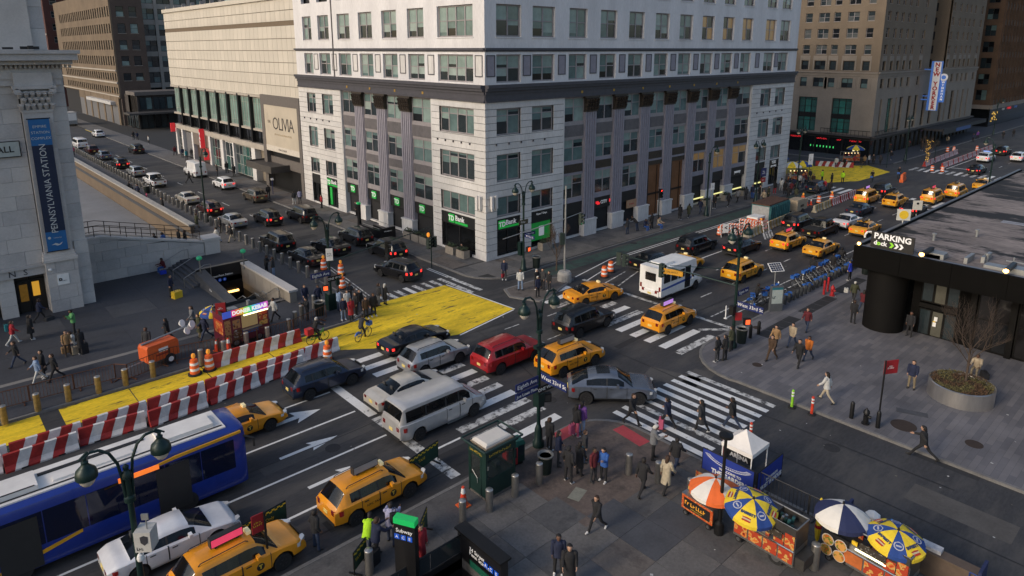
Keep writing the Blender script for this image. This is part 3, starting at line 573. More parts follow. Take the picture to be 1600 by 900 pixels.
f.text('OLIVIA', 2.5, OLB, bu + 7.0,9.4,-.31, bold=-.01, space=.86); f.text('THE', .55, OLB, bu + 2.5,9.6,-.31); f.text('~26', .38, mat('ink_gold', (.40,.30,.18),.6), bu + 7.0,8.0,-.31); f.text('~12', .4, OLB, bu + 6.5,5.9,-.33)
for k in range(6):
 a = R(50 + k * 26); f.put('leaf_motif', MB().add([(bu + 2.6 + .2*math.cos(a),-.31,8.7 + k * .36),(bu + 2.6 + 1.1*math.cos(a),-.31,8.7 + k * .36 + .7),(bu + 2.6 + .5*math.cos(a),-.31,9.1 + k * .36)], [(0,1,2),(2,1,0)]), mat('billboard_leaf', (.66,.60,.50),.6))
f.put('entrance_wall', MB().box((bu + 1,.4,0),(bu + 11.6,.9,5.5)), BLACK); f.put('entrance_band', MB().box((bu + 1,.2,3.2),(bu + 11.6,.6,4.6)), mat('taupe_frame', (0,0,0)))
f.put('canopy', MB().box((bu - 1.5,-2.4,3.5),(bu + 7,.4,3.7)).box((bu - 1.6,-2.5,3.0),(bu + 7.1,-2.3,3.9)).box((bu - 1.6,-2.3,3.0),(bu - 1.4,.3,3.9)).box((bu + 6.9,-2.3,3.0),(bu + 7.1,.3,3.9)), mat('canopy_steel', (.10,.092,.085),.5,.4))
PK = mat('parking_red', (.55,.02,.03),.4,0,0, emit=(1,.04,.05), es=.5)
def parksign(u, z0, z1, txt):
 s = tag(put('blade_sign', MB().box((-.16,-.95, z0),(.16,-.2, z1)).box((-.05,-.2, z1 - .5),(.05,.3, z1 - .4)).mesh('blade_sign', PK), None, f.o + Matrix.Rotation(f.th, 3, 'Z') @ Vector((u, 0,0)), f.th), *txt)
 return s
s = parksign(16.2,2.9,6.2,('tall red illuminated PARK blade sign over the garage door of the cream building', 'sign'))
for k, c in enumerate('PARK'): text(c, .8, TW, s, (-.18,-.58,5.3 - k * .68), R(-90), bold=.03)
for k, c in enumerate('PARK'): text(c, .8, TW, s, (-1,0,0), R(-90)) if False else None
for k, c in enumerate('PARK'): text(c, .8, TW, s, (0,-.96,5.3 - k * .68),0, bold=.02)
parksign(17.6,1.0,2.6,('small red parking sign below the tall red PARK blade sign', 'sign')); parksign(.4,4.4,6.0,('red blade sign at the far corner of the cream clad building', 'sign'))
# ---- brown brick warehouse, glass tower and podium further up the side street ------------------
BRK = ground_mat('ochre_brick', (.165,.125,.086),.22,.3,5,.9); BRK_SHADE = ground_mat('ochre_brick_shaded', (.10,.072,.058),.2,.4,5,.9)  # side wall takes a darker brick copy, its shade put into the colour
bb = root('brick_warehouse', (5,152,0),0, 'ochre brick warehouse with rows of small dark windows and roller shutters', 'building')
f = F(bb, (5,224,0), R(-90)); L_ = 72; RW = [(27.6,30.1),(23.5,25.9),(19.4,21.8),(15.4,17.8),(11.6,13.5),(8.2,9.9)]
cols = [(L_ - 2.2 - k * 2.6 - (k % 2) * .0, L_ - .9 - k * 2.6) for k in range(25)]; hs = [(c[0], c[1], *r) for c in cols for r in RW]
wall(f, [7.2,34], 0, L_, hs, 0,.4, BRK); f.put('ledge', MB().box((0,-.25,14.0),(L_, 0,14.35)).box((0,-.3,10.9),(L_, 0,11.3)).box((0,-.2,7.5),(L_, 0,7.8)), STN); f.put('core', MB().box((0,.45,0),(L_ - .6,7,34)), mat('dark_interior', (.02,.02,.022)))
for c in cols:
 for r in RW[:6]: window(f, c[0], c[1], *r, 1,2,.18, BLACK, lambda i, j, a, b: random.choice((GD, GD, GBLK, GT, GD, GD, GD, GW2 if random.random() < .04 else GD)),.06)
for k in range(6): f.put('roller_shutter', MB().box((L_ - 9.5 - k * 8,.1,0),(L_ - 3 - k * 8,.3,5.2)), mat('shutter_grey', (.17,.17,.18))); f.put('street_pier', MB().box((L_ - 3 - k * 8,-.05,0),(L_ - 1.5 - k * 8,.45,7.2)).box((L_ - 9.5 - k * 8,.0,5.2),(L_ - 3 - k * 8,.44,7.2)), BRK)
f.put('loading_canopy', MB().box((L_ - 34,-1.2,5.3),(L_ - 5,0,6.1)), mat('canopy_white', (.5,.5,.5),.6))
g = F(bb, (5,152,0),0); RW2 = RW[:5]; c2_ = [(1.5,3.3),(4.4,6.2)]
wall(g, [0,34], .4,7.6, [(a, b, *r) for a, b in c2_ for r in RW2], 0,.4, BRK_SHADE, 'side_wall')
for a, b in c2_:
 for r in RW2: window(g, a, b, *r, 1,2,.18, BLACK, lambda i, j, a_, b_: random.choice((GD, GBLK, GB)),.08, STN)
rb = root('red_brick_block', (4,236,0),0, 'dark red brick block beyond the ochre warehouse', 'building'); f = F(rb, (4,262,0), R(-90)); RW3 = [(9 + k * 4.2,11.2 + k * 4.2) for k in range(8)]; cs = [(2 + k * 3.4,3.5 + k * 3.4) for k in range(7)]
RBK = ground_mat('red_brick', (.09,.034,.027),.2,.4,5,.9); wall(f, [0,48], 0,26, [(a, b, *r) for a, b in cs for r in RW3], 0,.4, RBK); f.put('core', MB().box((0,.45,0),(25.4,14,48)), mat('dark_interior', (.02,.02,.022)))
for a, b in cs:
 for r in RW3: window(f, a, b, *r, 1,2,.18, STN, pick_dark, .1)
f.put('ledge', MB().box((0,-.2,24.2),(26,0,24.8)).box((0,-.2,8),(26,0,8.4)), STN)
g = F(rb, (4,236,0),0); wall(g, [0,48], .4,14, [(a, b, *r) for a, b in ((2,4),(6.5,8.5),(10.5,12)) for r in RW3], 0,.4, RBK, 'side_wall')
for a, b in ((2,4),(6.5,8.5),(10.5,12)):
 for r in RW3: window(g, a, b, *r, 1,2,.18, STN, pick_dark, .1)
tw = root('glass_tower', (12.6,158,0),0, 'tower of dark glass strips between pale concrete floors behind the ochre warehouse', 'tower'); f = F(tw, (12.6,158,0),0)
PRE = mat('precast_beige', (.40,.35,.30),.8,0,.12,.6)
f.put('core', MB().box((0,.35,0),(22,18,44)), PRE)
for k in range(9):
 for i in range(5):
  a = .9 + i * 4.3; window(f, a, a + 3.5,6.5 + k * 4.15,9.6 + k * 4.15,2,2,.12, BLACK, pick_dark, .1)
 f.put('floor_band', MB().box((0,-.1,5.2 + k * 4.15),(22,.34,6.5 + k * 4.15)), PRE)
for i in range(6): f.put('pier', MB().box((i * 4.3 + .05,-.3,0),(i * 4.3 + .85,.34,44)), PRE)
po = root('podium_building', (6,128,0),0, 'low dark glazed entrance building with a thin projecting canopy beside the warehouse', 'building'); f = F(po, (6,140,0),0)
f.put('wall', MB().box((0,.3,0),(19,8,8.4)), mat('dark_brown_wall', (.05,.042,.038),.6,0,.3,.5)); f.put('cornice', MB().box((-.5,-.4,8.4),(19,8,9.3)), mat('taupe_frame', (0,0,0)))
for i in range(6): window(f, .6 + i * 3.1,3.4 + i * 3.1,.3,3.9,2,1,.2, BLACK, pick_dark, .08); window(f, .6 + i * 3.1,3.4 + i * 3.1,4.9,7.9,2,1,.2, BLACK, pick_dark, .08)
f.put('canopy', MB().box((-3.2,-5,4.1),(14,.2,4.5)), mat('canopy_steel', (0,0,0)))
f = F(po, (6,151.5,0), R(-90)); f.put('side_wall', MB().box((0,0,0),(11.4,.3,8.4)), mat('dark_brown_wall', (0,0,0)))
for i in range(3): window(f, .8 + i * 3.6,3.8 + i * 3.6,.3,3.9,2,1,-.1, BLACK, pick_dark, .08)
# ---- tan brick hotel tower at the next corner ---------------------------------------------------
HBR = ground_mat('hotel_brick', (.172,.134,.096),.16,.25,6,.9); HST = ground_mat('hotel_limestone', (.24,.205,.17),.14,.3,6,.85)
HBR2 = HBR; TEALG = G_('hotel_teal', (.03,.16,.13),.25)
ny = root('hotel_tower', (92,.7,0),0, 'tall tan brick hotel with limestone base and a vertical blue and white sign', 'hotel')
fS2 = F(ny, (92,26.7,0), R(-90)); fE2 = F(ny, (92,.7,0),0); HL = 26; hy = lambda a, b: (26.7 - b, 26.7 - a)
HR = [(12.6,14.3),(15.75,17.4),(18.6,20.3),(21.5,23.2),(24.45,26.1),(27.4,29.1),(30.3,32)]
sc_ = [hy(2.4,3.6), hy(5.0,7.0), hy(8.3,9.5), hy(10.3,12.3), hy(13.5,14.8), hy(17,18.2), hy(20,22)]
ec_ = [(1.3,2.7),(4.9,6.1),(8.0,9.2),(11.2,12.4),(14.6,15.8),(20.0,21.3)]; e2_ = [(36.8,38.1),(41.3,42.6),(45.2,46.4),(48.4,49.6),(51.7,52.9),(57,58.3)]
def tall(c): return (c[0], c[1], 4.2,10.6)
bS = [hy(11.1,14.7), hy(4.7,8.3), hy(17.5,21)]; bE = [(2.4,3.3),(6.0,8.4),(9.9,10.7),(12.0,13.8),(16.5,18.3),(20.3,22.1),(25,26.8),(29.5,31.3),(36,37.6),(39.5,40.2),(43,45.2),(47.5,48.3),(51,52.2),(55,55.8)]
wall(fS2, [15.5,60], .0, HL - .4, [(a, b, *r) for a, b in sc_ for r in HR[1:]], 0,.4, HBR); wall(fS2, [3.8,14.7], 0, HL - .4, [(a, b, *HR[0]) for a, b in sc_] + [tall(c) for c in bS], 0,.4, HST, 'base_wall')
wall(fE2, [15.5,60], 0,26.2, [(a, b, *r) for a, b in ec_ for r in HR[1:]], 0,.4, HBR); wall(fE2, [15.5,60], 36.4,60.4, [(a, b, *r) for a, b in e2_ for r in HR[1:]], 0,.4, HBR)
wall(fE2, [3.8,14.7], 0,60.4, [(a, b, *HR[0]) for a, b in ec_ + e2_] + [tall(c) for c in bE], 0,.4, HST, 'base_wall')
for f, cs in ((fS2, sc_),(fE2, ec_ + e2_)):
 for a, b in cs:
  for i, r in enumerate(HR):
   window(f, a, b, *r, 2 if b - a > 1.6 else 1,2,.2, FRM if i > 1 else BLACK, pick_hotel if i > 1 else pick_dark, .07, HST)
  if i and b - a: f.put('carved_panel', MB().box((a - .3,-.05,17.5),(b + .3,.0,18.35)).box((a - .3,-.05,15.7),(a - .08,0,17.5)).box((b + .08,-.05,15.7),(b + .3,0,17.5)), HST)
  f.put('sill_course', MB().box((a - .6,-.06,12.3),(a - .2,0,14.4)).box((b + .2,-.06,12.3),(b + .6,0,14.4)), HST)
for f, L_ in ((fS2, HL),(fE2,60.4)):
 f.put('cornice', MB().box((0,-.3,15.2),(L_, .4,15.5)).box((0,-.12,14.7),(L_, .4,15.2)), HST)
 f.put('shop_band', MB().box((0,.2,0),(L_, .6,3.2)).box((0,-.05,3.2),(L_, .4,3.8),1), [GBLK, SIGNBLK]); f.put('shop_cornice', MB().box((0,-.7,3.75),(L_, 0,4.0)), mat('dark_stone', (.07,.062,.06),.8))
 for k in range(int(L_ / 2.6)): f.put('shop_pier', MB().box((k * 2.6 + .1,.02,0),(k * 2.6 + .4,.25,3.2)), BLACK)
for c in bS:
 window(fS2, c[0], c[1], 7.6,10.6,3,3,.3, BLACK, lambda i, j, a, b: TEALG if i == 1 and j < 2 else G_('deep_green', (0,0,0)),.1, None, [0,.42,.84,1]); window(fS2, c[0], c[1], 4.2,6.9,3,2,.3, BLACK, lambda i, j, a, b: TEALG if i == 1 else GGR, .1, None, [0,.75,1])
 fS2.put('spandrel', MB().box((c[0], .2,6.9),(c[1], .4,7.6)), BLACK)
for k, c in enumerate(bE): window(fE2, c[0], c[1], 4.2,10.6,2 if c[1] - c[0] > 1.5 else 1,4,.3, BLACK, lambda *a: TEALG if k == 1 else random.choice((GBLK, GD)),.08)
fE2.put('core', MB().box((.42,.6,0),(60,25.5,15)).box((.42,.6,15),(26.1,25.5,60)).box((26.1,14,15),(36.4,25.5,60)).box((36.5,.6,15),(60.3,25.5,60)), mat('dark_interior', (0,0,0)))
c_ = F(ny, (128.4,14.7,0), R(-90)); wall(c_, [15.5,60], 0,13.9, [(a, a + 1.3, *r) for a in (2,6,10) for r in HR[1:]], 0,.4, HBR, 'court_wall')
for a in (2,6,10):
 for r in HR[1:]: window(c_, a, a + 1.3, *r, 1,2,.2, FRM, pick_dark, .07)
rl = MB()
for f, u0, u1 in ((fS2, HL - 9, HL),(fE2,0,11)):
 r_ = MB().box((u0,-.68,4.9),(u1,-.62,5.0)).box((u0,-.68,4.15),(u1,-.62,4.2))
 for k in range(int((u1 - u0) / .7) + 1): r_.box((u0 + k * .7,-.68,4.0),(u0 + k * .7 + .05,-.63,4.9))
 f.put('balcony_railing', r_, BLACK)
for t, u, s in (('~10', HL - 13.8,.42),('~9', HL - 8.8,.4),('~9', HL - 2.6,.42),('~4', HL - 5.6,.4)): fS2.text(t, s, REDL, u, 2.9,.14, bold=.02)
for k in range(8): fS2.put('green_lamp', MB().box((HL - 11 + k * .62,.1,1.2),(HL - 10.87 + k * .62,.19,1.55)), mat('lamp_green', (.05,.5,.1),.4,0,0, emit=(.1,1,.25), es=1.2))
for u in (HL - 3.0, HL - 2.4): fS2.put('lit_doorway', MB().box((u, .08,.3),(u + .35,.19,1.9)), mat('lit_door', (.7,.6,.35),.4,0,0, emit=(1,.85,.5), es=2))
fE2.put('marquee', MB().box((25,-4.5,3.3),(44,-.1,3.7)).box((25,-4.6,2.7),(44,-4.4,3.9)).box((44,-3,2.6),(62,-.1,3.4)), mat('marquee_dark', (.03,.032,.04),.5,.3))
fE2.put('marquee_lamp', MB().box((33,-4.65,2.8),(43,-4.6,3.5)), mat('marquee_blue', (.03,.07,.2),.4,0,0, emit=(.1,.3,1), es=.05))
sg = root('vertical_sign', (116,-1.5,7.5),0, 'tall vertical white NEW YORKER sign with blue edge fixed to the hotel', 'sign')
SBL = mat('sign_blue', (.04,.13,.42),.4,0,0, emit=(.15,.35,1), es=.3); SWH = mat('sign_face', (.6,.6,.62),.5,0,0, emit=(.9,.93,1), es=.1)
MB().box((-.4,-.85,0),(.4,.95,9.7)).box((-.2,.95,8),(.2,2.3,8.2)).box((-.2,.95,2),(.2,2.3,2.2)).ob('sign_body', SBL, sg); MB().box((-.46,-.8,.1),(-.4,.5,9.6)).ob('sign_face', SWH, sg)
for k, c in enumerate('NEW YORKER'):
 if c != ' ': text(c, 1.1, mat('sign_letter_red', (.32,.02,.02),.5), sg, (-.48,-.15,9.0 - k * .93), R(-90), bold=.05)
s2 = root('hotel_chain_sign', (116.3,-2.85,9.2),0, 'narrow blue vertical sign with a round white emblem beside the NEW YORKER sign', 'sign')
MB().box((-.2,-.45,0),(.2,.45,4.9)).box((-.1,.45,1),(.1,3.4,1.2)).ob('sign_body', SBL, s2); MB().cyl((-.3,0,4.9),(-.2,0,4.9),.72, n=20).ob('round_emblem', SWH, s2); MB().cyl((-.33,0,4.9),(-.3,0,4.9),.4, n=20).ob('emblem_ring', SBL, s2)
for k, c in enumerate('WYNDHAM'): text(c, .55, TW, s2,(-.21,0,3.9 - k * .56), R(-90), bold=.02)
# ---- orange brick block beyond ------------------------------------------------------------------
OBR = ground_mat('orange_brick', (.095,.056,.033),.3,.3,5,.9); ob_ = root('orange_brick_building', (168,.5,0),0, 'orange brick office block with tall ribbed piers beyond the hotel', 'building')  # brick colour lowered to carry the shade of other towers
f = F(ob_, (168,15,0), R(-90)); g = F(ob_, (168,.5,0),0); rr = [(6.8 + k * 4,9.4 + k * 4) for k in range(8)]
for q, L_, cs in ((f, 14.5, [(1 + k * 3.3,3.4 + k * 3.3) for k in range(4)]),(g, 40, [(1.2 + k * 2.9,3.2 + k * 2.9) for k in range(13)])):
 wall(q, [5.6,46], 0 if q is g else 0, L_ - (0 if q is g else .4), [(a, b, *r) for a, b in cs for r in rr], 0,.4, OBR)
 for a, b in cs:
  for r in rr: window(q, a, b, *r, 2,2,.2, BLACK, pick_dark, .08)
  q.put('pier', MB().box((a - .55,-.25,5.6),(a - .2,0,46)), OBR)
 q.put('cornice', MB().box((0,-.5,4.6),(L_, .4,5.6)), HST); q.put('shop_band', MB().box((0,.2,0),(L_, .5,4.6)), GBLK)
g.put('core', MB().box((.42,.5,0),(40,14,46)), mat('dark_interior', (0,0,0)))
for k in range(14):
 a, b = 3 + random.random() * 6,1 + random.random() * 2.6; g.put('shop_lamp', MB().box((a, .05, b),(a + .35,.18, b + .3)), mat('warm_bulbs', (.8,.5,.1),.4,0,0, emit=(1,.6,.12), es=1))
for u, t, c in ((14, '~4', TW),(20, '~7', REDL),(27, '~6', SBL)): g.text(t, .9, c, u, 3.9,.1)
# ---- granite station pavilion at the left edge -----------------------------------------------------
GR = [ground_mat('granite', (.50,.48,.465),.12,.6,9,.85), ground_mat('granite_b', (.455,.44,.43),.14,.6,9,.85), ground_mat('granite_c', (.54,.515,.49),.1,.6,9,.85)]
GRJ = mat('granite_joint', (.12,.115,.11),.9)
st = root('station_pavilion', (-31,12.6,0),0, 'grey granite station pavilion with pilaster, carved capital and deep cornice', 'station building')
f = F(st, (-60,12.6,0),0); U = lambda x: x + 60
rows = [0,1.05,2.1,3.15]; hol = [(U(-34.3), U(-32.4),0,3.1),(U(-37.4), U(-35.3),0,3.1)]
wall(f, rows, U(-41), U(-32.3), hol, .45,1.0, GR, 'stone', .016,1.3)
f.put('backing', MB().box((U(-60),.9,3.2),(U(-29.6),8,18.5)).box((U(-60),.7,0),(U(-41),8,3.2)), GRJ)
f.put('side_return', MB().box((U(-32.3),.6,0),(U(-29.6),8,3.2)), GRJ)
wall(f, [3.95 + 1.04*k for k in range(15)], U(-41), U(-29.45), [(U(-32.3), U(-30.4),0,20)], .35,1.0, GR, 'stone', .016,1.9)
f.put('lintel', MB().box((U(-60),.2,3.15),(U(-32.3),1,3.75)).box((U(-60),.05,3.75),(U(-32.3),1,3.95)), GR[1])
for t, x in (('S', -33.55),('N', -34.35)): f.text(t, .62, mat('incised_letter', (.05,.05,.055),.7), U(x),3.46,.18)
wall(f, [0,1.05,2.1,3.15,4.05], U(-32.35), U(-30.3), [], -.35,.6, GR, 'stone', .016,1.2); wall(f, [0,1.05,2.1,3.15,4.2,5.25], U(-30.3), U(-29.4), [], .12,.6, GR, 'stone', .016)
f.put('pedestal_cap', MB().box((U(-32.45),-.5,4.05),(U(-30.25),.5,4.25)).box((U(-32.4),-.4,4.25),(U(-30.32),.5,4.45)).box((U(-32.35),-.28,4.45),(U(-30.38),.5,4.7)), GR[2])
wall(f, [4.7,7.3,9.9,12.5,15.1], U(-32.25), U(-30.45), [], -.12,.6, GR, 'stone', .012)
cp = MB().box((U(-32.3),-.2,15.1),(U(-30.4),.5,15.3)).box((U(-32.65),-.5,16.75),(U(-30.05),.5,17.0))
for r_ in range(3):
 for k in range(6 - r_ % 2):
  x = U(-32.25 + .18*(r_ % 2)) + k * .36; cp.cyl((x, -.14,15.32 + r_ * .42),(x + random.uniform(-.05,.05),-.3 - .08*r_, 15.68 + r_ * .42),.13,.2,6); cp.cyl((x, -.3 - .08*r_, 15.68 + r_ * .42),(x, -.36 - .06*r_, 15.58 + r_ * .42),.19,.08,6)
for s in (-1,1): cp.cyl((U(-31.35) + s * 1.05,-.5,16.6),(U(-31.35) + s * 1.05,-.1,16.6),.22, n=10)
cp.box((U(-32.2),-.06,15.3),(U(-30.5),.5,16.75)); f.put('capital', cp, GR[1])
f.put('entablature', MB().box((U(-60),.1,17.0),(U(-29.6),8,17.45)).box((U(-60),-.02,17.45),(U(-29.5),8,17.9)).box((U(-32.5),-.3,17.0),(U(-30.2),.1,17.9)), GR[0])
dn = MB()
for k in range(60): dn.box((U(-45) + k * .27,-.28,18.2),(U(-45) + k * .27 + .15,.0,18.42))
f.put('dentils', dn, GR[1]); f.put('frieze', MB().box((U(-60),.0,17.9),(U(-29.5),8,18.5)), GR[0])
f.put('cornice', MB().box((U(-60),-.75,18.45),(U(-28.9),8,18.75)).box((U(-60),-1.25,18.75),(U(-28.6),8,19.2)).box((U(-60),-1.4,19.2),(U(-28.45),8,19.45)), GR[1])
wall(f, [19.45 + 1.5*k for k in range(5)], U(-60), U(-30.1), [], .4,1.0, GR, 'stone', .016,2.6); f.put('attic', MB().box((U(-60),.9,19.4),(U(-30.2),8,25.4)), GRJ); f.put('attic_pier', MB().box((U(-33),.1,19.45),(U(-31),.5,25.4)), GR[2])
f.put('floodlight', MB().box((U(-31.9),-1.0,19.5),(U(-30.8),-.8,19.7)).box((U(-31.5),-1.5,19.5),(U(-31.2),-1.1,19.75)).box((U(-32.9),-1.0,19.5),(U(-32.3),-.8,19.65)), BLKPL)
f.put('doorway', MB().box((U(-34.3),1.2,0),(U(-32.4),1.3,3.1)).box((U(-34.25),1.0,0),(U(-34.1),1.2,3.1),1).box((U(-33.4),1.05,0),(U(-33.3),1.2,3.1),1).box((U(-34.3),1.0,2.5),(U(-32.4),1.2,2.65),1).box((U(-37.4),1.2,0),(U(-35.3),1.3,3.1)), [mat('lobby_dark', (.03,.025,.02),.4), BLACK])
f.put('lit_pane', MB().box((U(-33.2),1.12,1.3),(U(-32.75),1.19,2.4)), mat('lit_amber', (.5,.25,.03),.4,0,0, emit=(1,.5,.05), es=.9)); f.put('lit_pane', MB().box((U(-34.0),1.12,1.0),(U(-33.5),1.19,2.3)), mat('lit_amber_dim', (.2,.10,.02),.4,0,.4,2, emit=(1,.5,.05), es=.12))
f.put('notice', MB().box((U(-31.75),-.4,2.2),(U(-31.0),-.35,3.0)), WHITE); f.text('~6', .1, BLACK, U(-31.3),2.5,-.41); f.put('camera', MB().lathe([(.05,0),(.12,.05),(.12,.15),(.02,.2)], 10), WHITE, at=(U(-32.1),-.42,3.4))
f.text('D', .28, BLACK, U(-31.55),2.6,-.41, bold=.02)
hs = tag(f.put('hall_sign', MB().box((-4,-.12,0),(0,0,1.15)).box((-3.94,-.14,.06),(-.06,-.12,1.09),1), [BLACK, mat('hall_sign_face', (.40,.44,.42),.4)], at=(0,0,0)), 'white sign lettered HALL in a black frame on the granite wall', 'sign'); hs.parent = None; hs.location = (-32.65,12.9,12.0); text('TRAIN HALL', .62, BLACK, hs, (-.4,-.15,.56),0, align='RIGHT', bold=.01)
# banner
BNV, BNB = mat('banner_navy', (.009,.018,.05),.7,0,.1,1), mat('banner_blue', (.015,.12,.32),.7,0,.1,1)
bn = root('station_banner', (-31.4,12.2,4.85),0, 'tall navy and blue fabric banner reading PENNSYLVANIA STATION on the granite pilaster', 'banner')
MB().box((-.66,-.03,1.5),(.62,0,7.9)).ob('navy_panel', BNV, bn); MB().box((-.66,-.03,7.9),(.62,0,9.8)).box((-.66,-.03,0),(.62,0,1.5)).ob('blue_panel', BNB, bn); [MB().cyl((-.75,-.02, z),(.7,-.02, z),.04).ob('rod', BLACK, bn) for z in (0,9.82)]
text('PENNSYLVANIA STATION', .585, mat('banner_letter', (.5,.52,.52),.7,0,0), bn, (-.02,-.035,4.7),0, roll=R(90), depth=.003, space=.98)
for k, t in enumerate(('EMPIRE', 'STATION', 'COMPLEX')): text(t, .27, mat('banner_letter', (0,0,0)), bn, (-.02,-.035,9.25 - k * .42), depth=.003)
MB().prism([(-.4,.5),(-.1,.62),(.1,.5),(.35,.66),(.2,.45),(.0,.4),(-.2,.5)], 0,.003).ob('mark', mat('banner_letter', (0,0,0)), bn, (0,-.034,0)).rotation_euler = (R(90),0,0)
text('~8', .12, mat('banner_letter', (0,0,0)), bn, (.1,-.035,1.0), depth=.003); MB().cyl((-.45,-.035,1.05),(-.45,-.03,1.05),.1, n=12).ob('mark', mat('banner_letter', (0,0,0)), bn)
# ---- ramp, retaining walls, steps and areaway behind the pavilion ------------------------------------
struct('areaway_floor', MB().box((-60,20.4,-2.1),(-17.2,150,-1.9)), ground_mat('areaway_concrete', (.20,.205,.215),.12,.3,5,.85))
rw = root('ramp_wall', (-24,17.8,0),0, 'grey granite wall carrying the railed ramp that slopes down beside the plaza steps', 'wall')
def topz(x): return 4.0 if x < -27.5 else 4.0 - (x + 27.5) / 7.9*1.95
zr_ = [0,.98,1.9,2.75,3.5,4.2]
for r_ in range(5):
 x = -29.4 - .5*(r_ % 2)
 while x < -19.4:
  x1 = min(x + 1.75,-19.35); a, b = max(x, -29.4), x1; t0, t1 = topz(a) - .12, topz(b) - .12
  if t0 > zr_[r_] + .06:
   z0 = zr_[r_]; pts = [(a + .01, z0 + .008),(b - .01, z0 + .008),(b - .01, max(z0 + .012, min(zr_[r_ + 1] - .008, t1))),(a + .01, min(zr_[r_ + 1] - .008, t0))]
   MB().vprism(pts, -.0 - random.random() * .012,.5).ob('stone_block', random.choice(GR), rw, (24,0,0))
  x = x1
pts = [(-29.4,3.9),(-27.5,3.88),(-19.35,1.95),(-19.35,2.1),(-27.5,4.06),(-29.4,4.06)]
MB().vprism([(x + 24, z) for x, z in pts], -.08,.6).ob('coping', GR[2], rw); MB().vprism([(-5.4,0),(4.65,0),(4.65,1.85),(-3.5,3.8),(-5.4,3.8)], .1,2.6).ob('ramp_body', mat('ramp_concrete', (.22,.21,.19),.85,0,.15,1), rw)
MB().box((4.65,-.15,0),(6.0,1.4,2.05)).box((4.55,-.25,2.05),(6.1,1.5,2.3)).ob('end_pier', GR[2], rw)
for yo in (.25,2.3):
 r_ = MB()
 for k in range(9):
  x = -29.2 + k * 1.2; z = topz(x); r_.cyl((x + 24, yo, z - .1),(x + 24, yo, z + 1.0),.03, n=6)
 for h in (.5,1.0): r_.tube([(-29.4 + 24, yo, 4.0 + h),(-27.5 + 24, yo, 4.0 + h),(-19.6 + 24, yo, topz(-19.6) + h)], .03)
 tag(r_.ob('railing', mat('railing_brown', (.045,.032,.025),.5,.4), None, (-24,17.8,0)), 'brown metal railing along the ' + ('plaza' if yo < 1 else 'areaway') + ' side of the sloping ramp', 'railing')
bw = root('areaway_wall', (-17.1,70,0),0, 'long brown parapet wall with pale coping between the bollard pavement and the sunken areaway', 'wall')
BRW = ground_mat('brown_render', (.135,.10,.068),.15,.3,5,.85)
for k in range(10): MB().box((-.05,-41 + k * 11.6,-1.95),(.35,-29.42 + k * 11.6,.95)).ob('wall_panel', BRW, bw); MB().box((-.2,-41 + k * 11.6,.95),(.5,-29.42 + k * 11.6,1.12)).ob('coping', CONC, bw)
ld = root('plaza_steps', (-22,14,0),0, 'short flight of dark stone steps with steel handrails up to the side street landing', 'steps')
for k in range(5): MB().box((-1.0 + k * .34,-1.45 if k == 4 else -3.2,0),(4.1 if k == 4 else -.66 + k * .34 + .02,3.7,.15*(k + 1))).ob('step', A_PAV2 if k < 4 else A_DARK, ld)
MB().prism([(4.1,-1.9),(5.1,-1.9),(5.1,3.7),(4.1,3.7)], 0,.1).box((4.1,-1.9,0),(4.5,3.7,.6)).ob('landing_edge', A_PAV2, ld)
for yo in (-2.6,.3,3.2): MB().tube([(-1.2, yo, .05),(-1.2, yo, .95),(.5, yo, 1.75),(1.0, yo, 1.75),(1.0, yo, .75)], .03).ob('handrail', STEEL, ld)
# ---- subway entrances -----------------------------------------------------------------------------
STW = mat('subway_tile', (.28,.25,.21),.6,0,.12,2); LITS = mat('warm_strip', (.9,.6,.2),.4,0,0, emit=(1,.55,.14), es=9); BLUEC = mat('route_blue', (.01,.08,.5),.4,0,0, emit=(.05,.2,1), es=.15)
sb = root('subway_entrance', (-19.8,7,0),0, 'open subway stair with stone parapets and a dark lit header beside the plaza steps', 'subway entrance')
MB().box((1.6,-4.8,-1.2),(2.15,5,1.0)).ob('parapet', STW, sb); MB().box((1.5,-4.9,1.0),(2.25,5.1,1.16)).ob('coping', GR[2], sb)
for k in range(5): MB().box((1.57,-2.7 + k * 1.55,-.6),(1.6,-1.18 + k * 1.55,.95)).ob('stone_panel', mat('subway_panel', (.33,.30,.26),.7,0,.1,1), sb)
MB().prism([(-2.2,-4.2),(-1.55,-4.2),(-1.55,5),(-2.2,5)], -4,.0).add([(-2.4,5,0),(-1.5,5,0),(-1.5,5,1.2),(-2.25,5,1.05),(-2.4,-4.4,0),(-1.5,-4.4,0),(-1.5,-4.4,.12),(-2.3,-4.4,.08)], [(0,3,2,1),(4,5,6,7),(0,4,7,3),(3,7,6,2),(2,6,5,1)]).ob('slate_parapet', A_PAV2, sb)
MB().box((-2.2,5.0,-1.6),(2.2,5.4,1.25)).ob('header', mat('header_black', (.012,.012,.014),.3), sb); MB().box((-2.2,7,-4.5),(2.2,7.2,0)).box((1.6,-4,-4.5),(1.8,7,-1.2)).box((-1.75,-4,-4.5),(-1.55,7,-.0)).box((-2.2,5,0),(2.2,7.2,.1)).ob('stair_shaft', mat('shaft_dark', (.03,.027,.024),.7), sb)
for a, b in ((-.35,.35),(.42,1.15)): MB().box((a, 4.85,-1.35),(b, 4.98,-1.2)).ob('strip_lamp', LITS, sb)
text('34 Street-Penn Station', .24, TW, sb, (-.3,4.98,.35), depth=.004)
for k, c in enumerate('ACE'): MB().cyl((-.75 + k * .4,4.97,-.05),(-.75 + k * .4,4.99,-.05),.15, n=12).ob('route_disc', BLUEC, sb); text(c, .2, TW, sb, (-.75 + k * .4,4.965,-.05), depth=.003)
for k in range(18): MB().box((-1.55,-2.9 + k * .3,-4),(1.6,-2.6 + k * .3,-.16*k - .03)).ob('step', A_PAV2, sb)
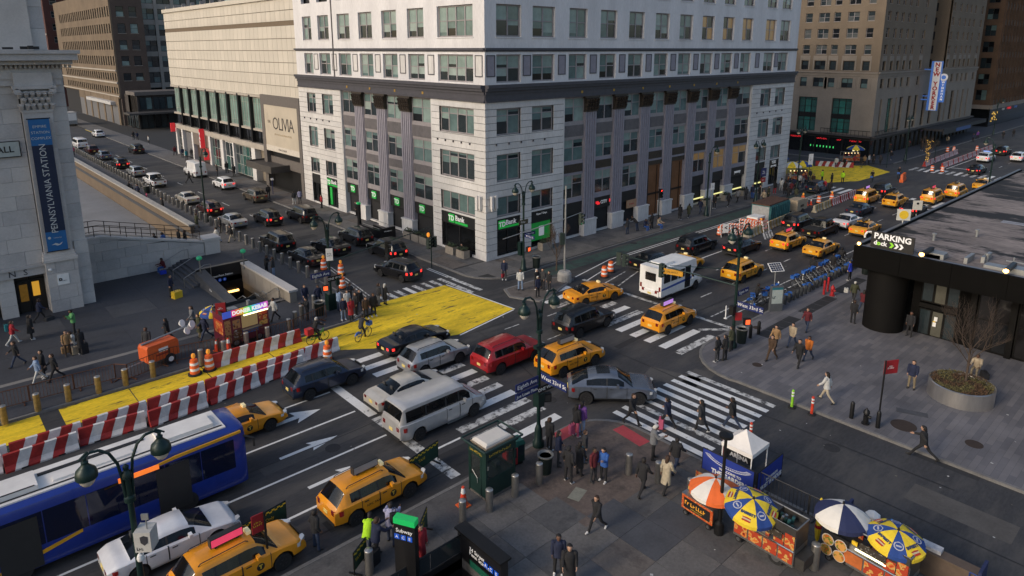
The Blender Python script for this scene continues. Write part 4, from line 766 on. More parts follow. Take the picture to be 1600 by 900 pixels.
for x in (-1.3,-.35,.25,1.3): MB().tube([(x, -3.6,.05),(x, -3.6,.9),(x, -2.8,.9),(x, 2.2,-1.75)], .035).ob('handrail', STEEL, sb)
text('~4', .26, TW, sb, (-2.36,1.2,.5), R(-90), depth=.004)
def globe(loc, label):
 r = root('subway_lamp', loc, 0, label, 'lamp', 'green globe lamps of the subway stair'); MB().cyl((0,0,0),(0,0,1.45),.06, n=8).lathe([(.12,0),(.12,.1),(.06,.16)], 10).ob('post', STEEL, r)
 MB().lathe([(.05,1.42),(.2,1.5),(.25,1.62),(.2,1.74),(.05,1.82)], 14).ob('globe', mat('globe_green', (.02,.3,.15),.35,0,0, emit=(.05,.8,.35), es=.15), r, smooth=60)
globe(gp(314,432,.75), 'green globe lamp post on the landing by the plaza steps'); globe(gp(382,420,.75), 'green globe lamp post behind the stone subway parapet')
s3 = root('subway_entrance', (-28.8,-29.4,0),0, 'black framed subway stair opening with glass side panels in the near pavement', 'subway entrance')
MB().box((3.6,-1.3,-2),(3.95,1.25,1.3)).ob('header', mat('header_black', (0,0,0)), s3); MB().box((3.5,-1.38,1.3),(4.05,1.33,1.38)).ob('coping', BLACK, s3)
MB().box((-3.6,1.0,-3),(3.6,1.15,.35)).box((-3.6,-1.5,-3),(3.6,-1.35,.35)).ob('kerb_wall', mat('header_black', (0,0,0)), s3); MB().tube([(-3.6,1.08,1.1),(3.6,1.08,1.1)], .035).ob('rail', BLACK, s3)
gl = mat('rail_glass', (.03,.035,.04),.1,0,0, coat=.4)
for k in range(5): MB().box((-3.5 + k * 1.42,1.06,.38),(-2.12 + k * 1.42,1.09,1.05)).ob('glass_panel', gl, s3)
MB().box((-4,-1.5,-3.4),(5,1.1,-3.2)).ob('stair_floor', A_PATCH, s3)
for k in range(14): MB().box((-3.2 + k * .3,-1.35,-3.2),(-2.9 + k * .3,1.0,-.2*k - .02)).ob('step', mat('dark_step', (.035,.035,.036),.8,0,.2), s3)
MB().box((3.57,-.9,.15),(3.6,.55,.75)).ob('dark_board', mat('header_panel', (.006,.006,.007),.3), s3); MB().box((3.55,-.75,.12),(3.58,.45,.4)).ob('green_board', mat('board_green', (.01,.07,.045),.4,0,.2, emit=(.02,.6,.3), es=.06), s3)
text('34 Street\nPenn Station', .24, TW, s3,(3.57,.5,.78), R(-90), depth=.004, align='LEFT')
for k, c in enumerate('ACE'): MB().box((3.55,-.5 - k * .3 - .11,.64),(3.57,-.5 - k * .3 + .11,.86)).ob('route_disc', BLUEC, s3); text(c, .2, TW, s3,(3.545,-.5 - k * .3,.75), R(-90), depth=.003)
tt = root('subway_totem', (-27.6,-28.25,.1), R(-62), 'tall black subway totem with a bright green top and the words Subway A C E', 'sign')
MB().box((-.42,-.14,0),(.42,.14,2.75)).ob('body', mat('totem_black', (.01,.01,.011),.3), tt); MB().box((-.43,-.15,2.75),(.43,.15,2.98)).ob('green_top', mat('totem_green', (.01,.42,.10),.4,0,0, emit=(.02,1,.25), es=.22), tt)
text('Subway', .22, TW, tt, (0,-.15,2.5), depth=.004)
for k, c in enumerate('ACE'): MB().box((-.3 + k * .26 - .1,-.155,2.14),(-.3 + k * .26 + .1,-.14,2.34)).ob('route_disc', BLUEC, tt); text(c, .16, TW, tt, (-.3 + k * .26,-.16,2.24), depth=.003)
# small stair by the bank wall
s4 = root('subway_entrance', (-2.4,15.3,.13), R(90), 'small railed subway stair with a dark panel against the bank wall', 'subway entrance')
MB().box((-2.2,-.9,0),(-2.0,.9,1.15)).box((-2.0,.8,0),(2.2,.9,.9)).box((-2.0,-.9,0),(2.2,-.8,.5)).box((2.1,-.9,0),(2.2,.9,.1)).ob('enclosure', mat('header_black', (0,0,0)), s4); MB().box((-2.0,-.8,0),(2.1,.8,.02)).ob('stairwell', GBLK, s4)
for y in (-.85,.85): MB().tube([(-2, y, 1.1),(1.5, y, 1.1),(2.2, y, .3),(2.2, y, 0)], .03).ob('handrail', STEEL, s4)
text('~9', .18, TW, s4,(-2.21,.0,.8), R(-90), depth=.004)
MB().box((2.3,.55,0),(2.7,.8,3.0)).ob('totem', mat('totem_black', (0,0,0)), s4); MB().box((2.28,.53,3.0),(2.72,.82,3.2)).ob('green_top', mat('totem_green', (0,0,0)), s4)
# ---- black parking pavilion ----------------------------------------------------------------------------
BK1 = mat('black_cladding', (.004,.0038,.0035),.85,0,.2,1, spec=.1); BK2 = mat('black_column', (.006,.0055,.005),.7,0,.15,1, spec=.15)
ROOF = ground_mat('roof_membrane', (.22,.185,.168),.42,.3,3,.8, wear=(.014,.013,.013), wear_at=.51, wear_w=.03, wear_scale=.22, stretch=(1.3,.45,1))
pk = root('parking_pavilion', (11.8,-31,0),0, 'low black parking pavilion with a wide stained flat roof and deep overhanging fascia', 'building')
f = F(pk, (9.5,-28.8,0), R(-90))    # the south front: u to the right, d into the building
for k in range(13): f.put('fascia_panel', MB().box((k * 3.02 + .008,0,4.55),(k * 3.02 + 3.012,.3,6.1)), BK1)
f.put('fascia_return', MB().box((0,.3,4.55),(.3,46,6.1)), BK1); f.put('soffit', MB().box((.3,.3,4.6),(39,4,4.75)), BK1); f.put('roof', MB().box((.3,.3,5.7),(50,46,5.95)), ROOF)
f.put('roof_edge', MB().box((.3,.3,5.95),(39,.75,6.06)).box((.0,.3,6.1),(.22,46,6.16)), mat('edge_metal', (.19,.2,.22),.5,.5))
f.put('wall', MB().box((3.4,2.3,0),(3.9,2.6,4.6)).box((6.2,2.3,0),(39,2.6,4.6)).box((.5,2.3,0),(.8,40,4.6)), BK1)
f.put('drum_column', MB().lathe([(1.3,0),(1.3,4.6)], 28), BK2, smooth=30, at=(1.9,1.7,0))
for k in range(3):
 for j, (z0, z1) in enumerate(((.0,2.0),(2.4,4.5))):
  if k == 2 and j == 0: pass
  window(f, 3.9 + k * .77,3.9 + (k + 1) * .77, z0 + .1, z1,1,1,2.35, BK2, lambda *a: random.choice((GD, G_('foyer', (.07,.068,.055),.2,(1,.85,.5),.05))),.07)
f.put('door_transom', MB().box((3.9,2.25,2.1),(6.2,2.45,2.4)), BK2); f.put('door_notice', MB().box((4.85,2.26,.9),(5.05,2.3,1.2)).box((4.9,2.26,1.3),(5.1,2.3,1.6)), WHITE); f.put('door_notice', MB().box((4.85,2.25,1.22),(5.0,2.3,1.3)), YELP)
for u in (7.3,9.5,12.0,14.6): window(f, u, u + 2.0,.2,4.4,2,2,2.15, BK2, lambda *a: random.choice((GBLK, G_('smoked', (.012,.011,.011),.12))),.08)
for u in (6.9,9.1,11.6,14.2): f.put('pilaster', MB().box((u, 2.0,0),(u + .35,2.3,4.6)), BK2)
WARM = mat('warm_lamp', (.9,.6,.2),.4,0,0, emit=(1,.55,.15), es=12)
for u in (3.55,7.05,9.3,11.8): f.put('soffit_lamp', MB().lathe([(.03,0),(.07,.06),(.06,.12)], 10), WARM, at=(u, 1.9,4.2))
f.put('roof_kerb', MB().box((3.9,1.2,5.95),(5.0,2.6,6.2)).box((6.3,1.4,5.95),(6.5,3.0,6.35)).box((7.0,2.4,5.95),(7.2,4.2,6.35)).box((7.4,1.4,5.95),(9.0,2.2,6.15)), GALV)
for u in (4.3,8.9): f.put('roof_floodlight', MB().box((u - .12,-.1,6.3),(u + .12,1.9,6.55)).box((u - .3,1.2,5.95),(u + .9,2.1,6.3),1), [BLACK, GALV]); f.put('floodlight_bulb', MB().lathe([(.05,0),(.15,.08),(.15,.2),(.04,.26)], 12), WARM, at=(u, -.2,6.3))
f.put('flood_lamp', MB().lathe([(.04,0),(.12,.08),(.1,.2)], 12), WARM, at=(.35,-.1,6.2))
f.put('gooseneck_pipe', MB().tube([(.9,.8,5.9),(.9,.8,6.9),(.8,.7,7.1),(.6,.5,7.1),(.5,.4,6.9),(.5,.4,6.7)], .07,8), WHITE)
pi = MB().tube([(8.2,3.2,6.2),(30,3.4,6.2)], .06).tube([(9,2.2,6.2),(30,2.2,6.2)], .05)
for k in range(9): pi.cyl((8.6 + k * 2.2,3.2,5.9),(8.6 + k * 2.2,3.2,6.5),.05, n=6)
f.put('roof_pipe', pi, GALV); f.put('conduit_bundle', MB().box((9.6,4.2,5.95),(16,5.4,6.25)), mat('rust_red', (.16,.035,.02),.8,.2,.4,3))
for u, d in ((3.2,6),(5,9.5),(10,8),(7.2,3),(12.2,16)): f.put('roof_vent', MB().lathe([(.09,0),(.09,.45),(.16,.46),(.16,.56),(.03,.6)], 10), GALV, at=(u, d, 5.95))
for u, d, s in ((14.6,12.5,1),(16.5,9,.8)): f.put('roof_hatch', MB().prism([(-1.1,-.9),(1.1,-.9),(1.1,.9),(-1.1,.9)], 0,.35).vprism([(-1,.35),(1,.35),(.3,1.5),(-.2,1.5)], -.8,.8), mat('hatch_tan', (.25,.21,.16),.7), at=(u, d, 5.95))
for u, d, du, dd in ((9,13,4,2.2),(5,16,3,1),(12,20,5,2)): f.put('roof_patch', MB().box((u, d, 5.95),(u + du, d + dd, 5.956)), mat('roof_patch_pale', (.28,.29,.32),.8,0,.3,1))
for k in range(7): f.put('roof_seam', MB().box((.4,4.5 + k * 6,5.95),(40,4.56 + k * 6,5.962)), mat('roof_seam', (.09,.085,.085),.8))
for u, d, du, dd in ((9.5,9,10,2.2),(11,14,13,4),(9,20.5,14,3.5),(11,6.6,7,1.3),(14.5,17.5,8,2.6),(8.5,24,9,1.8),(17,24,12,3),(12.5,11.2,3.5,.8)): f.put('wet_patch', MB().prism([(u + du * .5*(1 + math.cos(a * .449) * (1 + .25*math.sin(a * 2.3 + u))), d + dd * .5*(1 + math.sin(a * .449) * (1 + .3*math.sin(a * 1.7 + d)))) for a in range(14)], 5.95,5.957), mat('wet_roof', (.012,.012,.013),.35,0,.3,1))
for u, d, s_ in ((20,6,1.6),(24,12,2.2),(19,30,2.0)): f.put('air_unit', MB().box((u, d, 5.95),(u + s_ * 1.4, d + s_, 6.95)).box((u - .1, d - .1,6.95),(u + s_ * 1.4 + .1, d + s_ + .1,7.02)), GALV)
ps = root('parking_sign', (9.8,-29.75,6.15), R(-90), 'black roof sign with white PARKING lettering and green chevrons', 'sign')
MB().box((0,0,0),(2.7,.12,1.15)).box((.3,.12,0),(.4,.5,.8)).box((2.3,.12,0),(2.4,.5,.8)).ob('board', SIGNBLK, ps); text('PARKING', .56, TW, ps, (1.35,-.01,.84), bold=.018, depth=.01); text('dock', .42, TW, ps, (.62,-.01,.36), bold=.014, depth=.01); text('o', .42, mat('lime', (.25,.6,.03),.5,0,0, emit=(.4,1,.05), es=.3), ps, (.52,-.016,.36), bold=.02, depth=.012)
for k in range(3): MB().vprism([(1.2 + k * .3,.18),(1.36 + k * .3,.18),(1.5 + k * .3,.36),(1.36 + k * .3,.54),(1.2 + k * .3,.54),(1.34 + k * .3,.36)], -.02,0).ob('chevron', TW if k else mat('lime', (0,0,0)), ps)
for loc, lab, ic in ((gp(1410,352,6.0), 'small white notice board with a yellow taxi disc on the pavilion roof edge', 1),((45.5,-21.9,0), 'white notice board with a small dark emblem standing by the kerb taxis', 0)):
 n = root('notice_board', loc, R(-50), lab, 'sign'); MB().box((-.5,-.03,.4 if ic else 1.7),(.5,.03,1.3 if ic else 2.8)).cyl((0,.05,0),(0,.05,1.2),.04, n=6).ob('board', mat('board_cream', (.6,.6,.55),.6), n)
 (MB().cyl((0,-.05,.85),(0,-.03,.85),.34, n=20) if ic else MB().cyl((0,-.05,2.45),(0,-.03,2.45),.13, n=12)).ob('emblem', YELP if ic else BLACK, n)
# ------------------------------------------------------------------ vehicles
def lerp(tab, x):
 if x <= tab[0][0]: return tab[0][1]
 for (a, p),(b, q) in zip(tab, tab[1:]):
  if x <= b: return p + (q - p) * (x - a) / (b - a)
 return tab[-1][1]
PAINT = mat('car_paint', (.05,.05,.05),.3,0,0, coat=.8)
def paint(name, c, metal=.15, rough=.32): return mat('paint_' + name, c, rough, metal, .12,1.2, coat=.6)
def car_proto(L, W, belt, roof, wheels, r, sides, wsh, rsh, roofw, cladding=False, doors=(), extra=None, lowglass=None, zb0=.24, nose=.22, lightz=(.68,.84), tailz=(.78,1.0), rails=False, taxi=None, plate_z=.62, tint=None):
 """x runs from the rear bumper (-L/2) to the front (+L/2); one lofted shell is cut into paint, glass and cladding"""
 P = Proto(); h = W / 2; X0 = -L / 2
 xs = {-L / 2,-L / 2 + .05,-L / 2 + .16, L / 2, L / 2 - .06, L / 2 - .2, L / 2 - .4}
 for t in (belt, roof): xs |= {X0 + a for a, _ in t if 0 <= a <= L}
 R_ = r + .065
 for wx in wheels: xs |= {X0 + wx + R_ * k for k in (-1.02,-.97,-.8,-.5,0,.5,.8,.97,1.02)}
 for a, b in list(sides) + [wsh, rsh] + list(doors): xs |= {X0 + a, X0 + b}
 n = int(L / .3); xs |= {-L / 2 + L * i / n for i in range(n)}
 xs = sorted(x for x in xs if -L / 2 - 1e-6 <= x <= L / 2 + 1e-6); ys = [xs[0]]
 for x in xs[1:]:
  if x - ys[-1] > .012: ys.append(x)
 xs = ys
 def section(x):
  d = abs(x) / (L / 2); tp = 1 - nose * max(0,(d - .72) / .28) ** 2.4 * .62; hw = h * tp
  a = x - X0; zb = zb0 + .12*max(0,(d - .9) / .1)
  for wx in wheels:
   q = abs(a - wx)
   if q < R_: zb = max(zb, r + math.sqrt(max(0, R_ * R_ - q * q)) - .0)
  bz, rz = lerp(belt, a), lerp(roof, a); green = max(0, rz - bz); k = min(1, green / .35)
  z2 = max(zb + .04, zb0 + .16); zm = max(zb + .05, zb0 + (bz - zb0) * .55)
  rw = hw * (.90 - (.90 - roofw) * k); rz = max(rz, bz + .02)
  rz = max(rz, bz + .03); ez = max(bz + .022, rz - .045 - .03*k); sy, sz = hw * .935, bz + .012
  def up(t): return (sy + (rw - sy) * t, sz + (ez - sz) * t)
  return [(0, zb),(hw * .86, zb),(hw * .965, min(z2, bz - .06)),(hw, min(zm, bz - .04)),(hw * .985, bz - .02),(sy, sz), up(.09*k + .01), up(.80),(rw, ez),(rw * .86, max(bz + .026, rz - .004)),(0, max(bz + .034, rz + .025*k))]
 S = [section(x) for x in xs]; nj = len(S[0])
 groups = {'body': MB(), 'clad': MB(), 'windscreen': MB(), 'rear_window': MB(), 'sides': {}, 'doors': {}}
 def quad(mb, i, j, off=0.0, sgn=1):
  a, b = S[i], S[i + 1]
  pts = [(xs[i], a[j][0], a[j][1]),(xs[i + 1], b[j][0], b[j][1]),(xs[i + 1], b[j + 1][0], b[j + 1][1]),(xs[i], a[j + 1][0], a[j + 1][1])]
  v = [(x, sgn * (y + off), z + (off * .4 if j > 7 else 0)) for x, y, z in pts]; mb.add(v, [(0,1,2,3) if sgn < 0 else (3,2,1,0)])
 for sgn in (1,-1):
  for i in range(len(xs) - 1):
   m_ = (xs[i] + xs[i + 1]) / 2 - X0
   for j in range(nj - 1):
    if j == 6 and any(a < m_ < b for a, b in sides):
     key = (sgn, [q for q in sides if q[0] < m_ < q[1]][0]); quad(groups['sides'].setdefault(key, MB()), i, j, -.004, sgn); continue
    if j in (6,7) and min(a for a, b in sides) < m_ < max(b for a, b in sides) and (j == 6): quad(groups['clad'], i, j, 0, sgn); continue
    if j >= 8 and wsh[0] < m_ < wsh[1]: quad(groups['windscreen'], i, j, -.002, sgn); continue
    if j >= 8 and rsh[0] < m_ < rsh[1]: quad(groups['rear_window'], i, j, -.002, sgn); continue
    if j == 0 or (cladding and j == 1): quad(groups['clad'], i, j, 0, sgn); continue
    quad(groups['body'], i, j, 0, sgn)
    for dd in doors:
     if dd[0] < m_ < dd[1] and 2 <= j <= 5: quad(groups['doors'].setdefault((sgn, dd), MB()), i, j, .007, sgn)
 for end, i in ((-1,0),(1, len(xs) - 1)):
  s = S[i]; ring = [(xs[i], y, z) for y, z in s] + [(xs[i], -y, z) for y, z in s[-2:0:-1]]
  groups['body'].add(ring, [tuple(range(len(ring)))[::-end]])
 def weld(mb):
  k = {}; idx = []; vs = []
  for p in mb.v:
   q = tuple(round(c, 4) for c in p)
   if q not in k: k[q] = len(vs); vs.append(p)
   idx.append(k[q])
  fs, ms = [], []
  for f_, m_ in zip(mb.f, mb.m):
   g_ = []
   for v in f_:
    if not g_ or g_[-1] != idx[v]: g_.append(idx[v])
   if g_[0] == g_[-1]: g_.pop()
   if len(set(g_)) >= 3: fs.append(tuple(g_)); ms.append(m_)
  mb.v, mb.f, mb.m = vs, fs, ms; return mb
 P.part('body', weld(groups['body']), PAINT, smooth=38, paint={0: 'body'}); P.part('underbody', weld(groups['clad']), BLKPL, smooth=38)
 for dx in {q for d_ in doors for q in d_}:
  a_ = section(X0 + dx - .012); b_ = section(X0 + dx + .012)
  for sgn in (1,-1):
   sm_ = MB()
   for j in (2,3,4): sm_.add([(X0 + dx - .014, sgn * (a_[j][0] + .010), a_[j][1]),(X0 + dx + .014, sgn * (b_[j][0] + .010), b_[j][1]),(X0 + dx + .014, sgn * (b_[j + 1][0] + .010), b_[j + 1][1]),(X0 + dx - .014, sgn * (a_[j + 1][0] + .010), a_[j + 1][1])], [(0,1,2,3)])
   P.part('door_seam', sm_, BLKPL)
 tg = tint or CARGLASS
 if groups['windscreen'].v: P.part('windscreen', weld(groups['windscreen']), CARGLASS, smooth=40)
 if groups['rear_window'].v: P.part('rear_window', weld(groups['rear_window']), tg, smooth=40)
 for (sgn, q), mb in groups['sides'].items(): P.part('side_window', weld(mb), tg, smooth=40)
 for (sgn, q), mb in groups['doors'].items():
  d = P.part('door', weld(mb), PAINT, smooth=38, paint={0: 'body'}); zb_ = lerp(belt, q[0]) - .13; y_ = sgn * h * 1.005
  P.part('handle', MB().box((X0 + q[0] + .12, y_ - .012, zb_),(X0 + q[0] + .32, y_ + .02, zb_ + .035)), BLKPL, up=d)
 ty = MB().lathe([(r * .62,-.1),(r * .93,-.115),(r, -.07),(r, .07),(r * .93,.115),(r * .62,.1)], 22); rm = MB().lathe([(r * .64,-.06),(r * .64,.085),(r * .5,.1),(r * .16,.07),(.02,.09)], 18)
 for k in range(5):
  a = 2*math.pi * k / 5; rm.add([(r * .5*math.cos(a + q), r * .5*math.sin(a + q),.102) for q in (.25,1.0)] + [(r * .18*math.cos(a + .6), r * .18*math.sin(a + .6),.1)], [(0,1,2)], 1)
 tym, rmm = ty.mesh('tyre', RUBBER, 40), rm.mesh('rim', [RIM, BLKPL])
 for wx in wheels:
  for s in (1,-1):
   w_ = P.part('wheel', tym, None, (X0 + wx, s * (h - .125), r),(R(-90*s),0,0)); P.part('rim', rmm, None, up=w_)
 def strip(z0, z1, x_in, frm, mt, name, paintkey=None):
  for s in (1,-1):
   xe = frm * (L / 2); i = 0 if frm < 0 else len(xs) - 1
   y1 = h * .90; y0 = h * .52
   P.part(name, MB().prism([(xe + frm * .015, s * y0),(xe + frm * .012, s * h * .72),(xe - frm * x_in, s * (h * .985)),(xe - frm * (x_in + .12), s * (h * .985)),(xe - frm * .1, s * y0)], z0, z1), mt, paint=paintkey)
 strip(*lightz, .30,1, HEADL, 'headlight'); strip(*tailz, .22,-1, TAILL, 'tail_light', {0: 'tail'})
 P.part('grille', MB().box((L / 2 - .05,-h * .48, lightz[0] - .12),(L / 2 + .012, h * .48, lightz[1] - .02)), BLKPL); P.part('bumper', MB().box((L / 2 - .12,-h * .72, zb0 + .05),(L / 2 + .02, h * .72, zb0 + .22)), BLKPL); P.part('bumper', MB().box((-L / 2 - .02,-h * .76, zb0 + .05),(-L / 2 + .12, h * .76, zb0 + .2)), BLKPL)
 P.part('number_plate', MB().box((-L / 2 - .022,-.16, plate_z),(-L / 2 + .02,.16, plate_z + .16)), PLATE)
 mx = X0 + wsh[0] - .12; mz = lerp(belt, wsh[0] - .2) + .06
 for s in (1,-1): P.part('mirror', MB().box((mx, s * h * .94, mz),(mx + .13, s * (h + .16), mz + .15)), PAINT, paint={0: 'body'})
 if wsh[0] < 8:
  for sx in (.55,1.5):
   for s in (1,-1): P.part('seat', MB().box((X0 + wsh[0] - sx - .25, s * .38 - .22,.5),(X0 + wsh[0] - sx + .2, s * .38 + .22,.72)).box((X0 + wsh[0] - sx - .35, s * .38 - .22,.7),(X0 + wsh[0] - sx - .22, s * .38 + .22,1.18)).box((X0 + wsh[0] - sx - .34, s * .38 - .12,1.2),(X0 + wsh[0] - sx - .25, s * .38 + .12,1.36)), mat('seat_cloth', (.05,.05,.052),.9))
 if rails:
  ra = [p for p in roof if p[1] > max(q[1] for q in roof) - .12]
  for s in (1,-1): P.part('roof_rail', MB().tube([(X0 + rails[0], s * h * roofw * .8, lerp(roof, rails[0]) + .02),(X0 + rails[0] + .1, s * h * roofw * .8, lerp(roof, rails[0] + .2) + .07),(X0 + rails[1] - .1, s * h * roofw * .8, lerp(roof, rails[1] - .2) + .07),(X0 + rails[1], s * h * roofw * .8, lerp(roof, rails[1]) + .02)], .018,5), BLKPL)
 if extra: extra(P, X0, h)
 return P
def taxi_kit(ad=True, z=1.7, at=0.0, dec=((.45,.70),(-.75,.68))):
 def fn(P, X0, h):
  P.part('roof_light', MB().box((at + .55,-.16, z - .02),(at + .72,.16, z + .11)), mat('roof_light', (.8,.7,.4),.4,0,0, emit=(1,.8,.4), es=.35))
  if ad:
   b = P.part('roof_advert', MB().vprism([(at - .75, z + .1),(at + .45, z + .1),(at + .45, z + .45),(at - .75, z + .45)], -.13,.13).box((at - .6,-.1, z - .03),(at - .5,.1, z + .1)).box((at + .2,-.1, z - .03),(at + .3,.1, z + .1)), [BLKPL])
   for s in (1,-1): P.part('advert_panel', MB().box((at - .72, s * .131, z + .13),(at + .42, s * .139, z + .42)), mat('advert_grey', (.3,.3,.3)), up=b, paint={0: 'ad'})
  for s in (1,-1):
   e = P.part('emblem', MB().cyl((dec[0][0], s * (h + .0), dec[0][1]),(dec[0][0], s * (h + .014), dec[0][1]),.15, n=20), mat('decal_black', (.015,.015,.015),.5,0,0))
   P.part('lettering', textmesh('T', .22, mat('taxi_letter', (.75,.5,.05),.5,0,0),.002, bold=.012), None, (dec[0][0], s * (h + .018), dec[0][1]),(R(90),0, R(180) if s > 0 else 0), up=e)
   P.part('lettering', textmesh('NYC TAXI', .15, mat('decal_black', (0,0,0)),.002), None, (dec[1][0], s * (h + .013), dec[1][1]),(R(90),0, R(180) if s > 0 else 0))
 return fn
def both(*fs):
 def fn(P, X0, h):
  for q in fs: q(P, X0, h)
 return fn
SUVA = dict(L=4.62, W=1.86, belt=[(0,.95),(.3,1.08),(3.1,1.02),(3.5,1.0),(4.25,.90),(4.5,.78),(4.62,.62)], roof=[(0,.98),(.12,1.12),(.55,1.60),(.8,1.66),(2.4,1.69),(2.75,1.62),(3.45,1.06),(3.6,1.02),(4.62,.6)], wheels=(.93,3.62), r=.35, sides=((.75,1.15),(1.24,2.02),(2.1,3.0)), wsh=(2.72,3.48), rsh=(.14,.56), roofw=.70, cladding=True, doors=((1.2,2.06),(2.08,3.15)), rails=(.7,2.5))
SEDA = dict(L=4.85, W=1.84, belt=[(0,.86),(.35,.98),(1.0,1.0),(3.3,.94),(3.7,.92),(4.5,.80),(4.75,.66),(4.85,.52)], roof=[(0,.88),(.5,1.0),(.75,1.03),(1.55,1.40),(2.0,1.45),(2.6,1.45),(2.95,1.38),(3.75,.95),(4.85,.55)], wheels=(1.02,3.86), r=.33, sides=((1.25,2.02),(2.1,3.1)), wsh=(2.92,3.72), rsh=(.8,1.56), roofw=.68, doors=((1.3,2.06),(2.08,3.2)), lightz=(.60,.73), tailz=(.72,.88))
SUVB = dict(SUVA, L=4.95, W=1.96, belt=[(0,1.0),(.3,1.12),(3.3,1.08),(3.7,1.05),(4.6,.98),(4.85,.85),(4.95,.66)], roof=[(0,1.02),(.1,1.2),(.4,1.68),(.7,1.76),(2.5,1.79),(2.85,1.72),(3.6,1.12),(3.75,1.07),(4.95,.64)], wheels=(1.0,3.92), r=.37, sides=((.62,1.15),(1.25,2.1),(2.18,3.15)), wsh=(2.82,3.62), rsh=(.12,.42), doors=((1.22,2.13),(2.15,3.25)), rails=(.6,2.6), roofw=.74)
COUPE = dict(SUVA, L=4.94, W=2.0, belt=[(0,.98),(.3,1.12),(3.3,1.06),(3.7,1.03),(4.55,.95),(4.82,.82),(4.94,.64)], roof=[(0,1.0),(.18,1.16),(.9,1.50),(1.6,1.66),(2.4,1.69),(2.8,1.62),(3.6,1.08),(3.75,1.05),(4.94,.62)], wheels=(1.0,3.95), r=.38, sides=((1.0,2.1),(2.18,3.1)), wsh=(2.78,3.6), rsh=(.2,1.1), doors=((1.25,2.13),(2.15,3.25)), rails=False, roofw=.66)
VANN = dict(L=4.75, W=1.76, belt=[(0,.98),(.1,1.02),(3.5,1.0),(3.9,.98),(4.4,.88),(4.65,.74),(4.75,.56)], roof=[(0,1.02),(.06,1.3),(.25,1.80),(.5,1.86),(2.7,1.86),(3.0,1.78),(3.95,1.02),(4.75,.6)], wheels=(.85,3.75), r=.33, sides=((.45,1.35),(1.45,2.4),(2.5,3.45)), wsh=(2.98,3.9), rsh=(.07,.28), roofw=.80, doors=((1.4,2.45),(2.47,3.55)))
TRAN = dict(L=5.6, W=2.05, belt=[(0,1.1),(.1,1.15),(4.5,1.15),(4.8,1.12),(5.3,1.0),(5.5,.86),(5.6,.62)], roof=[(0,1.2),(.05,1.5),(.18,2.3),(.4,2.42),(3.8,2.42),(4.05,2.34),(4.85,1.2),(5.6,.66)], wheels=(1.1,4.65), r=.35, sides=((.35,1.5),(1.6,2.75),(2.85,3.6),(3.7,4.4)), wsh=(4.03,4.8), rsh=(.06,.2), roofw=.84, doors=((2.8,3.65),(3.67,4.5)))
P_SUV, P_SED, P_SUVB, P_COUPE = car_proto(**SUVA), car_proto(**SEDA), car_proto(**SUVB), car_proto(**COUPE, extra=lambda P, X0, h: P.part('sunroof', MB().box((X0 + 1.6,-.45,1.66),(X0 + 2.35,.45,1.712)), CARGLASS))
P_TSUV = car_proto(**SUVA, extra=taxi_kit(True, 1.68,-.25,((.42,.70),(-.55,.72)))); P_TSUV0 = car_proto(**SUVA, extra=taxi_kit(False, 1.68,-.25,((.42,.70),(-.55,.72)))); P_TSED = car_proto(**SEDA, extra=taxi_kit(True, 1.45,-.2,((.35,.62),(-.6,.66)))); P_TSED0 = car_proto(**SEDA, extra=taxi_kit(False, 1.45,-.2,((.35,.62),(-.6,.66)))); P_TVAN = car_proto(**VANN, extra=taxi_kit(True, 1.87,-.4,((.75,.74),(-.4,.74))))
P_PAX = car_proto(**dict(TRAN, roof=[(0,1.2),(.05,1.4),(.22,1.98),(.45,2.07),(3.8,2.07),(4.05,2.0),(4.85,1.2),(5.6,.66)])); P_VAN = car_proto(**dict(TRAN, sides=((3.7,4.4),), rsh=(9,9.1)))
def boxes(*bs):
 def fn(P, X0, h):
  for n, a, b, m in bs: P.part(n, MB().box(a, b), m, paint={0: 'body'} if m is PAINT else None)
 return fn
PICK = dict(L=5.7, W=1.98, belt=[(0,1.05),(2.0,1.06),(4.2,1.12),(4.5,1.1),(5.4,1.02),(5.6,.88),(5.7,.6)], roof=[(0,1.06),(2.0,1.07),(2.15,1.75),(2.4,1.85),(3.6,1.86),(3.85,1.78),(4.5,1.14),(5.7,.62)], wheels=(1.2,4.75), r=.4, sides=((2.35,3.05),(3.12,4.1)), wsh=(3.82,4.48), rsh=(2.02,2.16), roofw=.76, doors=((2.3,3.08),(3.1,4.15)), zb0=.36)
P_PICK = car_proto(**PICK, extra=lambda P, X0, h: P.part('load_bed', MB().box((X0 + .12,-.78,1.02),(X0 + 1.95,.78,1.105)), mat('bed_liner', (.02,.02,.02),.8)))
POLI = dict(SUVB)
P_POL = car_proto(**POLI, extra=lambda P, X0, h: P.part('light_bar', MB().box((-.1,-.5,1.8),(.15,.5,1.92)), mat('bar_blue', (.1,.2,.6),.3,0,0, emit=(.3,.5,1), es=.8)))
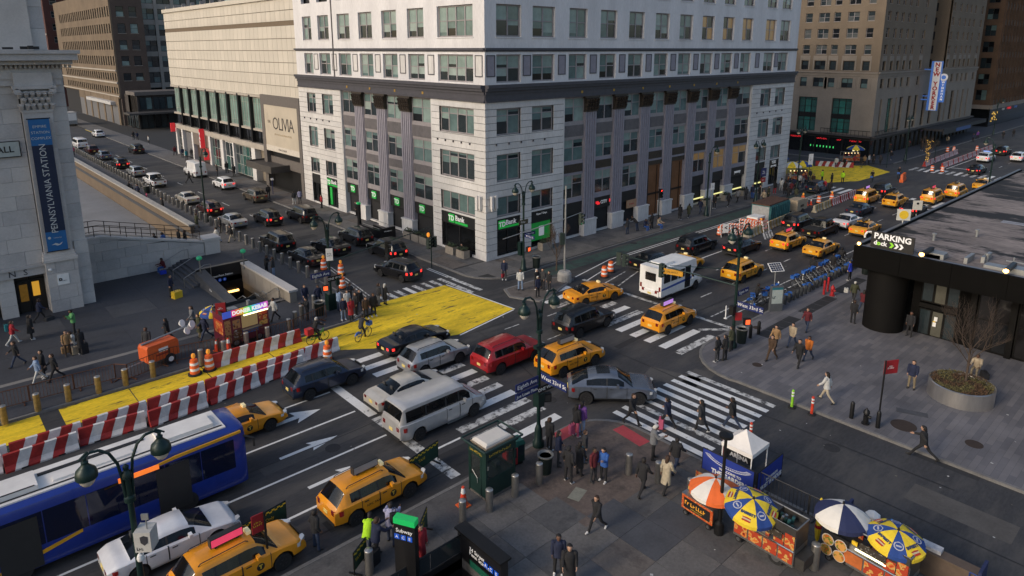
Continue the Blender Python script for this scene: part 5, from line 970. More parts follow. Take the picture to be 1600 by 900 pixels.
def shuttle(P, X0, h):
 P.part('coach_box', MB().prism([(-3.0,-1.05),(1.2,-1.05),(1.2,1.05),(-3.0,1.05)], .55,2.8).vprism([(1.2,1.5),(1.95,2.05),(1.75,2.75),(1.2,2.8)], -1.0,1.0), WHITE); P.part('roof_unit', MB().box((-2.2,-.6,2.8),(-.8,.6,3.0)), WHITE)
 for s in (1,-1):
  for k in range(4):
   if s > 0 or k != 3: P.part('side_window', MB().box((-2.7 + k * .98, s * 1.05,1.6),(-1.85 + k * .98, s * 1.065,2.3)), CARGLASS)
  P.part('blue_stripe', MB().vprism([(-2.95,1.05),(1.15,1.2),(1.15,1.4),(-2.95,1.2)], s * 1.05 - .0, s * 1.062), mat('stripe_blue', (.03,.09,.36),.4))
 P.part('coach_door', MB().box((.2,-1.075,.6),(.95,-1.05,2.4)), CARGLASS); P.part('rear_window', MB().box((-3.02,-.5,1.7),(-3.0,.5,2.35)), CARGLASS)
 for s in (1,-1): P.part('tail_light', MB().box((-3.03, s * .9 - .08,1.0),(-3.0, s * .9 + .08,1.35)), TAILL)
P_SHUT = car_proto(L=6.2, W=2.0, belt=[(0,.9),(4.2,1.1),(5.2,1.12),(5.9,1.02),(6.1,.9),(6.2,.6)], roof=[(0,.95),(4.2,1.9),(4.4,1.95),(5.2,1.15),(6.2,.65)], wheels=(1.3,5.1), r=.39, sides=((4.3,4.9),), wsh=(4.4,5.15), rsh=(9,9.1), roofw=.8, doors=(), zb0=.36, extra=shuttle)
def btruck(P, X0, h):
 P.part('cargo_box', MB().box((-3.6,-1.2,.95),(1.6,1.2,3.5)), mat('truck_box', (.40,.40,.39),.6,0,.12,1)); P.part('tail_lift', MB().box((-3.75,-1.1,.5),(-3.62,1.1,1.4)), GALV); P.part('roller_door', MB().box((-3.63,-1.05,1.45),(-3.6,1.05,3.3)), WHITE)
P_TRUCK = car_proto(L=7.4, W=2.1, belt=[(0,.8),(5.2,.85),(5.4,1.3),(6.6,1.25),(7.2,1.1),(7.4,.7)], roof=[(0,.85),(5.2,.9),(5.4,2.2),(5.8,2.3),(6.2,2.2),(6.9,1.3),(7.4,.75)], wheels=(1.5,6.1), r=.42, sides=((5.5,6.2),), wsh=(6.15,6.85), rsh=(9,9.1), roofw=.85, zb0=.45, extra=btruck)
YEL = paint('taxi', (.78,.30,.010),0,.35); YEL2 = paint('taxi_b', (.80,.36,.014),0,.35)
PB, PW, PSI, PGR, PRED = paint('black', (.008,.008,.010),.2), paint('white', (.74,.74,.75),0), paint('silver', (.40,.41,.42),.5), paint('slate', (.15,.175,.22),.5,.25), paint('red', (.38,.012,.016),.2)
PPAX = paint('pale_silver', (.50,.50,.50),.3); PBG, PMAR, PBR, PDB = paint('beige', (.58,.54,.47),.3), paint('maroon', (.06,.016,.012),.3), paint('brown', (.12,.095,.065),.4), paint('navy', (.02,.03,.06),.4)
AD1, AD2, AD3 = mat('advert_pink', (.7,.05,.12),.4,0,.3,4, emit=(1,.08,.18), es=1.0), mat('advert_grey', (.22,.22,.23),.4,0,.5,5), mat('advert_violet', (.5,.3,.7),.4,0,.3,4, emit=(.7,.35,1), es=1.0)
G8, G33 = 'traffic on the avenue', 'vehicles along the side street'
def car(P, xy, rz, body, label, cat, brake=False, ad=None, z=0, g=G8, scale=None):
 pt = {'body': body}
 if brake: pt['tail'] = BRAKE
 if ad: pt['ad'] = ad
 nm = {'taxi': 'taxi', 'van': 'van', 'truck': 'box_truck', 'pickup': 'pickup_truck', 'minibus': 'minibus'}.get(cat, 'car')
 return P.inst(nm, (xy[0], xy[1], z), R(rz), label, cat, g, pt, scale)
W = lambda x, y: (x, y)
CARS = [
 (P_SED, (-33.4,-20.3),0, PW, 'white saloon car passing between the blue bus and the kerbside taxi', 'car', 0, None),
 (P_TSED0,(-28.3,-13.5),0, YEL, 'orange taxi just ahead of the front of the blue bus', 'taxi', 0, None),
 (P_TSUV, (-25.85,-22.95),1, YEL, 'yellow taxi at the near kerb with a grey roof advert and people by its door', 'taxi', 0, AD2),
 (P_TSUV, (-31.9,-23.35),2, YEL, 'yellow taxi with a glowing pink roof advert at the bottom edge of the scene', 'taxi', 0, AD1),
 (P_PAX, (-19.9,-19.4),0, PPAX, 'silver passenger van crossing the near zebra stripes', 'van', 0, None),
 (P_SED, (-19.6,-16.3),0, PBG, 'beige saloon car half hidden behind the silver passenger van', 'car', 0, None),
 (P_SUV, (-22.5,-11.9),0, PDB, 'dark blue car beside the end of the striped barrier', 'car', 0, None),
 (P_SUV, (-16.0,-13.9),0, PSI, 'silver grey car between the black car and the red car on the zebra stripes', 'car', 0, None),
 (P_SED, (-15.5,-10.9),0, PB, 'black car with red tail lights beside the yellow painted corner', 'car', 1, None),
 (P_SUVB, (-12.3,-16.8),0, PRED, 'bright red sports utility car in the middle of the junction', 'car', 0, None),
 (P_TSUV, (-9.8,-19.8),-4, YEL, 'orange taxi right beside the red car in the junction', 'taxi', 0, AD2),
 (P_COUPE, (-10.9,-24.0),-44, PGR, 'grey blue coupe style car turning with its headlights on', 'car', 0, None),
 (P_TSED0,(.1,-13.1),-12, YEL, 'orange taxi crossing the far zebra stripes beside the white minibus', 'taxi', 0, None),
 (P_SUVB, (-4.7,-16.4),0, PB, 'black sports utility car just short of the far zebra stripes', 'car', 0, None),
 (P_TSUV, (.2,-20.2),0, YEL, 'yellow taxi with a violet roof advert leaving the far zebra stripes', 'taxi', 0, AD3),
 (P_TSED0,(11.8,-13.5),0, YEL2, 'yellow taxi mostly hidden behind the white minibus', 'taxi', 0, None),
 (P_SED, (10.6,-11.0),0, PB, 'black saloon car beside the taxi hidden by the minibus', 'car', 0, None),
 (P_SUVB, (18.0,-11.0),0, PB, 'black sports utility car behind the construction signs', 'car', 0, None),
 (P_TSUV0,(14.0,-18.2),0, YEL2, 'yellow taxi just ahead of the lamp post with blue street signs', 'taxi', 0, None),
 (P_SED, (21.0,-14.2),0, PB, 'black car with bright red tail lights beside the orange barricades', 'car', 1, None),
 (P_TSUV, (25.9,-16.5),0, YEL2, 'yellow taxi with a pink roof advert next to a black pickup truck', 'taxi', 1, AD1),
 (P_TSED0,(26.2,-19.7),0, YEL2, 'yellow taxi without roof advert alongside the pink advert taxi', 'taxi', 0, None),
 (P_SUVB, (34.3,-13.6),0, PB, 'black sports utility car with a wide red light bar beside the concrete barrier', 'car', 1, None),
 (P_PICK, (33.0,-16.6),0, PB, 'black pickup truck between two lanes of yellow taxis', 'pickup', 0, None),
 (P_SED, (39.0,-17.0),0, PW, 'white saloon car with a wide red tail light ahead of the pickup', 'car', 1, None),
 (P_TSED, (37.2,-19.6),0, YEL2, 'yellow saloon taxi near the parking pavilion roof sign', 'taxi', 1, AD2),
 (P_SED, (46.0,-15.6),0, PDB, 'dark blue saloon car beside the red and white striped barrier', 'car', 0, None),
 (P_TVAN, (53.5,-13.6),0, YEL2, 'yellow van taxi at the end of the striped barrier', 'taxi', 1, AD3),
 (P_SUV, (60.2,-13.2),0, PB, 'black car on the distant zebra stripes ahead of the van taxi', 'car', 1, None),
 (P_TSUV, (54.1,-16.8),0, YEL2, 'orange taxi seen behind the white notice board', 'taxi', 0, AD2),
 (P_TVAN, (60.0,-19.3),0, YEL2, 'yellow van taxi waiting at the far stop line, the nearer of two', 'taxi', 1, AD1),
 (P_TVAN, (66.2,-20.3),0, YEL2, 'yellow van taxi on the far zebra stripes, the farther of two', 'taxi', 1, AD2),
 (P_SUV, (50.8,-20.0),0, PB, 'black car with red lights behind the waiting yellow van taxi', 'car', 1, None),
 (P_TSED0,(75.0,-21.3),0, YEL2, 'yellow taxi partly hidden by the edge of the pavilion roof', 'taxi', 0, None),
 (P_SUV, (55.6,-6.2),0, PDB, 'dark blue car parked at the kerb beside the crowd', 'car', 0, None),
 (P_POL, (104,-14.6),0, PW, 'white patrol car beside the zigzag striped barriers', 'car', 1, None),
 (P_SUV, (109,-18.4),0, PW, 'white car with red tail lights on the far avenue', 'car', 1, None),
 (P_SED, (89.0,-17.0),0, PB, 'black car with red tail lights past the distant zebra stripes', 'car', 1, None),
 (P_TSUV0,(122.0,-18.5),0, YEL2, 'orange taxi in the distance at the edge of the scene', 'taxi', 1, None),
 (P_SUV, (116.0,-14.5),0, PB, 'dark car with red tail lights far up the avenue', 'car', 1, None)]
for P, xy, rz, b, lab, cat, br, ad in CARS: car(P, xy, rz, b, lab, cat, br, ad)
car(P_SHUT, (6.3,-16.2),0, WHITE, 'white minibus with a blue stripe leaving the junction', 'minibus')
N33 = [
 (P_SUV, (-8.3,2.2),100, PB, 'black car pulling round the corner just behind the yellow paint', 'car', 1),
 (P_SUVB, (-5.6,8.3),90, PB, 'black sports utility car at the kerb behind the corner traffic signal', 'car', 1),
 (P_SUV, (-5.4,14.6),90, PB, 'black car parked beside the small subway stair', 'car', 0),
 (P_SED, (-9.0,13.2),95, PB, 'black car passing behind the twin lamp post on the side street', 'car', 0),
 (P_SUVB, (-5.3,27.2),90, PB, 'black sports utility car in front of the bank entrance mat', 'car', 0),
 (P_SUV, (-8.9,28.4),90, PB, 'black car with a red tail light in mid street near the bank', 'car', 1),
 (P_SUV, (-5.2,41.2),90, PBR, 'brown sports utility car beside the billboard entrance', 'car', 0),
 (P_SUV, (-5.2,52.5),90, PW, 'white car with brake lights behind the tall white van', 'car', 1),
 (P_VAN, (-4.9,65.5),90, PW, 'tall white delivery van in front of the parking blade sign', 'van', 0),
 (P_SUVB, (-5.2,98.5),90, PB, 'black sports utility car alone at the far kerb', 'car', 0),
 (P_SUV, (-4.9,131.5),90, PW, 'white car at the kerb near the brick warehouse shutters', 'car', 0),
 (P_TRUCK, (-4.6,165.0),90, WHITE, 'grey box truck parked by the warehouse shutters', 'truck', 0),
 (P_SED, (-12.3,11.6),90, PB, 'black saloon car, the car nearest the corner behind the steel bollards', 'car', 0),
 (P_SUVB, (-12.3,18.0),90, PB, 'black sports utility car parked behind the bollards ahead of the black saloon', 'car', 0),
 (P_SED, (-12.3,30.0),90, PSI, 'silver grey saloon car parked behind the bollards', 'car', 0),
 (P_SUV, (-12.2,37.7),90, PMAR, 'dark maroon car parked by the single side street lamp', 'car', 1),
 (P_SED, (-12.2,46.0),90, PBG, 'pale cream saloon car parked behind the bollards', 'car', 0),
 (P_PICK, (-12.0,61.2),90, PW, 'white pickup truck parked behind the bollards', 'pickup', 0),
 (P_SUV, (-11.9,71.8),90, PSI, 'silver car parked ahead of the white pickup', 'car', 0),
 (P_SUVB, (-11.8,82.0),90, PB, 'black sports utility car parked between two silver grey cars', 'car', 1),
 (P_SUV, (-11.7,94.0),90, PGR, 'dark grey car parked beyond the black sports utility car', 'car', 0),
 (P_SUV, (-11.7,103.5),90, PMAR, 'dark brown red car parked near the far white van', 'car', 0),
 (P_PAX, (-11.7,114.0),90, PW, 'white passenger van at the far end of the parked row', 'van', 0)]
for P, xy, rz, b, lab, cat, br in N33: car(P, xy, rz, b, lab, cat, br, None, g=G33)
# ---- city bus ----
bu_ = root('city_bus', (-35.6,-16.95,0),0, 'blue city bus with a white roof and a yellow swoosh in the avenue', 'bus')
BBL, BWT, BYE = mat('bus_blue', (.012,.035,.25),.3,.1,.1, coat=.6), mat('bus_white', (.76,.73,.69),.5,0,.12,1), mat('bus_yellow', (.66,.33,.02),.4)
sec = [(-1.27,.35),(-1.3,.6),(-1.29,2.7),(-1.2,2.98),(-.95,3.1),(.95,3.1),(1.2,2.98),(1.29,2.7),(1.3,.6),(1.27,.35)]
mb = MB(); bx = [-6.1,-6.02,-5.8,5.7,5.98,6.08]; sc2 = [.94,.985,1,1,.97,.93]; n = len(sec)
for x, s in zip(bx, sc2): mb.v += [(x, y * s, z if z < 2 else .35 + (z - .35) * (1 if abs(x) < 6 else .985)) for y, z in sec]
for i in range(len(bx) - 1):
 for j in range(n): mb.f.append((i * n + j, (i + 1) * n + j, (i + 1) * n + (j + 1) % n, i * n + (j + 1) % n)[::-1]); mb.m.append(0)
mb.f += [tuple(range(n)), tuple(range(5*n, 6*n))[::-1]]; mb.m += [0,0]
mb.ob('body', BBL, bu_, smooth=35)
MB().box((-5.9,-.92,3.09),(5.4,.92,3.16)).box((-5.6,-.62,3.16),(-1.5,.62,3.34)).box((2.8,-.55,3.16),(5.0,.55,3.32)).box((-1.0,-.5,3.16),(1.8,-.1,3.24)).ob('roof_deck', BWT, bu_)
MB().box((-5.5,-.62,3.345),(-1.6,-.55,3.36)).box((-5.9,-.75,3.165),(5.3,-.70,3.2)).box((-1.4,.3,3.165),(2.4,.5,3.2)).ob('roof_gutter', BLKPL, bu_)
for s in (1,-1):
 for k in range(8): MB().box((-5.85 + k * 1.43, s * 1.29,1.25),(-4.46 + k * 1.43, s * 1.312,2.62)).ob('side_window', CARGLASS, bu_)
 MB().vprism([(-5.9,.5),(-3.2,.75),(-.4,1.25),(-.4,1.12),(-3.2,.55),(-5.9,.4)], s * 1.3, s * 1.315).ob('yellow_swoosh', BYE, bu_)
 MB().vprism([(.5,2.55),(3.2,2.85),(5.9,2.92),(5.9,2.82),(3.2,2.72),(.5,2.5)], s * 1.2, s * 1.308).ob('yellow_swoosh', BYE, bu_)
for x in (3.0,-2.4): MB().box((x - .65,-1.325,.4),(x + .65,-1.295,2.5)).ob('door', BLKPL, bu_)
MB().box((1.0,-1.33,2.56),(2.5,-1.29,2.76)).ob('side_display', mat('amber_display', (.7,.2,.02),.4,0,0, emit=(1,.2,.03), es=1.5), bu_); MB().box((6.0,-1.05,1.1),(6.1,1.05,2.4)).ob('windscreen', CARGLASS, bu_); MB().box((6.02,-.8,2.5),(6.1,.8,2.85)).ob('front_display', mat('amber_display', (0,0,0)), bu_)
ty = MB().lathe([(.3,-.14),(.46,-.15),(.5,-.1),(.5,.1),(.46,.15),(.3,.14)], 22).mesh('tyre', RUBBER, 40); rm = MB().lathe([(.31,-.1),(.31,.12),(.12,.06),(.02,.1)], 16).mesh('rim', RIM)
for x in (-2.55,3.4):
 for s in (1,-1): w_ = put('wheel', ty, bu_, (x, s * 1.17,.5), rot=(R(-90*s),0,0)); put('rim', rm, w_)
for s in (1,-1): MB().box((6.0, s * 1.0 - .15,.7),(6.09, s * 1.0 + .15,.9)).ob('headlight', HEADL, bu_); MB().tube([(6.0, s * 1.2,2.6),(6.4, s * 1.4,2.4),(6.4, s * 1.4,2.0)], .05).ob('mirror', BLKPL, bu_)
# ------------------------------------------------------------------ people
def V(*a): return Vector(a)
def rotx(v, a): c, s = math.cos(a), math.sin(a); return Vector((v.x * c + v.z * s, v.y, -v.x * s + v.z * c))   # a > 0 swings a hanging limb backwards
def skeleton(hipL=0, kneeL=0, hipR=0, kneeR=0, shL=0, elL=.15, shR=0, elR=.15, lean=.02, pelvis=.93, spreadL=.04, spreadR=.04, headpitch=0, outL=.12, outR=.12):
 """joint positions facing +x; angles in radians, forward positive"""
 J = {}; pz = V(0,0, pelvis); J['pel'] = pz
 up = V(math.sin(lean),0, math.cos(lean)); J['wai'] = pz + up * .12; J['che'] = pz + up * .34; J['neb'] = pz + up * .53; nu = V(math.sin(lean * .6 + headpitch * .4),0, math.cos(lean * .6 + headpitch * .4)); J['nec'] = J['neb'] + nu * .08
 J['hup'] = nu
 for s, t, hip, kn, sh, el, sp, out in ((1, 'L', hipL, kneeL, shL, elL, spreadL, outL),(-1, 'R', hipR, kneeR, shR, elR, spreadR, outR)):
  h = pz + V(0, s * .095,-.03); d = V(math.sin(hip), s * sp, -math.cos(hip)).normalized(); k = h + d * .43
  d2 = V(math.sin(hip - kn), s * sp * .6,-math.cos(hip - kn)).normalized(); a = k + d2 * .42
  fa = min(0.5, max(-.7,(hip - kn) * .9)); toe = a + V(math.cos(fa) * .17, s * .02, math.sin(fa) * .17 - .05)
  J['hip' + t], J['kne' + t], J['ank' + t], J['toe' + t] = h, k, a, toe; J['hee' + t] = a + V(-.05,0,-.05)
  so = J['neb'] + V(0, s * .175,-.035); e = V(math.sin(sh), s * out, -math.cos(sh)).normalized(); eb = so + e * .28
  f_ = V(math.sin(sh + el), s * out * .2,-math.cos(sh + el)).normalized(); w_ = eb + f_ * .245
  J['sho' + t], J['elb' + t], J['wri' + t], J['hdir' + t] = so, eb, w_, f_
 return J
SEG = [('pel', 'wai', 'T'),('wai', 'che', 'T'),('che', 'neb', 'T'),('neb', 'nec', 'S')] + [q for t in 'LR' for q in (('pel', 'hip' + t, 'P'),('hip' + t, 'kne' + t, 'P'),('kne' + t, 'ank' + t, 'P'),('ank' + t, 'toe' + t, 'B'),('ank' + t, 'hee' + t, 'B'),('neb', 'sho' + t, 'T'),('sho' + t, 'elb' + t, 'T'),('elb' + t, 'wri' + t, 'T'))]
RAD = {'pel': (.145,.115), 'wai': (.135,.105), 'che': (.155,.115), 'neb': (.10,.085), 'nec': (.052,.052), 'hip': (.092,.095), 'kne': (.062,.066), 'ank': (.045,.048), 'toe': (.045,.038), 'hee': (.045,.042), 'sho': (.068,.066), 'elb': (.047,.047), 'wri': (.034,.036)}
SLOT = {'S': 0, 'T': 1, 'P': 2, 'B': 3}
def add_head(mb, J):
 n = J['nec']; u = J['hup']; f_ = (V(1,0,0) - u * u.x).normalized(); y = V(0,1,0); c = n + u * .105 + f_ * .018
 rings = [(-.115,.035,.045,.02),(-.095,.055,.062,.018),(-.05,.072,.078,.01),(0,.078,.092,0),(.045,.078,.096,-.005),(.085,.064,.082,-.008),(.11,.035,.045,-.008),(.117,.006,.008,-.008)]
 k = 12; vs = []
 for z, ry, rx, off in rings:
  for i in range(k):
   a = 2*math.pi * i / k; vs.append(c + u * z + f_ * (rx * math.cos(a) + off) + y * (ry * math.sin(a)))
 mb.add(vs, [(r * k + i, r * k + (i + 1) % k, (r + 1) * k + (i + 1) % k, (r + 1) * k + i) for r in range(len(rings) - 1) for i in range(k)], 0)
 mb.add([c + u * .02 + f_ * .09, c - u * .028 + f_ * .118, c - u * .036 + f_ * .088 + y * .016, c - u * .036 + f_ * .088 - y * .016], [(0,2,1),(0,1,3),(1,2,3)], 0)
 for s in (1,-1):
  e = c + u * .015 + f_ * .083 + y * s * .031; mb.add([e + y * .011, e + u * .006, e - y * .011, e - u * .006], [(0,1,2,3)], 4)
  q = c + y * s * .076; mb.add([q + u * .03 - f_ * .015, q + u * .02 + f_ * .012, q - u * .03 + f_ * .01, q + y * s * .016 + u * .02 - f_ * .02, q + y * s * .012 - u * .012 - f_ * .015], [(0,1,3),(1,2,4),(1,4,3),(0,3,4),(0,4,2)], 0)
 m_ = c - u * .062 + f_ * .083; mb.add([m_ + y * .022, m_ + u * .005 + f_ * .006, m_ - y * .022, m_ - u * .006 + f_ * .004], [(0,1,2,3)], 5)
 return c, u, f_, y
def add_hand(mb, w_, d, s):
 d = d.normalized(); side = d.cross(V(0, s, 0)).normalized(); nrm = V(0, s, 0)
 pal = w_ + d * .045; pts = []
 for t, hw, th in ((-.02,.022,.018),(.02,.036,.014),(.085,.040,.012)):
  for a, b in ((-1,-1),(1,-1),(1,1),(-1,1)): pts.append(w_ + d * t + side * (a * hw) + nrm * (b * th))
 mb.add(pts, [(0,1,5,4),(1,2,6,5),(2,3,7,6),(3,0,4,7),(4,5,9,8),(5,6,10,9),(6,7,11,10),(7,4,8,11),(8,9,10,11),(3,2,1,0)], 0)
 for i, L_ in enumerate((.062,.074,.070,.055)):
  o = w_ + d * .08 + side * (-.03 + .02*i); k1 = o + d * L_ * .5 - nrm * .006; k2 = k1 + (d * .8 - nrm * .6).normalized() * L_ * .55
  mb.cyl(o, k1,.0095,.0088,5,0); mb.cyl(k1, k2,.0088,.006,5,0)
 o = w_ + d * .02 - side * .03; k1 = o + (d * .7 - side * .7).normalized() * .035; mb.cyl(o, k1,.011,.0095,5,0); mb.cyl(k1, k1 + (d * .95 - side * .2).normalized() * .03,.0095,.007,5,0)
def make_pose(name, J, coat=0.0, hair='short'):
 names = [k for k in J if k[:3] in RAD]; ix = {k: i for i, k in enumerate(names)}
 me = bpy.data.meshes.new('rig'); me.from_pydata([J[k] for k in names], [(ix[a], ix[b]) for a, b, _ in SEG], []); o = bpy.data.objects.new('rig', me); col.objects.link(o)
 o.modifiers.new('s', 'SKIN'); sv = me.skin_vertices[0].data
 for k in names: sv[ix[k]].radius = RAD[k[:3]]
 sv[ix['pel']].use_root = True
 sm = o.modifiers.new('u', 'SUBSURF'); sm.levels = 1; sm.render_levels = 1
 ev = o.evaluated_get(bpy.context.evaluated_depsgraph_get()); em = ev.to_mesh(); mb = MB(); vs = [v.co.copy() for v in em.vertices]; mb.v = [tuple(v) for v in vs]
 for p in em.polygons:
  c = p.center; best = (9, 'T')
  for a, b, kd in SEG:
   A, B = J[a], J[b]; t = max(0, min(1,(c - A).dot(B - A) / (B - A).length_squared)); d = (c - A - (B - A) * t).length - (RAD[a[:3]][0] * (1 - t) + RAD[b[:3]][0] * t) * .9
   if d < best[0]: best = (d, kd)
  mb.f.append(tuple(p.vertices)); mb.m.append(SLOT[best[1]])
 ev.to_mesh_clear(); bpy.data.objects.remove(o)
 for t, s in (('L', 1),('R', -1)): add_hand(mb, J['wri' + t], J['hdir' + t], s)
 c, u, f_, y = add_head(mb, J)
 P = Proto(); P.part('body', mb.mesh('body', [SKIN, mat('cloth_black', (.016,.016,.018),.9,0,.2,6), mat('cloth_denim', (.03,.045,.085),.9,0,.2,8), mat('shoe_dark', (.02,.02,.02),.6), HAIR, mat('lip', (.28,.10,.08),.6)], 70), None, paint={0: 'skin', 1: 'top', 2: 'bottom', 3: 'shoe'})
 h = MB(); k = 12
 prof = [(.128,.004,-.01),(.122,.045,-.01),(.098,.075,-.012),(.055,.09,-.016),(.005,.088,-.03),(-.05,.078,-.045)] + ([(-.12,.08,-.05),(-.2,.075,-.055)] if hair == 'long' else [(-.085,.058,-.045)])
 for z, r_, off in prof:
  for i in range(k):
   a = 2*math.pi * i / k; rr = r_ * (1 + .06*math.sin(3*a + z * 40)); fx = min(rr * 1.12*math.cos(a) + off, .085 if z > .06 else .02 if z > .0 else -.005); h.v.append(tuple(c + u * z + f_ * fx + y * (rr * math.sin(a))))
 h.f = [(r_ * k + i, (r_ + 1) * k + i, (r_ + 1) * k + (i + 1) % k, r_ * k + (i + 1) % k) for r_ in range(len(prof) - 1) for i in range(k)] + [tuple(range(k))]; h.m = [0] * len(h.f)
 P.part('hair', h, HAIR, smooth=70, paint={0: 'hair'})
 # jacket: a shell round the trunk, flared into a skirt for coats; collar at the neck
 jk = MB(); up = (J['neb'] - J['pel']).normalized(); fx = (V(1,0,0) - up * up.x).normalized(); st = [(.545,.07,.085),(.52,.11,.15),(.45,.135,.195),(.30,.142,.19),(.12,.137,.175),(-.02,.145,.185),(-.10,.15,.19)]
 if coat: st += [(-.10 - coat * .5,.165,.2),(-.10 - coat, .185,.215)]
 for z, rx, ry in st:
  for i in range(14): a = 2*math.pi * i / 14; jk.v.append(tuple(J['pel'] + up * z + fx * (rx * math.cos(a) * (1 + .03*math.sin(5*a + z * 20))) + V(0,1,0) * (ry * math.sin(a))))
 jk.f = [(r_ * 14 + i, (r_ + 1) * 14 + i, (r_ + 1) * 14 + (i + 1) % 14, r_ * 14 + (i + 1) % 14) for r_ in range(len(st) - 1) for i in range(14)]; jk.m = [0] * len(jk.f)
 P.part('jacket', jk, mat('cloth_black', (0,0,0)), smooth=60, paint={0: 'top'})
 for t in 'LR':   # sleeves
  q = MB().cyl(J['sho' + t], J['elb' + t], .078,.062,9).cyl(J['elb' + t], J['elb' + t].lerp(J['wri' + t], .92),.062,.048,9).lathe([(.01,-.06),(.055,-.04),(.066,0),(.055,.04),(.01,.06)], 9, J['elb' + t]).lathe([(.02,-.08),(.07,-.05),(.085,0),(.06,.05),(.02,.075)], 9, J['sho' + t]); P.part('sleeve', q, mat('cloth_black', (0,0,0)), smooth=60, paint={0: 'top'})
 return P
sk = skeleton
POSES = {}
def pose(n, coat=0.0, hair='short', **kw): POSES[n] = make_pose(n, sk(**kw), coat, hair)
pose('stand', shL=.05, shR=-.02, elL=.25, elR=.2, hipL=.03, hipR=-.03); pose('standL', hair='long', shL=.1, shR=.0, elL=.6, elR=.2, spreadL=.07)
pose('phone', shL=.45, elL=1.6, shR=.5, elR=1.55, headpitch=.6, hipL=.05, hipR=-.05); pose('phoneL', hair='long', shL=.4, elL=1.7, shR=.1, elR=.3, headpitch=.5, spreadR=.08)
pose('pockets', coat=.0, shL=-.25, elL=.7, shR=-.25, elR=.7, outL=.3, outR=.3, spreadL=.09, spreadR=.09); pose('coat', coat=.38, hair='long', shL=.05, elL=.3, shR=.15, elR=.5); pose('coatM', coat=.34, shL=.0, elL=.3, shR=.0, elR=.3)
pose('walk', hipL=.42, kneeL=.1, hipR=-.35, kneeR=.35, shL=-.4, elL=.3, shR=.4, elR=.45, lean=.06, pelvis=.89); pose('walkL', hair='long', hipL=-.33, kneeL=.4, hipR=.4, kneeR=.08, shL=.35, elL=.4, shR=-.35, elR=.3, lean=.06, pelvis=.89)
pose('stride', hipL=.58, kneeL=.12, hipR=-.5, kneeR=.45, shL=-.55, elL=.5, shR=.55, elR=.7, lean=.1, pelvis=.85); pose('coatW', coat=.36, hair='long', hipL=.3, kneeL=.15, hipR=-.28, kneeR=.3, shL=-.3, elL=.3, shR=.3, elR=.4, pelvis=.9, lean=.05)
pose('sit', hipL=1.5, kneeL=1.45, hipR=1.45, kneeR=1.4, shL=.5, elL=.9, shR=.45, elR=1.0, lean=.15, pelvis=.46, headpitch=.5); pose('bend', hipL=-.15, kneeL=.1, hipR=-.15, kneeR=.1, lean=.85, shL=.6, elL=.5, shR=.7, elR=.4, pelvis=.9)
pose('carry', shL=.9, elL=.7, shR=.8, elR=.8, lean=.12, hipL=.2, kneeL=.1, hipR=-.15, kneeR=.2, pelvis=.91); pose('ride', hipL=1.15, kneeL=1.0, hipR=.6, kneeR=.55, shL=.95, elL=.25, shR=.95, elR=.25, lean=.3, pelvis=.98)
def cloth(n, c): return mat('cloth_' + n, c, .9,0,.22,6,.1)
C = {k: cloth(k, v) for k, v in dict(black=(.014,.014,.016), char=(.035,.036,.04), navy=(.014,.02,.05), grey=(.16,.165,.175), white=(.52,.52,.5), cream=(.42,.36,.26), beige=(.36,.29,.20), tan=(.28,.17,.08), red=(.32,.02,.03), maroon=(.11,.014,.02), orange=(.5,.14,.02), blue=(.03,.10,.34), royal=(.012,.04,.45), teal=(.02,.19,.22), green=(.10,.30,.11), olive=(.05,.055,.03), denim=(.035,.06,.12), light=(.20,.28,.42), purple=(.16,.06,.25), pink=(.5,.10,.18), brown=(.06,.035,.02), lilac=(.33,.33,.48), khaki=(.20,.16,.10), hivis=(.42,.75,.02)).items()}
SHW, SHD = mat('shoe_white', (.5,.5,.5),.6), mat('shoe_dark', (.02,.02,.02)); H1, H2, H3, HW = HAIR, mat('brown_hair', (.045,.022,.012),.7), mat('grey_hair', (.22,.21,.20),.7), mat('hat_white', (.5,.49,.46),.8)
GP_ = 'people on the streets'
def person(px, py, p, top, bot, face, label, z=SW_, shoe=None, hair=None, skin=None, s=1.0, xy=None, zz=None):
 loc = gp(px, py, z) if xy is None else Vector((*xy, z)); fz = R({'n': 0, 'w': 90, 's': 180, 'e': -90, 'nw': 45, 'sw': 135, 'se': -135, 'ne': -45, 'cam': -135, 'away': 45, 'r': -42, 'l': 138}.get(face, face) if isinstance(face, str) else face)
 s *= random.uniform(.97,1.05)
 return POSES[p].inst('person', (loc.x, loc.y, z if zz is None else zz), fz, label, 'person', GP_, {'top': C[top], 'bottom': C[bot], 'shoe': shoe or random.choice((SHW, SHD, SHD)), 'hair': hair or random.choice((H1, H1, H2)), 'skin': skin or random.choice((SKIN, SKIN, DSKIN))}, (s * random.uniform(1.02,1.24), s * random.uniform(1.02,1.2), s))
def bag(loc, d, m, label, cat='bag', rz=0, handle=True, n='bag'):
 r = root(n, loc, rz, label, cat); a, b, c = d
 MB().prism([(-a / 2,-b / 2 + .02),(-a / 2 + .03,-b / 2),(a / 2 - .03,-b / 2),(a / 2,-b / 2 + .02),(a / 2, b / 2 - .02),(a / 2 - .03, b / 2),(-a / 2 + .03, b / 2),(-a / 2, b / 2 - .02)], 0, c).ob('body', m, r)
 if handle: MB().tube([(-a * .25,0, c),(-a * .25,0, c * 1.35),(a * .25,0, c * 1.35),(a * .25,0, c)], .014,5).ob('handle', BLACK, r)
 return r
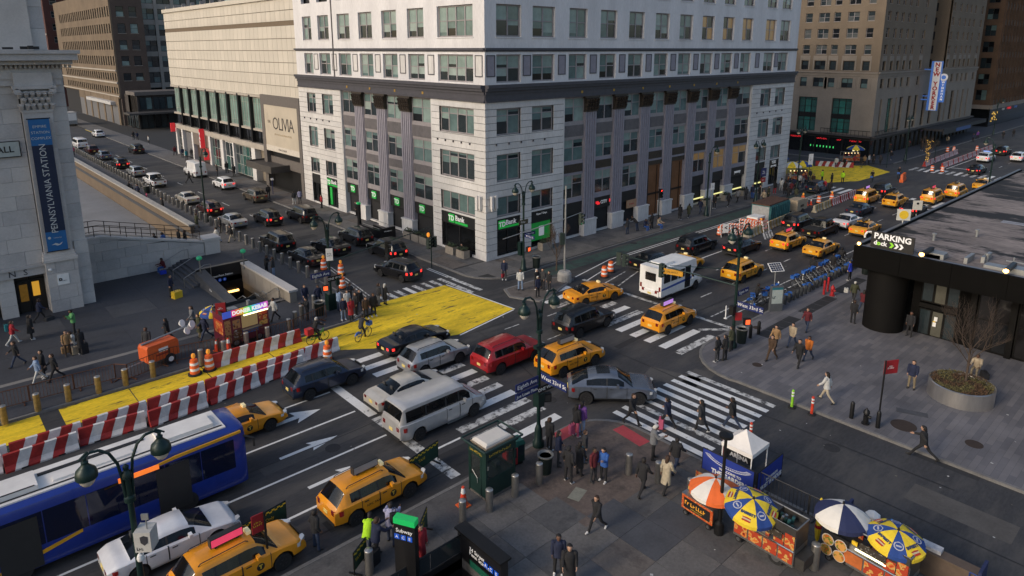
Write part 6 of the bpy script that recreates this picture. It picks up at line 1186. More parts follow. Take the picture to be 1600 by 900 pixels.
PE = [
 # near corner and pavement
 (858,703, 'stand', 'black', 'black', 'n', 'person in black standing behind the trash can at the corner lamp post'),(872,727, 'standL', 'navy', 'char', 'ne', 'person in navy jacket with a dark bag beside the black lamp post crowd'),
 (888,753, 'pockets', 'black', 'black', 'n', 'person in black hooded jacket waiting in front of the trash can'),(905,742, 'coat', 'black', 'black', 'n', 'woman in a long black coat with a teal backpack beside her'),
 (913,722, 'stand', 'char', 'denim', 'ne', 'person in charcoal half hidden behind the long black coat'),(927,752, 'stand', 'maroon', 'char', 'e', 'man in a maroon vest facing the woman in blue'),
 (943,752, 'phoneL', 'blue', 'black', 's', 'woman in a bright blue top and white shoes near the steel bollards'),(900,682, 'standL', 'black', 'pink', 'n', 'person in black with a pink bag at the edge of the zebra crossing'),(909,678, 'standL', 'purple', 'light', 'n', 'person in purple jacket and light jeans at the edge of the zebra crossing'),
 (932,830, 'walkL', 'black', 'black', 's', 'long haired woman in black walking alone across the near pavement'),(872,897, 'stand', 'navy', 'black', 'cam', 'man in a navy jacket and blue shoes at the bottom edge of the pavement'),(889,915, 'coat', 'black', 'black', 'cam', 'person in black with a white scarf beside the man in navy'),
 (1003,772, 'walk', 'black', 'black', 'n', 'man in black with white soled shoes between two steel bollards'),(1040,768, 'coatW', 'cream', 'black', 'n', 'woman in a pale cream coat walking past the steel bollard'),(1055,735, 'walk', 'black', 'denim', 'n', 'person in black jacket and jeans beyond the cream coat'),
 (1020,717, 'phone', 'grey', 'black', 'ne', 'man in a grey hoodie and white cap standing on the kerb'),(987,663, 'walk', 'black', 'black', 'e', 'person in black stepping onto the zebra crossing behind the grey car'),(1042,667, 'walk', 'navy', 'black', 'w', 'person in dark clothes pulling a pink suitcase over the crossing'),
 (1095,673, 'coatW', 'char', 'black', 'w', 'woman in a grey coat on the zebra crossing'),(1143,670, 'walk', 'black', 'denim', 'w', 'man in black jacket and blue jeans at the far end of the zebra crossing'),
 (495,857, 'pockets', 'black', 'denim', 'n', 'man in black jacket and white shoes behind the rear of the kerbside taxi', 0),(575,868, 'bend', 'hivis', 'denim', 'nw', 'worker in a fluorescent yellow jacket leaning towards the open taxi'),(588,872, 'carry', 'navy', 'black', 'n', 'person in navy beside the fluorescent worker with the luggage'),
 (612,848, 'carry', 'lilac', 'denim', 'nw', 'person in pale lilac top with a black backpack by the taxi door'),(658,882, 'coatM', 'red', 'black', 'e', 'person in a red coat behind the subway totem'),(760,930, 'stand', 'royal', 'black', 's', 'man in a bright royal blue jacket inside the subway stair', -1.2),
 # plaza by the parking pavilion
 (1120,565, 'pockets', 'black', 'char', 'w', 'man in black at the corner beside the lamp post, grey trousers'),(1132,563, 'stand', 'black', 'black', 'w', 'man in all black next to the corner lamp post'),(1142,548, 'standL', 'olive', 'black', 'w', 'person half hidden behind the corner lamp post'),
 (1260,517, 'walk', 'maroon', 'denim', 's', 'person in dark red jacket and jeans by the pavement grates'),(1237,542, 'walkL', 'beige', 'denim', 's', 'person in beige jacket walking near the pavement grates'),(1262,563, 'walkL', 'orange', 'denim', 's', 'woman in an orange top and dark coat on the plaza'),(1247,572, 'walk', 'black', 'black', 's', 'person in black walking beside the woman in orange'),
 (1205,563, 'walkL', 'brown', 'brown', 's', 'person in brown clothes at the plaza corner'),(1211,546, 'walk', 'tan', 'black', 's', 'person in tan jacket behind the person in brown'),(1333,472, 'walk', 'olive', 'char', 'n', 'person in dark jacket and white cap carrying a white bag'),(1347,487, 'walkL', 'maroon', 'denim', 'n', 'person in a maroon coat beside the black pavilion'),
 (1332,505, 'stand', 'black', 'black', 'n', 'man in black with white shoes in front of the pavilion corner'),(1420,525, 'stand', 'black', 'black', 's', 'guard in black standing beside the pavilion door'),(1423,607, 'standL', 'navy', 'khaki', 's', 'person in navy partly hidden by the red plaza sign'),(1525,583, 'sit', 'beige', 'khaki', 's', 'person in beige sitting on the rim of the round planter'),
 (1290,627, 'walkL', 'white', 'cream', 'w', 'person dressed all in white walking on the plaza kerb'),(1440,717, 'stride', 'black', 'black', 'w', 'person in black striding off the kerb with white shoes'),(1268,432, 'stand', 'black', 'black', 'n', 'man in black standing in the road beside the bicycle dock', 0),(1300,425, 'stand', 'black', 'black', 'n', 'person in black bending over the docked bicycles', 0),(1313,415, 'walk', 'black', 'char', 'n', 'person in black at the far end of the bicycle dock', 0),(1327,438, 'stand', 'royal', 'black', 'w', 'worker in a bright blue jacket at the end of the bicycle dock'),(1181,476, 'carry', 'black', 'black', 'r', 'cyclist in black standing beside a bicycle at the dock end', 0),
 # north-west corner and bank pavement
 (788,437, 'stand', 'navy', 'char', 'cam', 'person in navy holding a red bag beside the bank corner'),(813,453, 'standL', 'white', 'light', 'se', 'person in white jacket and pale jeans at the bank corner kerb'),(840,464, 'stand', 'navy', 'black', 'e', 'man in dark navy and pale hat at the tip of the bank corner'),(838,452, 'coat', 'black', 'black', 'e', 'person in black standing behind the pale hat at the corner'),(848,452, 'stand', 'char', 'black', 's', 'person in charcoal beside the steel signal pole'),(858,455, 'stand', 'black', 'char', 's', 'person in black jacket next to the concrete pole base'),(724,400, 'sit', 'black', 'black', 's', 'person in black sitting by the planter under the bank sign'),
 (980,366, 'stand', 'char', 'denim', 'w', 'person in charcoal and jeans below the red shop sign'),(994,360, 'bend', 'black', 'denim', 'w', 'person in black leaning over by the shop front'),(1007,359, 'sit', 'navy', 'blue', 'e', 'person sitting by the shop front with blue trousers'),(1018,358, 'stand', 'black', 'black', 'w', 'person in black against the pale pilaster base'),(1028,356, 'sit', 'beige', 'blue', 'e', 'person in beige sitting beside the pilaster base'),
 (1062,343, 'coatM', 'black', 'black', 'n', 'person in a black coat outside the amber lit entrance'),(1116,326, 'stand', 'black', 'black', 's', 'person in black standing by the bar of light in the shop window'),(1138,323, 'walk', 'black', 'black', 'n', 'person in black with white shoes beside the sidewalk planter'),(1165,312, 'stand', 'char', 'black', 'n', 'person in charcoal sorting bags by the last shop'),(1175,310, 'stand', 'navy', 'blue', 's', 'person in navy beside the pale blue bag'),(1187,311, 'stand', 'black', 'black', 's', 'person in black next to the avenue lamp post'),
 (1200,311, 'coatM', 'olive', 'black', 'e', 'person in olive coat by the avenue lamp post'),(1210,303, 'standL', 'black', 'red', 'n', 'person in black with red trousers among the crowd'),(1220,298, 'standL', 'white', 'white', 'n', 'person in white trousers at the end of the white building'),(1231,311, 'stand', 'black', 'black', 'n', 'person in black at the kerb before the parked navy car', 0),(1243,313, 'stand', 'olive', 'char', 'n', 'person in olive at the kerb beside the parked navy car', 0),
 (1240,296, 'stand', 'navy', 'black', 's', 'person in navy in the crowd behind the parked navy car'),(1249,291, 'standL', 'white', 'char', 's', 'person in white in the crowd by the food carts'),(1258,288, 'stand', 'maroon', 'black', 'e', 'person in maroon in the crowd by the food carts'),(1246,284, 'stand', 'black', 'black', 'e', 'person in black close to the lit food cart'),(1234,286, 'standL', 'beige', 'denim', 'e', 'person in beige close to the lit food cart'),(1265,283, 'stand', 'char', 'denim', 's', 'person in charcoal beside the far twin lamp post'),(1284,284, 'stand', 'hivis', 'navy', 'w', 'officer in a fluorescent vest among the crowd at the crossing', 0),(1316,286, 'stand', 'hivis', 'black', 's', 'officer in fluorescent vest standing alone on the far zebra stripes', 0),(1299,288, 'stand', 'black', 'black', 'w', 'person in black waiting at the far zebra stripes', 0),(1288,300, 'walkL', 'red', 'black', 's', 'person in red stepping off the kerb by the parked navy car', 0),(1296,303, 'walk', 'black', 'black', 's', 'person in black next to the person in red at the kerb', 0),(1275,306, 'walk', 'char', 'black', 's', 'person in charcoal crossing behind the parked navy car', 0),
 (1319,262, 'stand', 'black', 'black', 's', 'person in black on the far yellow paint beside the orange barrel', 0),(1350,259, 'standL', 'tan', 'black', 's', 'person in tan in front of the lit hotel doorway'),(1357,257, 'stand', 'white', 'black', 'e', 'person in white in front of the hotel shops'),(1364,257, 'coatM', 'black', 'black', 's', 'person in a black coat outside the hotel corner'),(1345,262, 'stand', 'black', 'char', 'n', 'person in black at the edge of the far yellow paint', 0),(1520,222, 'stand', 'navy', 'black', 's', 'person in navy sitting area of the far pavement'),(1527,217, 'standL', 'purple', 'black', 's', 'person in purple on the far pavement under the marquee'),(1567,217, 'walk', 'black', 'black', 's', 'person in black on the far avenue crossing', 0),(1583,214, 'stand', 'black', 'black', 's', 'person in black at the far end of the avenue', 0),
 # side street, bank side
 (557,337, 'stand', 'black', 'black', 's', 'person in black outside the bank windows near the subway stair'),(503,325, 'standL', 'red', 'black', 's', 'person in red and black in the bank doorway'),(460,319, 'stand', 'char', 'white', 'w', 'person in charcoal with pale trousers on the side street pavement'),(469,318, 'stand', 'lilac', 'black', 'w', 'man in a pale lilac shirt on the side street pavement'),(420,310, 'stand', 'black', 'black', 'w', 'person in black beside the brown car near the billboard'),
 (340,275, 'stand', 'black', 'char', 's', 'person in black beside the tall white van'),(355,270, 'stand', 'black', 'black', 'w', 'person in black by the glazed shop of the cream building'),(366,275, 'coatM', 'black', 'black', 'w', 'person in a black coat ahead of the white car on the pavement'),(286,246, 'stand', 'navy', 'black', 'w', 'person in navy by the garage door'),(292,250, 'stand', 'teal', 'black', 'w', 'person in a teal jacket by the garage door'),(300,247, 'stand', 'char', 'black', 'w', 'person in charcoal by the garage door'),(306,244, 'coatM', 'black', 'navy', 's', 'person in a dark coat below the red parking sign'),(274,243, 'walk', 'maroon', 'black', 'w', 'person in maroon walking past the cream building corner'),(209,218, 'stand', 'black', 'black', 'w', 'person in black near the glazed podium'),(215,219, 'stand', 'navy', 'char', 'w', 'person in navy near the glazed podium'),(233,225, 'stand', 'white', 'black', 's', 'person in a white top near the glazed podium'),(296,286, 'walk', 'black', 'black', 'r', 'person in black crossing the side street mid block', 0),
 # bollard pavement
 (115,243, 'standL', 'pink', 'black', 'w', 'person in pink at the far end of the bollard pavement'),(201,297, 'sit', 'black', 'black', 'n', 'person in black sitting on the areaway parapet'),(217,307, 'walk', 'navy', 'black', 's', 'person in navy on the bollard pavement beside the black bin'),(230,313, 'standL', 'pink', 'pink', 's', 'small child in pink on the bollard pavement'),(255,331, 'stand', 'black', 'black', 's', 'man in black walking on the bollard pavement'),(308,356, 'coatW', 'olive', 'beige', 'n', 'woman in an olive coat with bare legs by the side street lamp'),(340,380, 'walk', 'white', 'light', 's', 'person in a white shirt and pale jeans with a bag on the bollard pavement'),(362,378, 'walk', 'black', 'cream', 's', 'person in black jacket and cream trousers behind the bollards'),(345,364, 'stand', 'black', 'black', 's', 'person in black behind the silver car and the bollards'),
 (417,428, 'phone', 'black', 'black', 'r', 'person in black facing a friend beside the subway parapet'),(428,432, 'stand', 'char', 'light', 'l', 'person in charcoal and pale jeans beside the subway parapet'),(477,478, 'coat', 'navy', 'black', 'e', 'woman in navy coat next to a steel bollard'),(498,479, 'pockets', 'navy', 'char', 'e', 'man in a navy jacket between two steel bollards'),(481,499, 'phone', 'black', 'black', 's', 'person in black bending near the wire trash basket'),(430,501, 'walk', 'white', 'black', 's', 'person in a white jacket walking behind the kebab truck'),(418,519, 'bend', 'black', 'black', 'w', 'person in black bending beside the kebab truck'),
 (537,500, 'stand', 'navy', 'light', 'e', 'person in navy and jeans in the waiting crowd'),(543,488, 'standL', 'white', 'black', 'e', 'person in white in the back of the waiting crowd'),(549,500, 'coat', 'red', 'black', 'e', 'woman in a red coat in the waiting crowd'),(557,493, 'stand', 'black', 'black', 's', 'person in black at the side of the waiting crowd'),(547,476, 'phone', 'char', 'denim', 'e', 'person in charcoal behind the woman in the red coat'),(562,486, 'stand', 'black', 'denim', 'e', 'tall person in black at the back of the waiting crowd'),(572,498, 'standL', 'brown', 'black', 'e', 'person in brown holding a red box at the kerb'),(584,494, 'stand', 'black', 'black', 'e', 'man in a black suit with a white shirt at the kerb'),(592,477, 'stand', 'char', 'grey', 'n', 'man in charcoal standing on the yellow paint with a dark case'),(602,476, 'coat', 'black', 'black', 'n', 'person in a black coat and white hat on the yellow paint'),(530,486, 'standL', 'light', 'denim', 'n', 'person in pale blue beside the twin lamp post at the crossing'),
 # more of the far crowd
 (1226,303, 'coatM', 'black', 'black', 's', 'person in a black coat beside the last shop sign of the white block'),(1254,294, 'stand', 'grey', 'denim', 'w', 'person in grey behind the parked navy car roof'),(1262,292, 'coatM', 'navy', 'black', 'e', 'person in a navy coat near the far twin lamp base'),(1270,290, 'stand', 'brown', 'char', 's', 'person in brown at the front of the far crowd'),(1236,303, 'walk', 'maroon', 'black', 'n', 'person in maroon walking towards the far food carts'),(1193,318, 'walk', 'beige', 'black', 's', 'person in beige walking past the last planter'),(1152,316, 'walk', 'grey', 'black', 'n', 'person in grey walking along the shop windows'),(1094,333, 'walk', 'navy', 'denim', 's', 'person in navy walking beside the single arm lamp'),(1076,340, 'coatW', 'olive', 'black', 'n', 'woman in an olive coat near the amber entrance'),(1306,262, 'stand', 'white', 'denim', 's', 'person in white by the far striped barrier'),(1334,258, 'stand', 'red', 'black', 'w', 'person in red buying at the far food cart'),(1375,258, 'walk', 'char', 'black', 's', 'person in charcoal rounding the hotel corner'),(1392,250, 'walk', 'black', 'denim', 's', 'person in black and jeans below the hotel signals'),(1440,235, 'coatM', 'black', 'black', 's', 'person in a black coat under the dark marquee'),(1480,226, 'stand', 'beige', 'char', 's', 'person in beige under the far end of the marquee'),
 # station plaza
 (22,538, 'walk', 'red', 'white', 'n', 'person in a red jacket with a teal backpack near the station door'),(50,530, 'coatM', 'black', 'black', 'n', 'person in a black coat in front of the station door'),(64,502, 'walk', 'navy', 'black', 'n', 'person in navy in the station doorway with a suitcase'),(28,572, 'walk', 'black', 'denim', 's', 'person in black walking at the edge of the plaza'),(62,597, 'walk', 'light', 'white', 's', 'person in a pale blue jacket near the plaza fence'),(70,590, 'coatM', 'black', 'black', 's', 'person in a black coat in the group near the plaza fence'),(88,594, 'walk', 'black', 'black', 's', 'tall person in black leaving the group near the plaza fence'),(117,521, 'phone', 'green', 'black', 's', 'person in a pale green top looking at a phone on the plaza'),(107,556, 'standL', 'tan', 'brown', 'e', 'person in tan bending among the suitcases'),(117,545, 'sit', 'white', 'denim', 's', 'person in white sitting among the suitcases'),(128,553, 'coatM', 'black', 'black', 'w', 'person in black beside the dark suitcase'),(263,534, 'walk', 'black', 'black', 'l', 'person in black crossing the plaza near the light tower'),(232,552, 'stand', 'char', 'black', 'cam', 'officer in dark uniform standing behind the orange generator'),
 (268,463, 'stand', 'navy', 'char', 'r', 'person in navy with a yellow luggage cart by the steps'),(257,424, 'sit', 'maroon', 'blue', 's', 'person in maroon sitting on the plaza steps'),(303,514, 'walkL', 'grey', 'black', 's', 'woman in a grey coat passing left of the kebab truck'),(313,528, 'coatM', 'olive', 'khaki', 's', 'person in olive passing left of the kebab truck'),(322,531, 'walk', 'navy', 'denim', 's', 'person in navy and jeans passing left of the kebab truck'),
 (245,385, 'sit', 'black', 'black', 's', 'person in black sitting low on the sloping ramp', 2.2),(258,383, 'sit', 'blue', 'char', 's', 'person in blue sitting on the sloping ramp', 2.0),(281,386, 'stand', 'black', 'black', 's', 'person in black standing with bags on the ramp', 1.5),(291,388, 'coatM', 'black', 'black', 's', 'person in a black coat at the foot of the ramp', 1.3)]
for e in PE:
 person(*e[:7], **({'z': e[7]} if len(e) > 7 else {}), **({'s': .62} if 'child' in e[6] else {}), **({'hair': HW} if any(k in e[6] for k in ('white hat', 'white cap', 'pale hat')) else {'hair': C['black']} if 'hooded' in e[6] else {}))
def q(px, py, z=SW_): return gp(px, py, z)
bag(q(1033,668,0),(.42,.26,.55), C['pink'], 'pink suitcase pulled over the zebra crossing', 'suitcase', .5, n='suitcase'); bag(q(586,880),(.42,.26,.62), C['black'], 'black suitcase on the pavement beside the taxi', 'suitcase', .3, n='suitcase'); bag(q(118,553),(.4,.26,.5), C['beige'], 'beige suitcase standing in the seated group on the plaza', 'suitcase', .2, n='suitcase'); bag(q(133,552),(.42,.28,.7), C['black'], 'tall dark suitcase beside the seated group on the plaza', 'suitcase', .1, n='suitcase')
bag(q(77,500),(.6,.4,.25), C['char'], 'dark bag on the ground by the station door', rz=.4); bag(q(102,551),(.4,.3,.4), C['tan'], 'tan bag beside the seated group on the plaza'); bag(q(277,465),(.7,.5,.55), YELP, 'yellow luggage cart with a dark cover by the plaza steps', 'cart', .3, n='luggage_cart'); bag(q(255,428,.3),(.5,.3,.3), C['royal'], 'bright blue bag on the plaza steps')
bag(q(1538,590),(.6,.35,.35), C['black'], 'black bag on the ground by the round planter', rz=.5); bag(q(569,494) + V(.3,-.1,.75),(.36,.32,.34), C['red'], 'bright red insulated box held at the kerb', 'box', n='delivery_box'); bag(q(788,436) + V(-.25,-.1,.25),(.3,.14,.32), C['red'], 'red shopping bag held beside the bank corner'); bag(q(587,479,0),(.4,.26,.5), C['black'], 'dark case standing on the yellow paint', 'suitcase', n='suitcase')
bag(q(912,738) + V(-.25,0,.95),(.3,.2,.45), C['teal'], 'teal backpack worn by the woman in the long black coat', 'backpack', n='backpack'); bag(q(615,845) + V(-.05,-.2,1.0),(.3,.22,.45), C['black'], 'black backpack worn by the person in lilac at the taxi', 'backpack', n='backpack'); bag(q(22,536) + V(-.28,0,.95),(.2,.32,.45), C['teal'], 'teal backpack on the red jacket near the station door', 'backpack', n='backpack'); bag(q(1327,470) + V(-.2,.25,.7),(.3,.3,.35), C['white'], 'white bag carried in front of the pavilion', rz=.4); bag(q(896,681) + V(-.15,0,.2),(.3,.2,.5), C['pink'], 'bright pink bag held at the edge of the zebra crossing'); bag(q(1176,308),(.5,.4,.6), C['light'], 'pale blue bag on the pavement by the last shop', rz=.2); bag(q(735,401),(.4,.3,.45), C['black'], 'black bag beside the planter under the bank sign')
# ------------------------------------------------------------------ street furniture
LGLASS = mat('lamp_glass', (.55,.5,.42),.2,0,0, coat=.5)
def lamp_proto(Ht=7.3, arms=2, a0=0.0, base=True):
 P = Proto(); P.part('base', MB().lathe([(.3,0),(.3,.25),(.22,.35),(.2,.9),(.15,1.05),(.1,1.2)], 12), DKGREEN, smooth=40)
 P.part('pole', MB().lathe([(.1,1.2),(.085, Ht - 1.3),(.16, Ht - 1.25),(.16, Ht - 1.1),(.09, Ht - 1.05),(.09, Ht - .5),(.15, Ht - .45),(.15, Ht - .3),(.07, Ht - .2),(.09, Ht - .08),(.02, Ht)], 12), DKGREEN, smooth=40)
 for k in range(arms):
  a = a0 + math.pi * k; c, s = math.cos(a), math.sin(a); pts = [(.1, Ht - 1.2),(.14, Ht - .4),(.2, Ht + .1),(.38, Ht + .52),(.62, Ht + .72),(.86, Ht + .74),(1.05, Ht + .62)]
  m = MB()
  for (r0, z0),(r1, z1) in zip(pts, pts[1:]): m.cyl((r0*c, r0*s, z0),(r1*c, r1*s, z1),.045,.045,7)
  m.cyl((1.15*c, 1.15*s, Ht + .6),(.9*c, .9*s, Ht + .8),.03,.03,6); P.part('arm', m, DKGREEN)
  h = P.part('lamp_head', MB().lathe([(.03,.78),(.06,.74),(.05,.66),(.10,.62),(.09,.54),(.16,.46),(.26,.36),(.30,.2),(.29,.1),(.05,.1)], 16), DKGREEN, (1.0*c, 1.0*s, Ht - .1), smooth=50); P.part('lamp_globe', MB().lathe([(.03,-.18),(.13,-.13),(.21,-.02),(.25,.1)], 14), LGLASS, up=h, smooth=60)
 return P
def placelamp(P, x, y, rz, label, z=SW_, n='street_lamp'): return P.inst(n, (x, y, z), rz, label, 'street lamp', 'green cast iron street lamps')
L2 = lamp_proto(7.3); LT = R(-42)
def board(parent, loc, rz, w_, h, t, face, letters=TEXTW, size=.2, name='street_sign', rim=None, tilt=0):
 o = MB().box((-w_ / 2,-.02,-h / 2),(w_ / 2,.02, h / 2)).ob(name, [face], parent, loc, rz)
 if t:
  for s, rr in ((-.026,0),(.026, math.pi)): text(t, size, letters, o, (0, s, 0), rr, depth=.003)
 return o
def signal(parent, loc, rz, lit='r', ped=False, body=None):
 B = body or mat('signal_green', (.015,.05,.042),.5); o = MB().box((-.17,-.13,-.5),(.17,.13,.5)).ob('signal_head', B, parent, loc, rz)
 for k, (z, nm) in enumerate(((.32, 'r'),(0, 'y'),(-.32, 'g'))):
  on = nm == lit; m = {'r': mat('sig_red', (.6,.02,.02),.4,0,0, emit=(1,.03,.02), es=8), 'y': BLKPL, 'g': mat('sig_green', (.02,.6,.3),.4,0,0, emit=(.05,1,.5), es=6)}[nm] if on else mat('sig_off', (.02,.015,.015),.3)
  MB().cyl((0,-.13, z),(0,-.14, z),.11, n=14).ob('lens', m, o); MB().cyl((0,-.13, z + .02),(0,-.33, z + .04),.13,.13,10,0, False).ob('visor', B, o)
 return o
def pedsig(parent, loc, rz, on=True):
 o = MB().box((-.22,-.12,-.22),(.22,.12,.22)).ob('walk_signal', mat('signal_green', (0,0,0)), parent, loc, rz); MB().box((-.16,-.13,-.16),(.16,-.12,.16)).ob('lens', mat('hand_red', (.5,.05,.02),.4,0,.3,20, emit=(1,.12,.03), es=3) if on else BLKPL, o)
a = placelamp(L2,-17.6,-24.9,0, 'twin green street lamp with blue street signs at the near corner by the trash can')
board(a, (-.9,-.1,3.72),0,1.5,.40, 'Eighth Ave', NAVY, size=.3); board(a, (-.9,-.1,3.26),0,1.5,.36, 'Joe Louis Plaza', NAVY, size=.23); board(a, (0,-1.0,3.85), R(-90),1.7,.42, 'West 33rd St', NAVY, size=.3); board(a, (.25,-.25,3.2),0,1.05,.36, 'ONE WAY', BLACK, size=.24)
pedsig(a, (.45,-.1,2.55), R(-30), False); MB().box((-.2,-.2,2.2),(.2,.2,2.9)).box((-.3,-.12,5.3),(.3,.12,5.45)).ob('control_box', DKGREEN, a)
b = placelamp(lamp_proto(7.6,2,0),.1,-25.3,0, 'twin green street lamp carrying a long signal arm at the plaza corner', n='signal_pole')
board(b, (.75,-.1,3.75),0,1.3,.36, 'Eighth Ave', NAVY, size=.26); board(b, (0,-1.05,3.1), R(-90),1.8,.44, 'West 33rd St', NAVY, size=.32)
MB().cyl((0,0,4.3),(0,9.7,4.25),.06,.04,8).cyl((0,0,5.4),(0,5.2,4.45),.025,.02,6).ob('mast_arm', DKGREEN, b)
for t, z in ((.6,0),(.95,30),(1.0,110)): signal(b, (-.1,9.7*t, 3.95), R(z), 'x', body=mat('signal_dark', (.02,.035,.03),.5))
board(b, (0,4.9,4.0), R(-75),1.4,.4, '~8', mat('sign_amber', (.55,.27,.02),.5), BLACK, .2); MB().box((-.5,-.15,2.4),(-.15,.15,3.0)).ob('control_box', BLACK, b); board(b, (.1,-.2,2.2), R(-45),.5,.55, '', mat('sign_crimson', (.30,.015,.02),.5)); pedsig(b, (.3,-.75,1.95), R(-30))
c = placelamp(lamp_proto(6.7),-16.4,-1.1,0, 'twin green street lamp with a signal arm at the crowded station corner', n='signal_pole')
MB().cyl((0,0,3.75),(11.7,3.4,3.75),.06,.035,8).ob('mast_arm', DKGREEN, c); signal(c, (6.1,1.7,3.35), R(48), 'x'); board(c, (-.8,-.15,2.95),0,1.6,.44, 'Eighth Ave', NAVY, size=.32); board(c, (.25,-.3,2.5),0,1.15,.4, 'ONE WAY', BLACK, size=.25)
board(c, (-.05,-.25,4.4), R(-20),.5,.95, '~3\n~4', REFL, BLACK, .16, 'plate_sign'); pedsig(c, (-.55,-.3,1.9), R(-20)); MB().box((-.35,-.3,0),(.3,.3,1.3)).box((.35,-.4,1.9),(.6,-.2,2.5),0).ob('control_box', DKGREEN, c)
d = placelamp(L2,.8,-4.2,0, 'twin green street lamp at the bank corner with brown and blue signs'); board(d, (-.3,-.3,4.6),0,1.1,.4, '~4', mat('sign_olive', (.06,.055,.03),.5), size=.26); board(d, (.8,0,3.3),0,1.3,.32, 'Eighth Ave', NAVY, size=.22); board(d, (0,-.8,3.3), R(-90),1.2,.32, 'W 33rd St', NAVY, size=.22); pedsig(d, (.3,-.3,2.0), R(10)); MB().box((-.25,.1,1.4),(.25,.5,2.6)).ob('control_box', DKGREEN, d)
placelamp(L2,-35.5,-25.4,0, 'large twin green street lamp in the foreground with a white camera box', z=.13 - .05)
e = root('camera_box', (-35.5,-25.4,4.5), R(-38), 'white camera box with antenna strapped to the foreground lamp post', 'camera box'); e.scale = (.75,.75,.8); MB().box((.1,-.35,0),(.75,.3,.85)).ob('cabinet', mat('box_white', (.5,.49,.46),.5,0,.1,3), e); MB().prism([(0,.22),(.16,.16),(.14,-.08),(0,-.2),(-.14,-.08),(-.16,.16)], 0,.012).ob('shield_emblem', mat('emblem_dark', (.04,.04,.05),.5), e, (.5,-.35,.5)).rotation_euler = (R(90),0,0); text('~3', .2, BLACK, e, (.35,-.355,.16), depth=.003)
MB().lathe([(.03,-.42),(.13,-.36),(.15,-.25),(.11,-.12),(.05,-.1),(.05,.1)], 12,(.25,-.3,0)).ob('dome_camera', WHITE, e, smooth=50); MB().cyl((.55,-.1,.85),(.55,-.1,1.35),.03).box((.42,-.2,1.3),(.7,-.14,1.55)).ob('antenna', GALV, e)
L1_ = lamp_proto(7.6,1)
placelamp(L1_, -14.1,33.3, R(35), 'single arm green street lamp between parked cars on the side street'); placelamp(L1_, 31.1,-3.8, R(-20), 'single arm green street lamp in front of the white office block'); placelamp(L2,42.4,-4.0,0, 'twin green street lamp in front of the last shops of the white block'); placelamp(lamp_proto(8.2),54.1,-3.9,0, 'tall twin green street lamp beside the far food carts'); placelamp(L2,93.5,-4.9,0, 'twin green street lamp in front of the hotel tower'); placelamp(L1_, 64.5,-24.2, R(90), 'green signal and lamp post seen above the yellow van taxis'); placelamp(L1_, 150,-5, R(-60), 'distant green street lamp under the hotel marquee')
def signpost(x, y, H, label, boards, z=SW_, m=GALV): 
 s = root('sign_post', (x, y, z),0, label, 'sign'); MB().cyl((0,0,0),(0,0, H),.045, n=8).ob('post', m, s)
 for loc, rz, w_, h, t, f, lm, sz in boards: board(s, loc, R(rz), w_, h, t, f, lm, sz, 'sign_plate')
 return s
f_ = root('signal_pole', (1.6,-8.5,0),0, 'tall galvanised signal pole on a round concrete base off the bank corner', 'traffic signal'); MB().lathe([(.62,0),(.6,.75),(.5,.95),(.12,1.0)], 16).ob('concrete_base', CONC, f_); MB().cyl((0,0,.9),(0,0,8.4),.1,.07,10).ob('pole', GALV, f_); MB().cyl((0,0,5.6),(-5.8,1.4,4.6),.05,.035).cyl((0,0,5.6),(2.6,.6,5.6),.04,.03).ob('mast_arm', GALV, f_)
signal(f_, (-.35,0,3.9), R(150), 'x', body=mat('signal_dark', (0,0,0))); signal(f_, (2.6,.6,5.0), R(20), 'g', body=mat('signal_dark', (0,0,0)))
for px, y0 in ((.0,0),):
 g_ = root('traffic_signal', (-4.6,2.3,0),0, 'traffic signal cluster with an orange light on top at the bank kerb', 'traffic signal'); MB().cyl((0,0,0),(0,0,3.7),.05).ob('pole', DKGREEN, g_); signal(g_, (-.35,-.1,2.4), R(20), 'x', body=mat('signal_dark', (0,0,0))); signal(g_, (.4,0,2.4), R(-60), 'x', body=mat('signal_dark', (0,0,0))); MB().lathe([(.06,0),(.14,.1),(.12,.35),(.03,.42)], 10,(-.35,-.1,3.0)).ob('beacon', mat('beacon_orange', (.8,.25,.02),.4,0,0, emit=(1,.35,.03), es=1), g_)
for loc, rz, col_, lab in ((gp(1028,352, SW_),-20, 'r', 'dark post with a small red light in front of the shops'),(gp(1385,262,0),10, 'r', 'dark signal with a red light at the hotel corner'),((90.5,-6,0),20, 'r', 'dark signal post with a red light under the hotel marquee'),((93.5,-9.5,0),20, 'r', 'dark signal post with a red light beside the zigzag barriers'),((87,-24.6,0),60, 'g', 'dark signal post with a green light beyond the pavilion roof')):
 s = root('traffic_signal', loc, 0, lab, 'traffic signal', 'small traffic signals'); MB().cyl((0,0,0),(0,0,4.2),.05).ob('pole', DKGREEN, s); signal(s, (0,-.15,3.7), R(rz), col_)
signpost(-3.0,-35.6,3.7, 'slim black post with a red rectangular sign on the plaza kerb', [((.55,-.1,3.2),-28,.85,.75, '~4\n~7', mat('sign_crimson', (.30,.015,.02),.5), TEXTW, .11)], m=BLACK); signpost(31.3,-4.2,4.0, 'post with a white parking sign in front of the shops', [((0,-.1,3.6),-10,.6,.8, '~2\n~5', REFL, BLACK, .12)]); signpost(42.6,-4.6,4.6, 'post with a navy and a red sign in front of the last shops', [((0,-.1,4.0),-10,1.0,1.1, '~3\n~4', NAVY, TEXTW, .26),((0,-.1,3.0),-10,.9,.6, '~3', mat('sign_crimson', (0,0,0)), TEXTW, .26)]); signpost(55,-5.0,5.2, 'post with a white sign beside the far twin lamp', [((0,-.1,4.4),-20,.8,1.5, '~2\n~4\n~3', REFL, BLACK, .2)], m=DKGREEN)
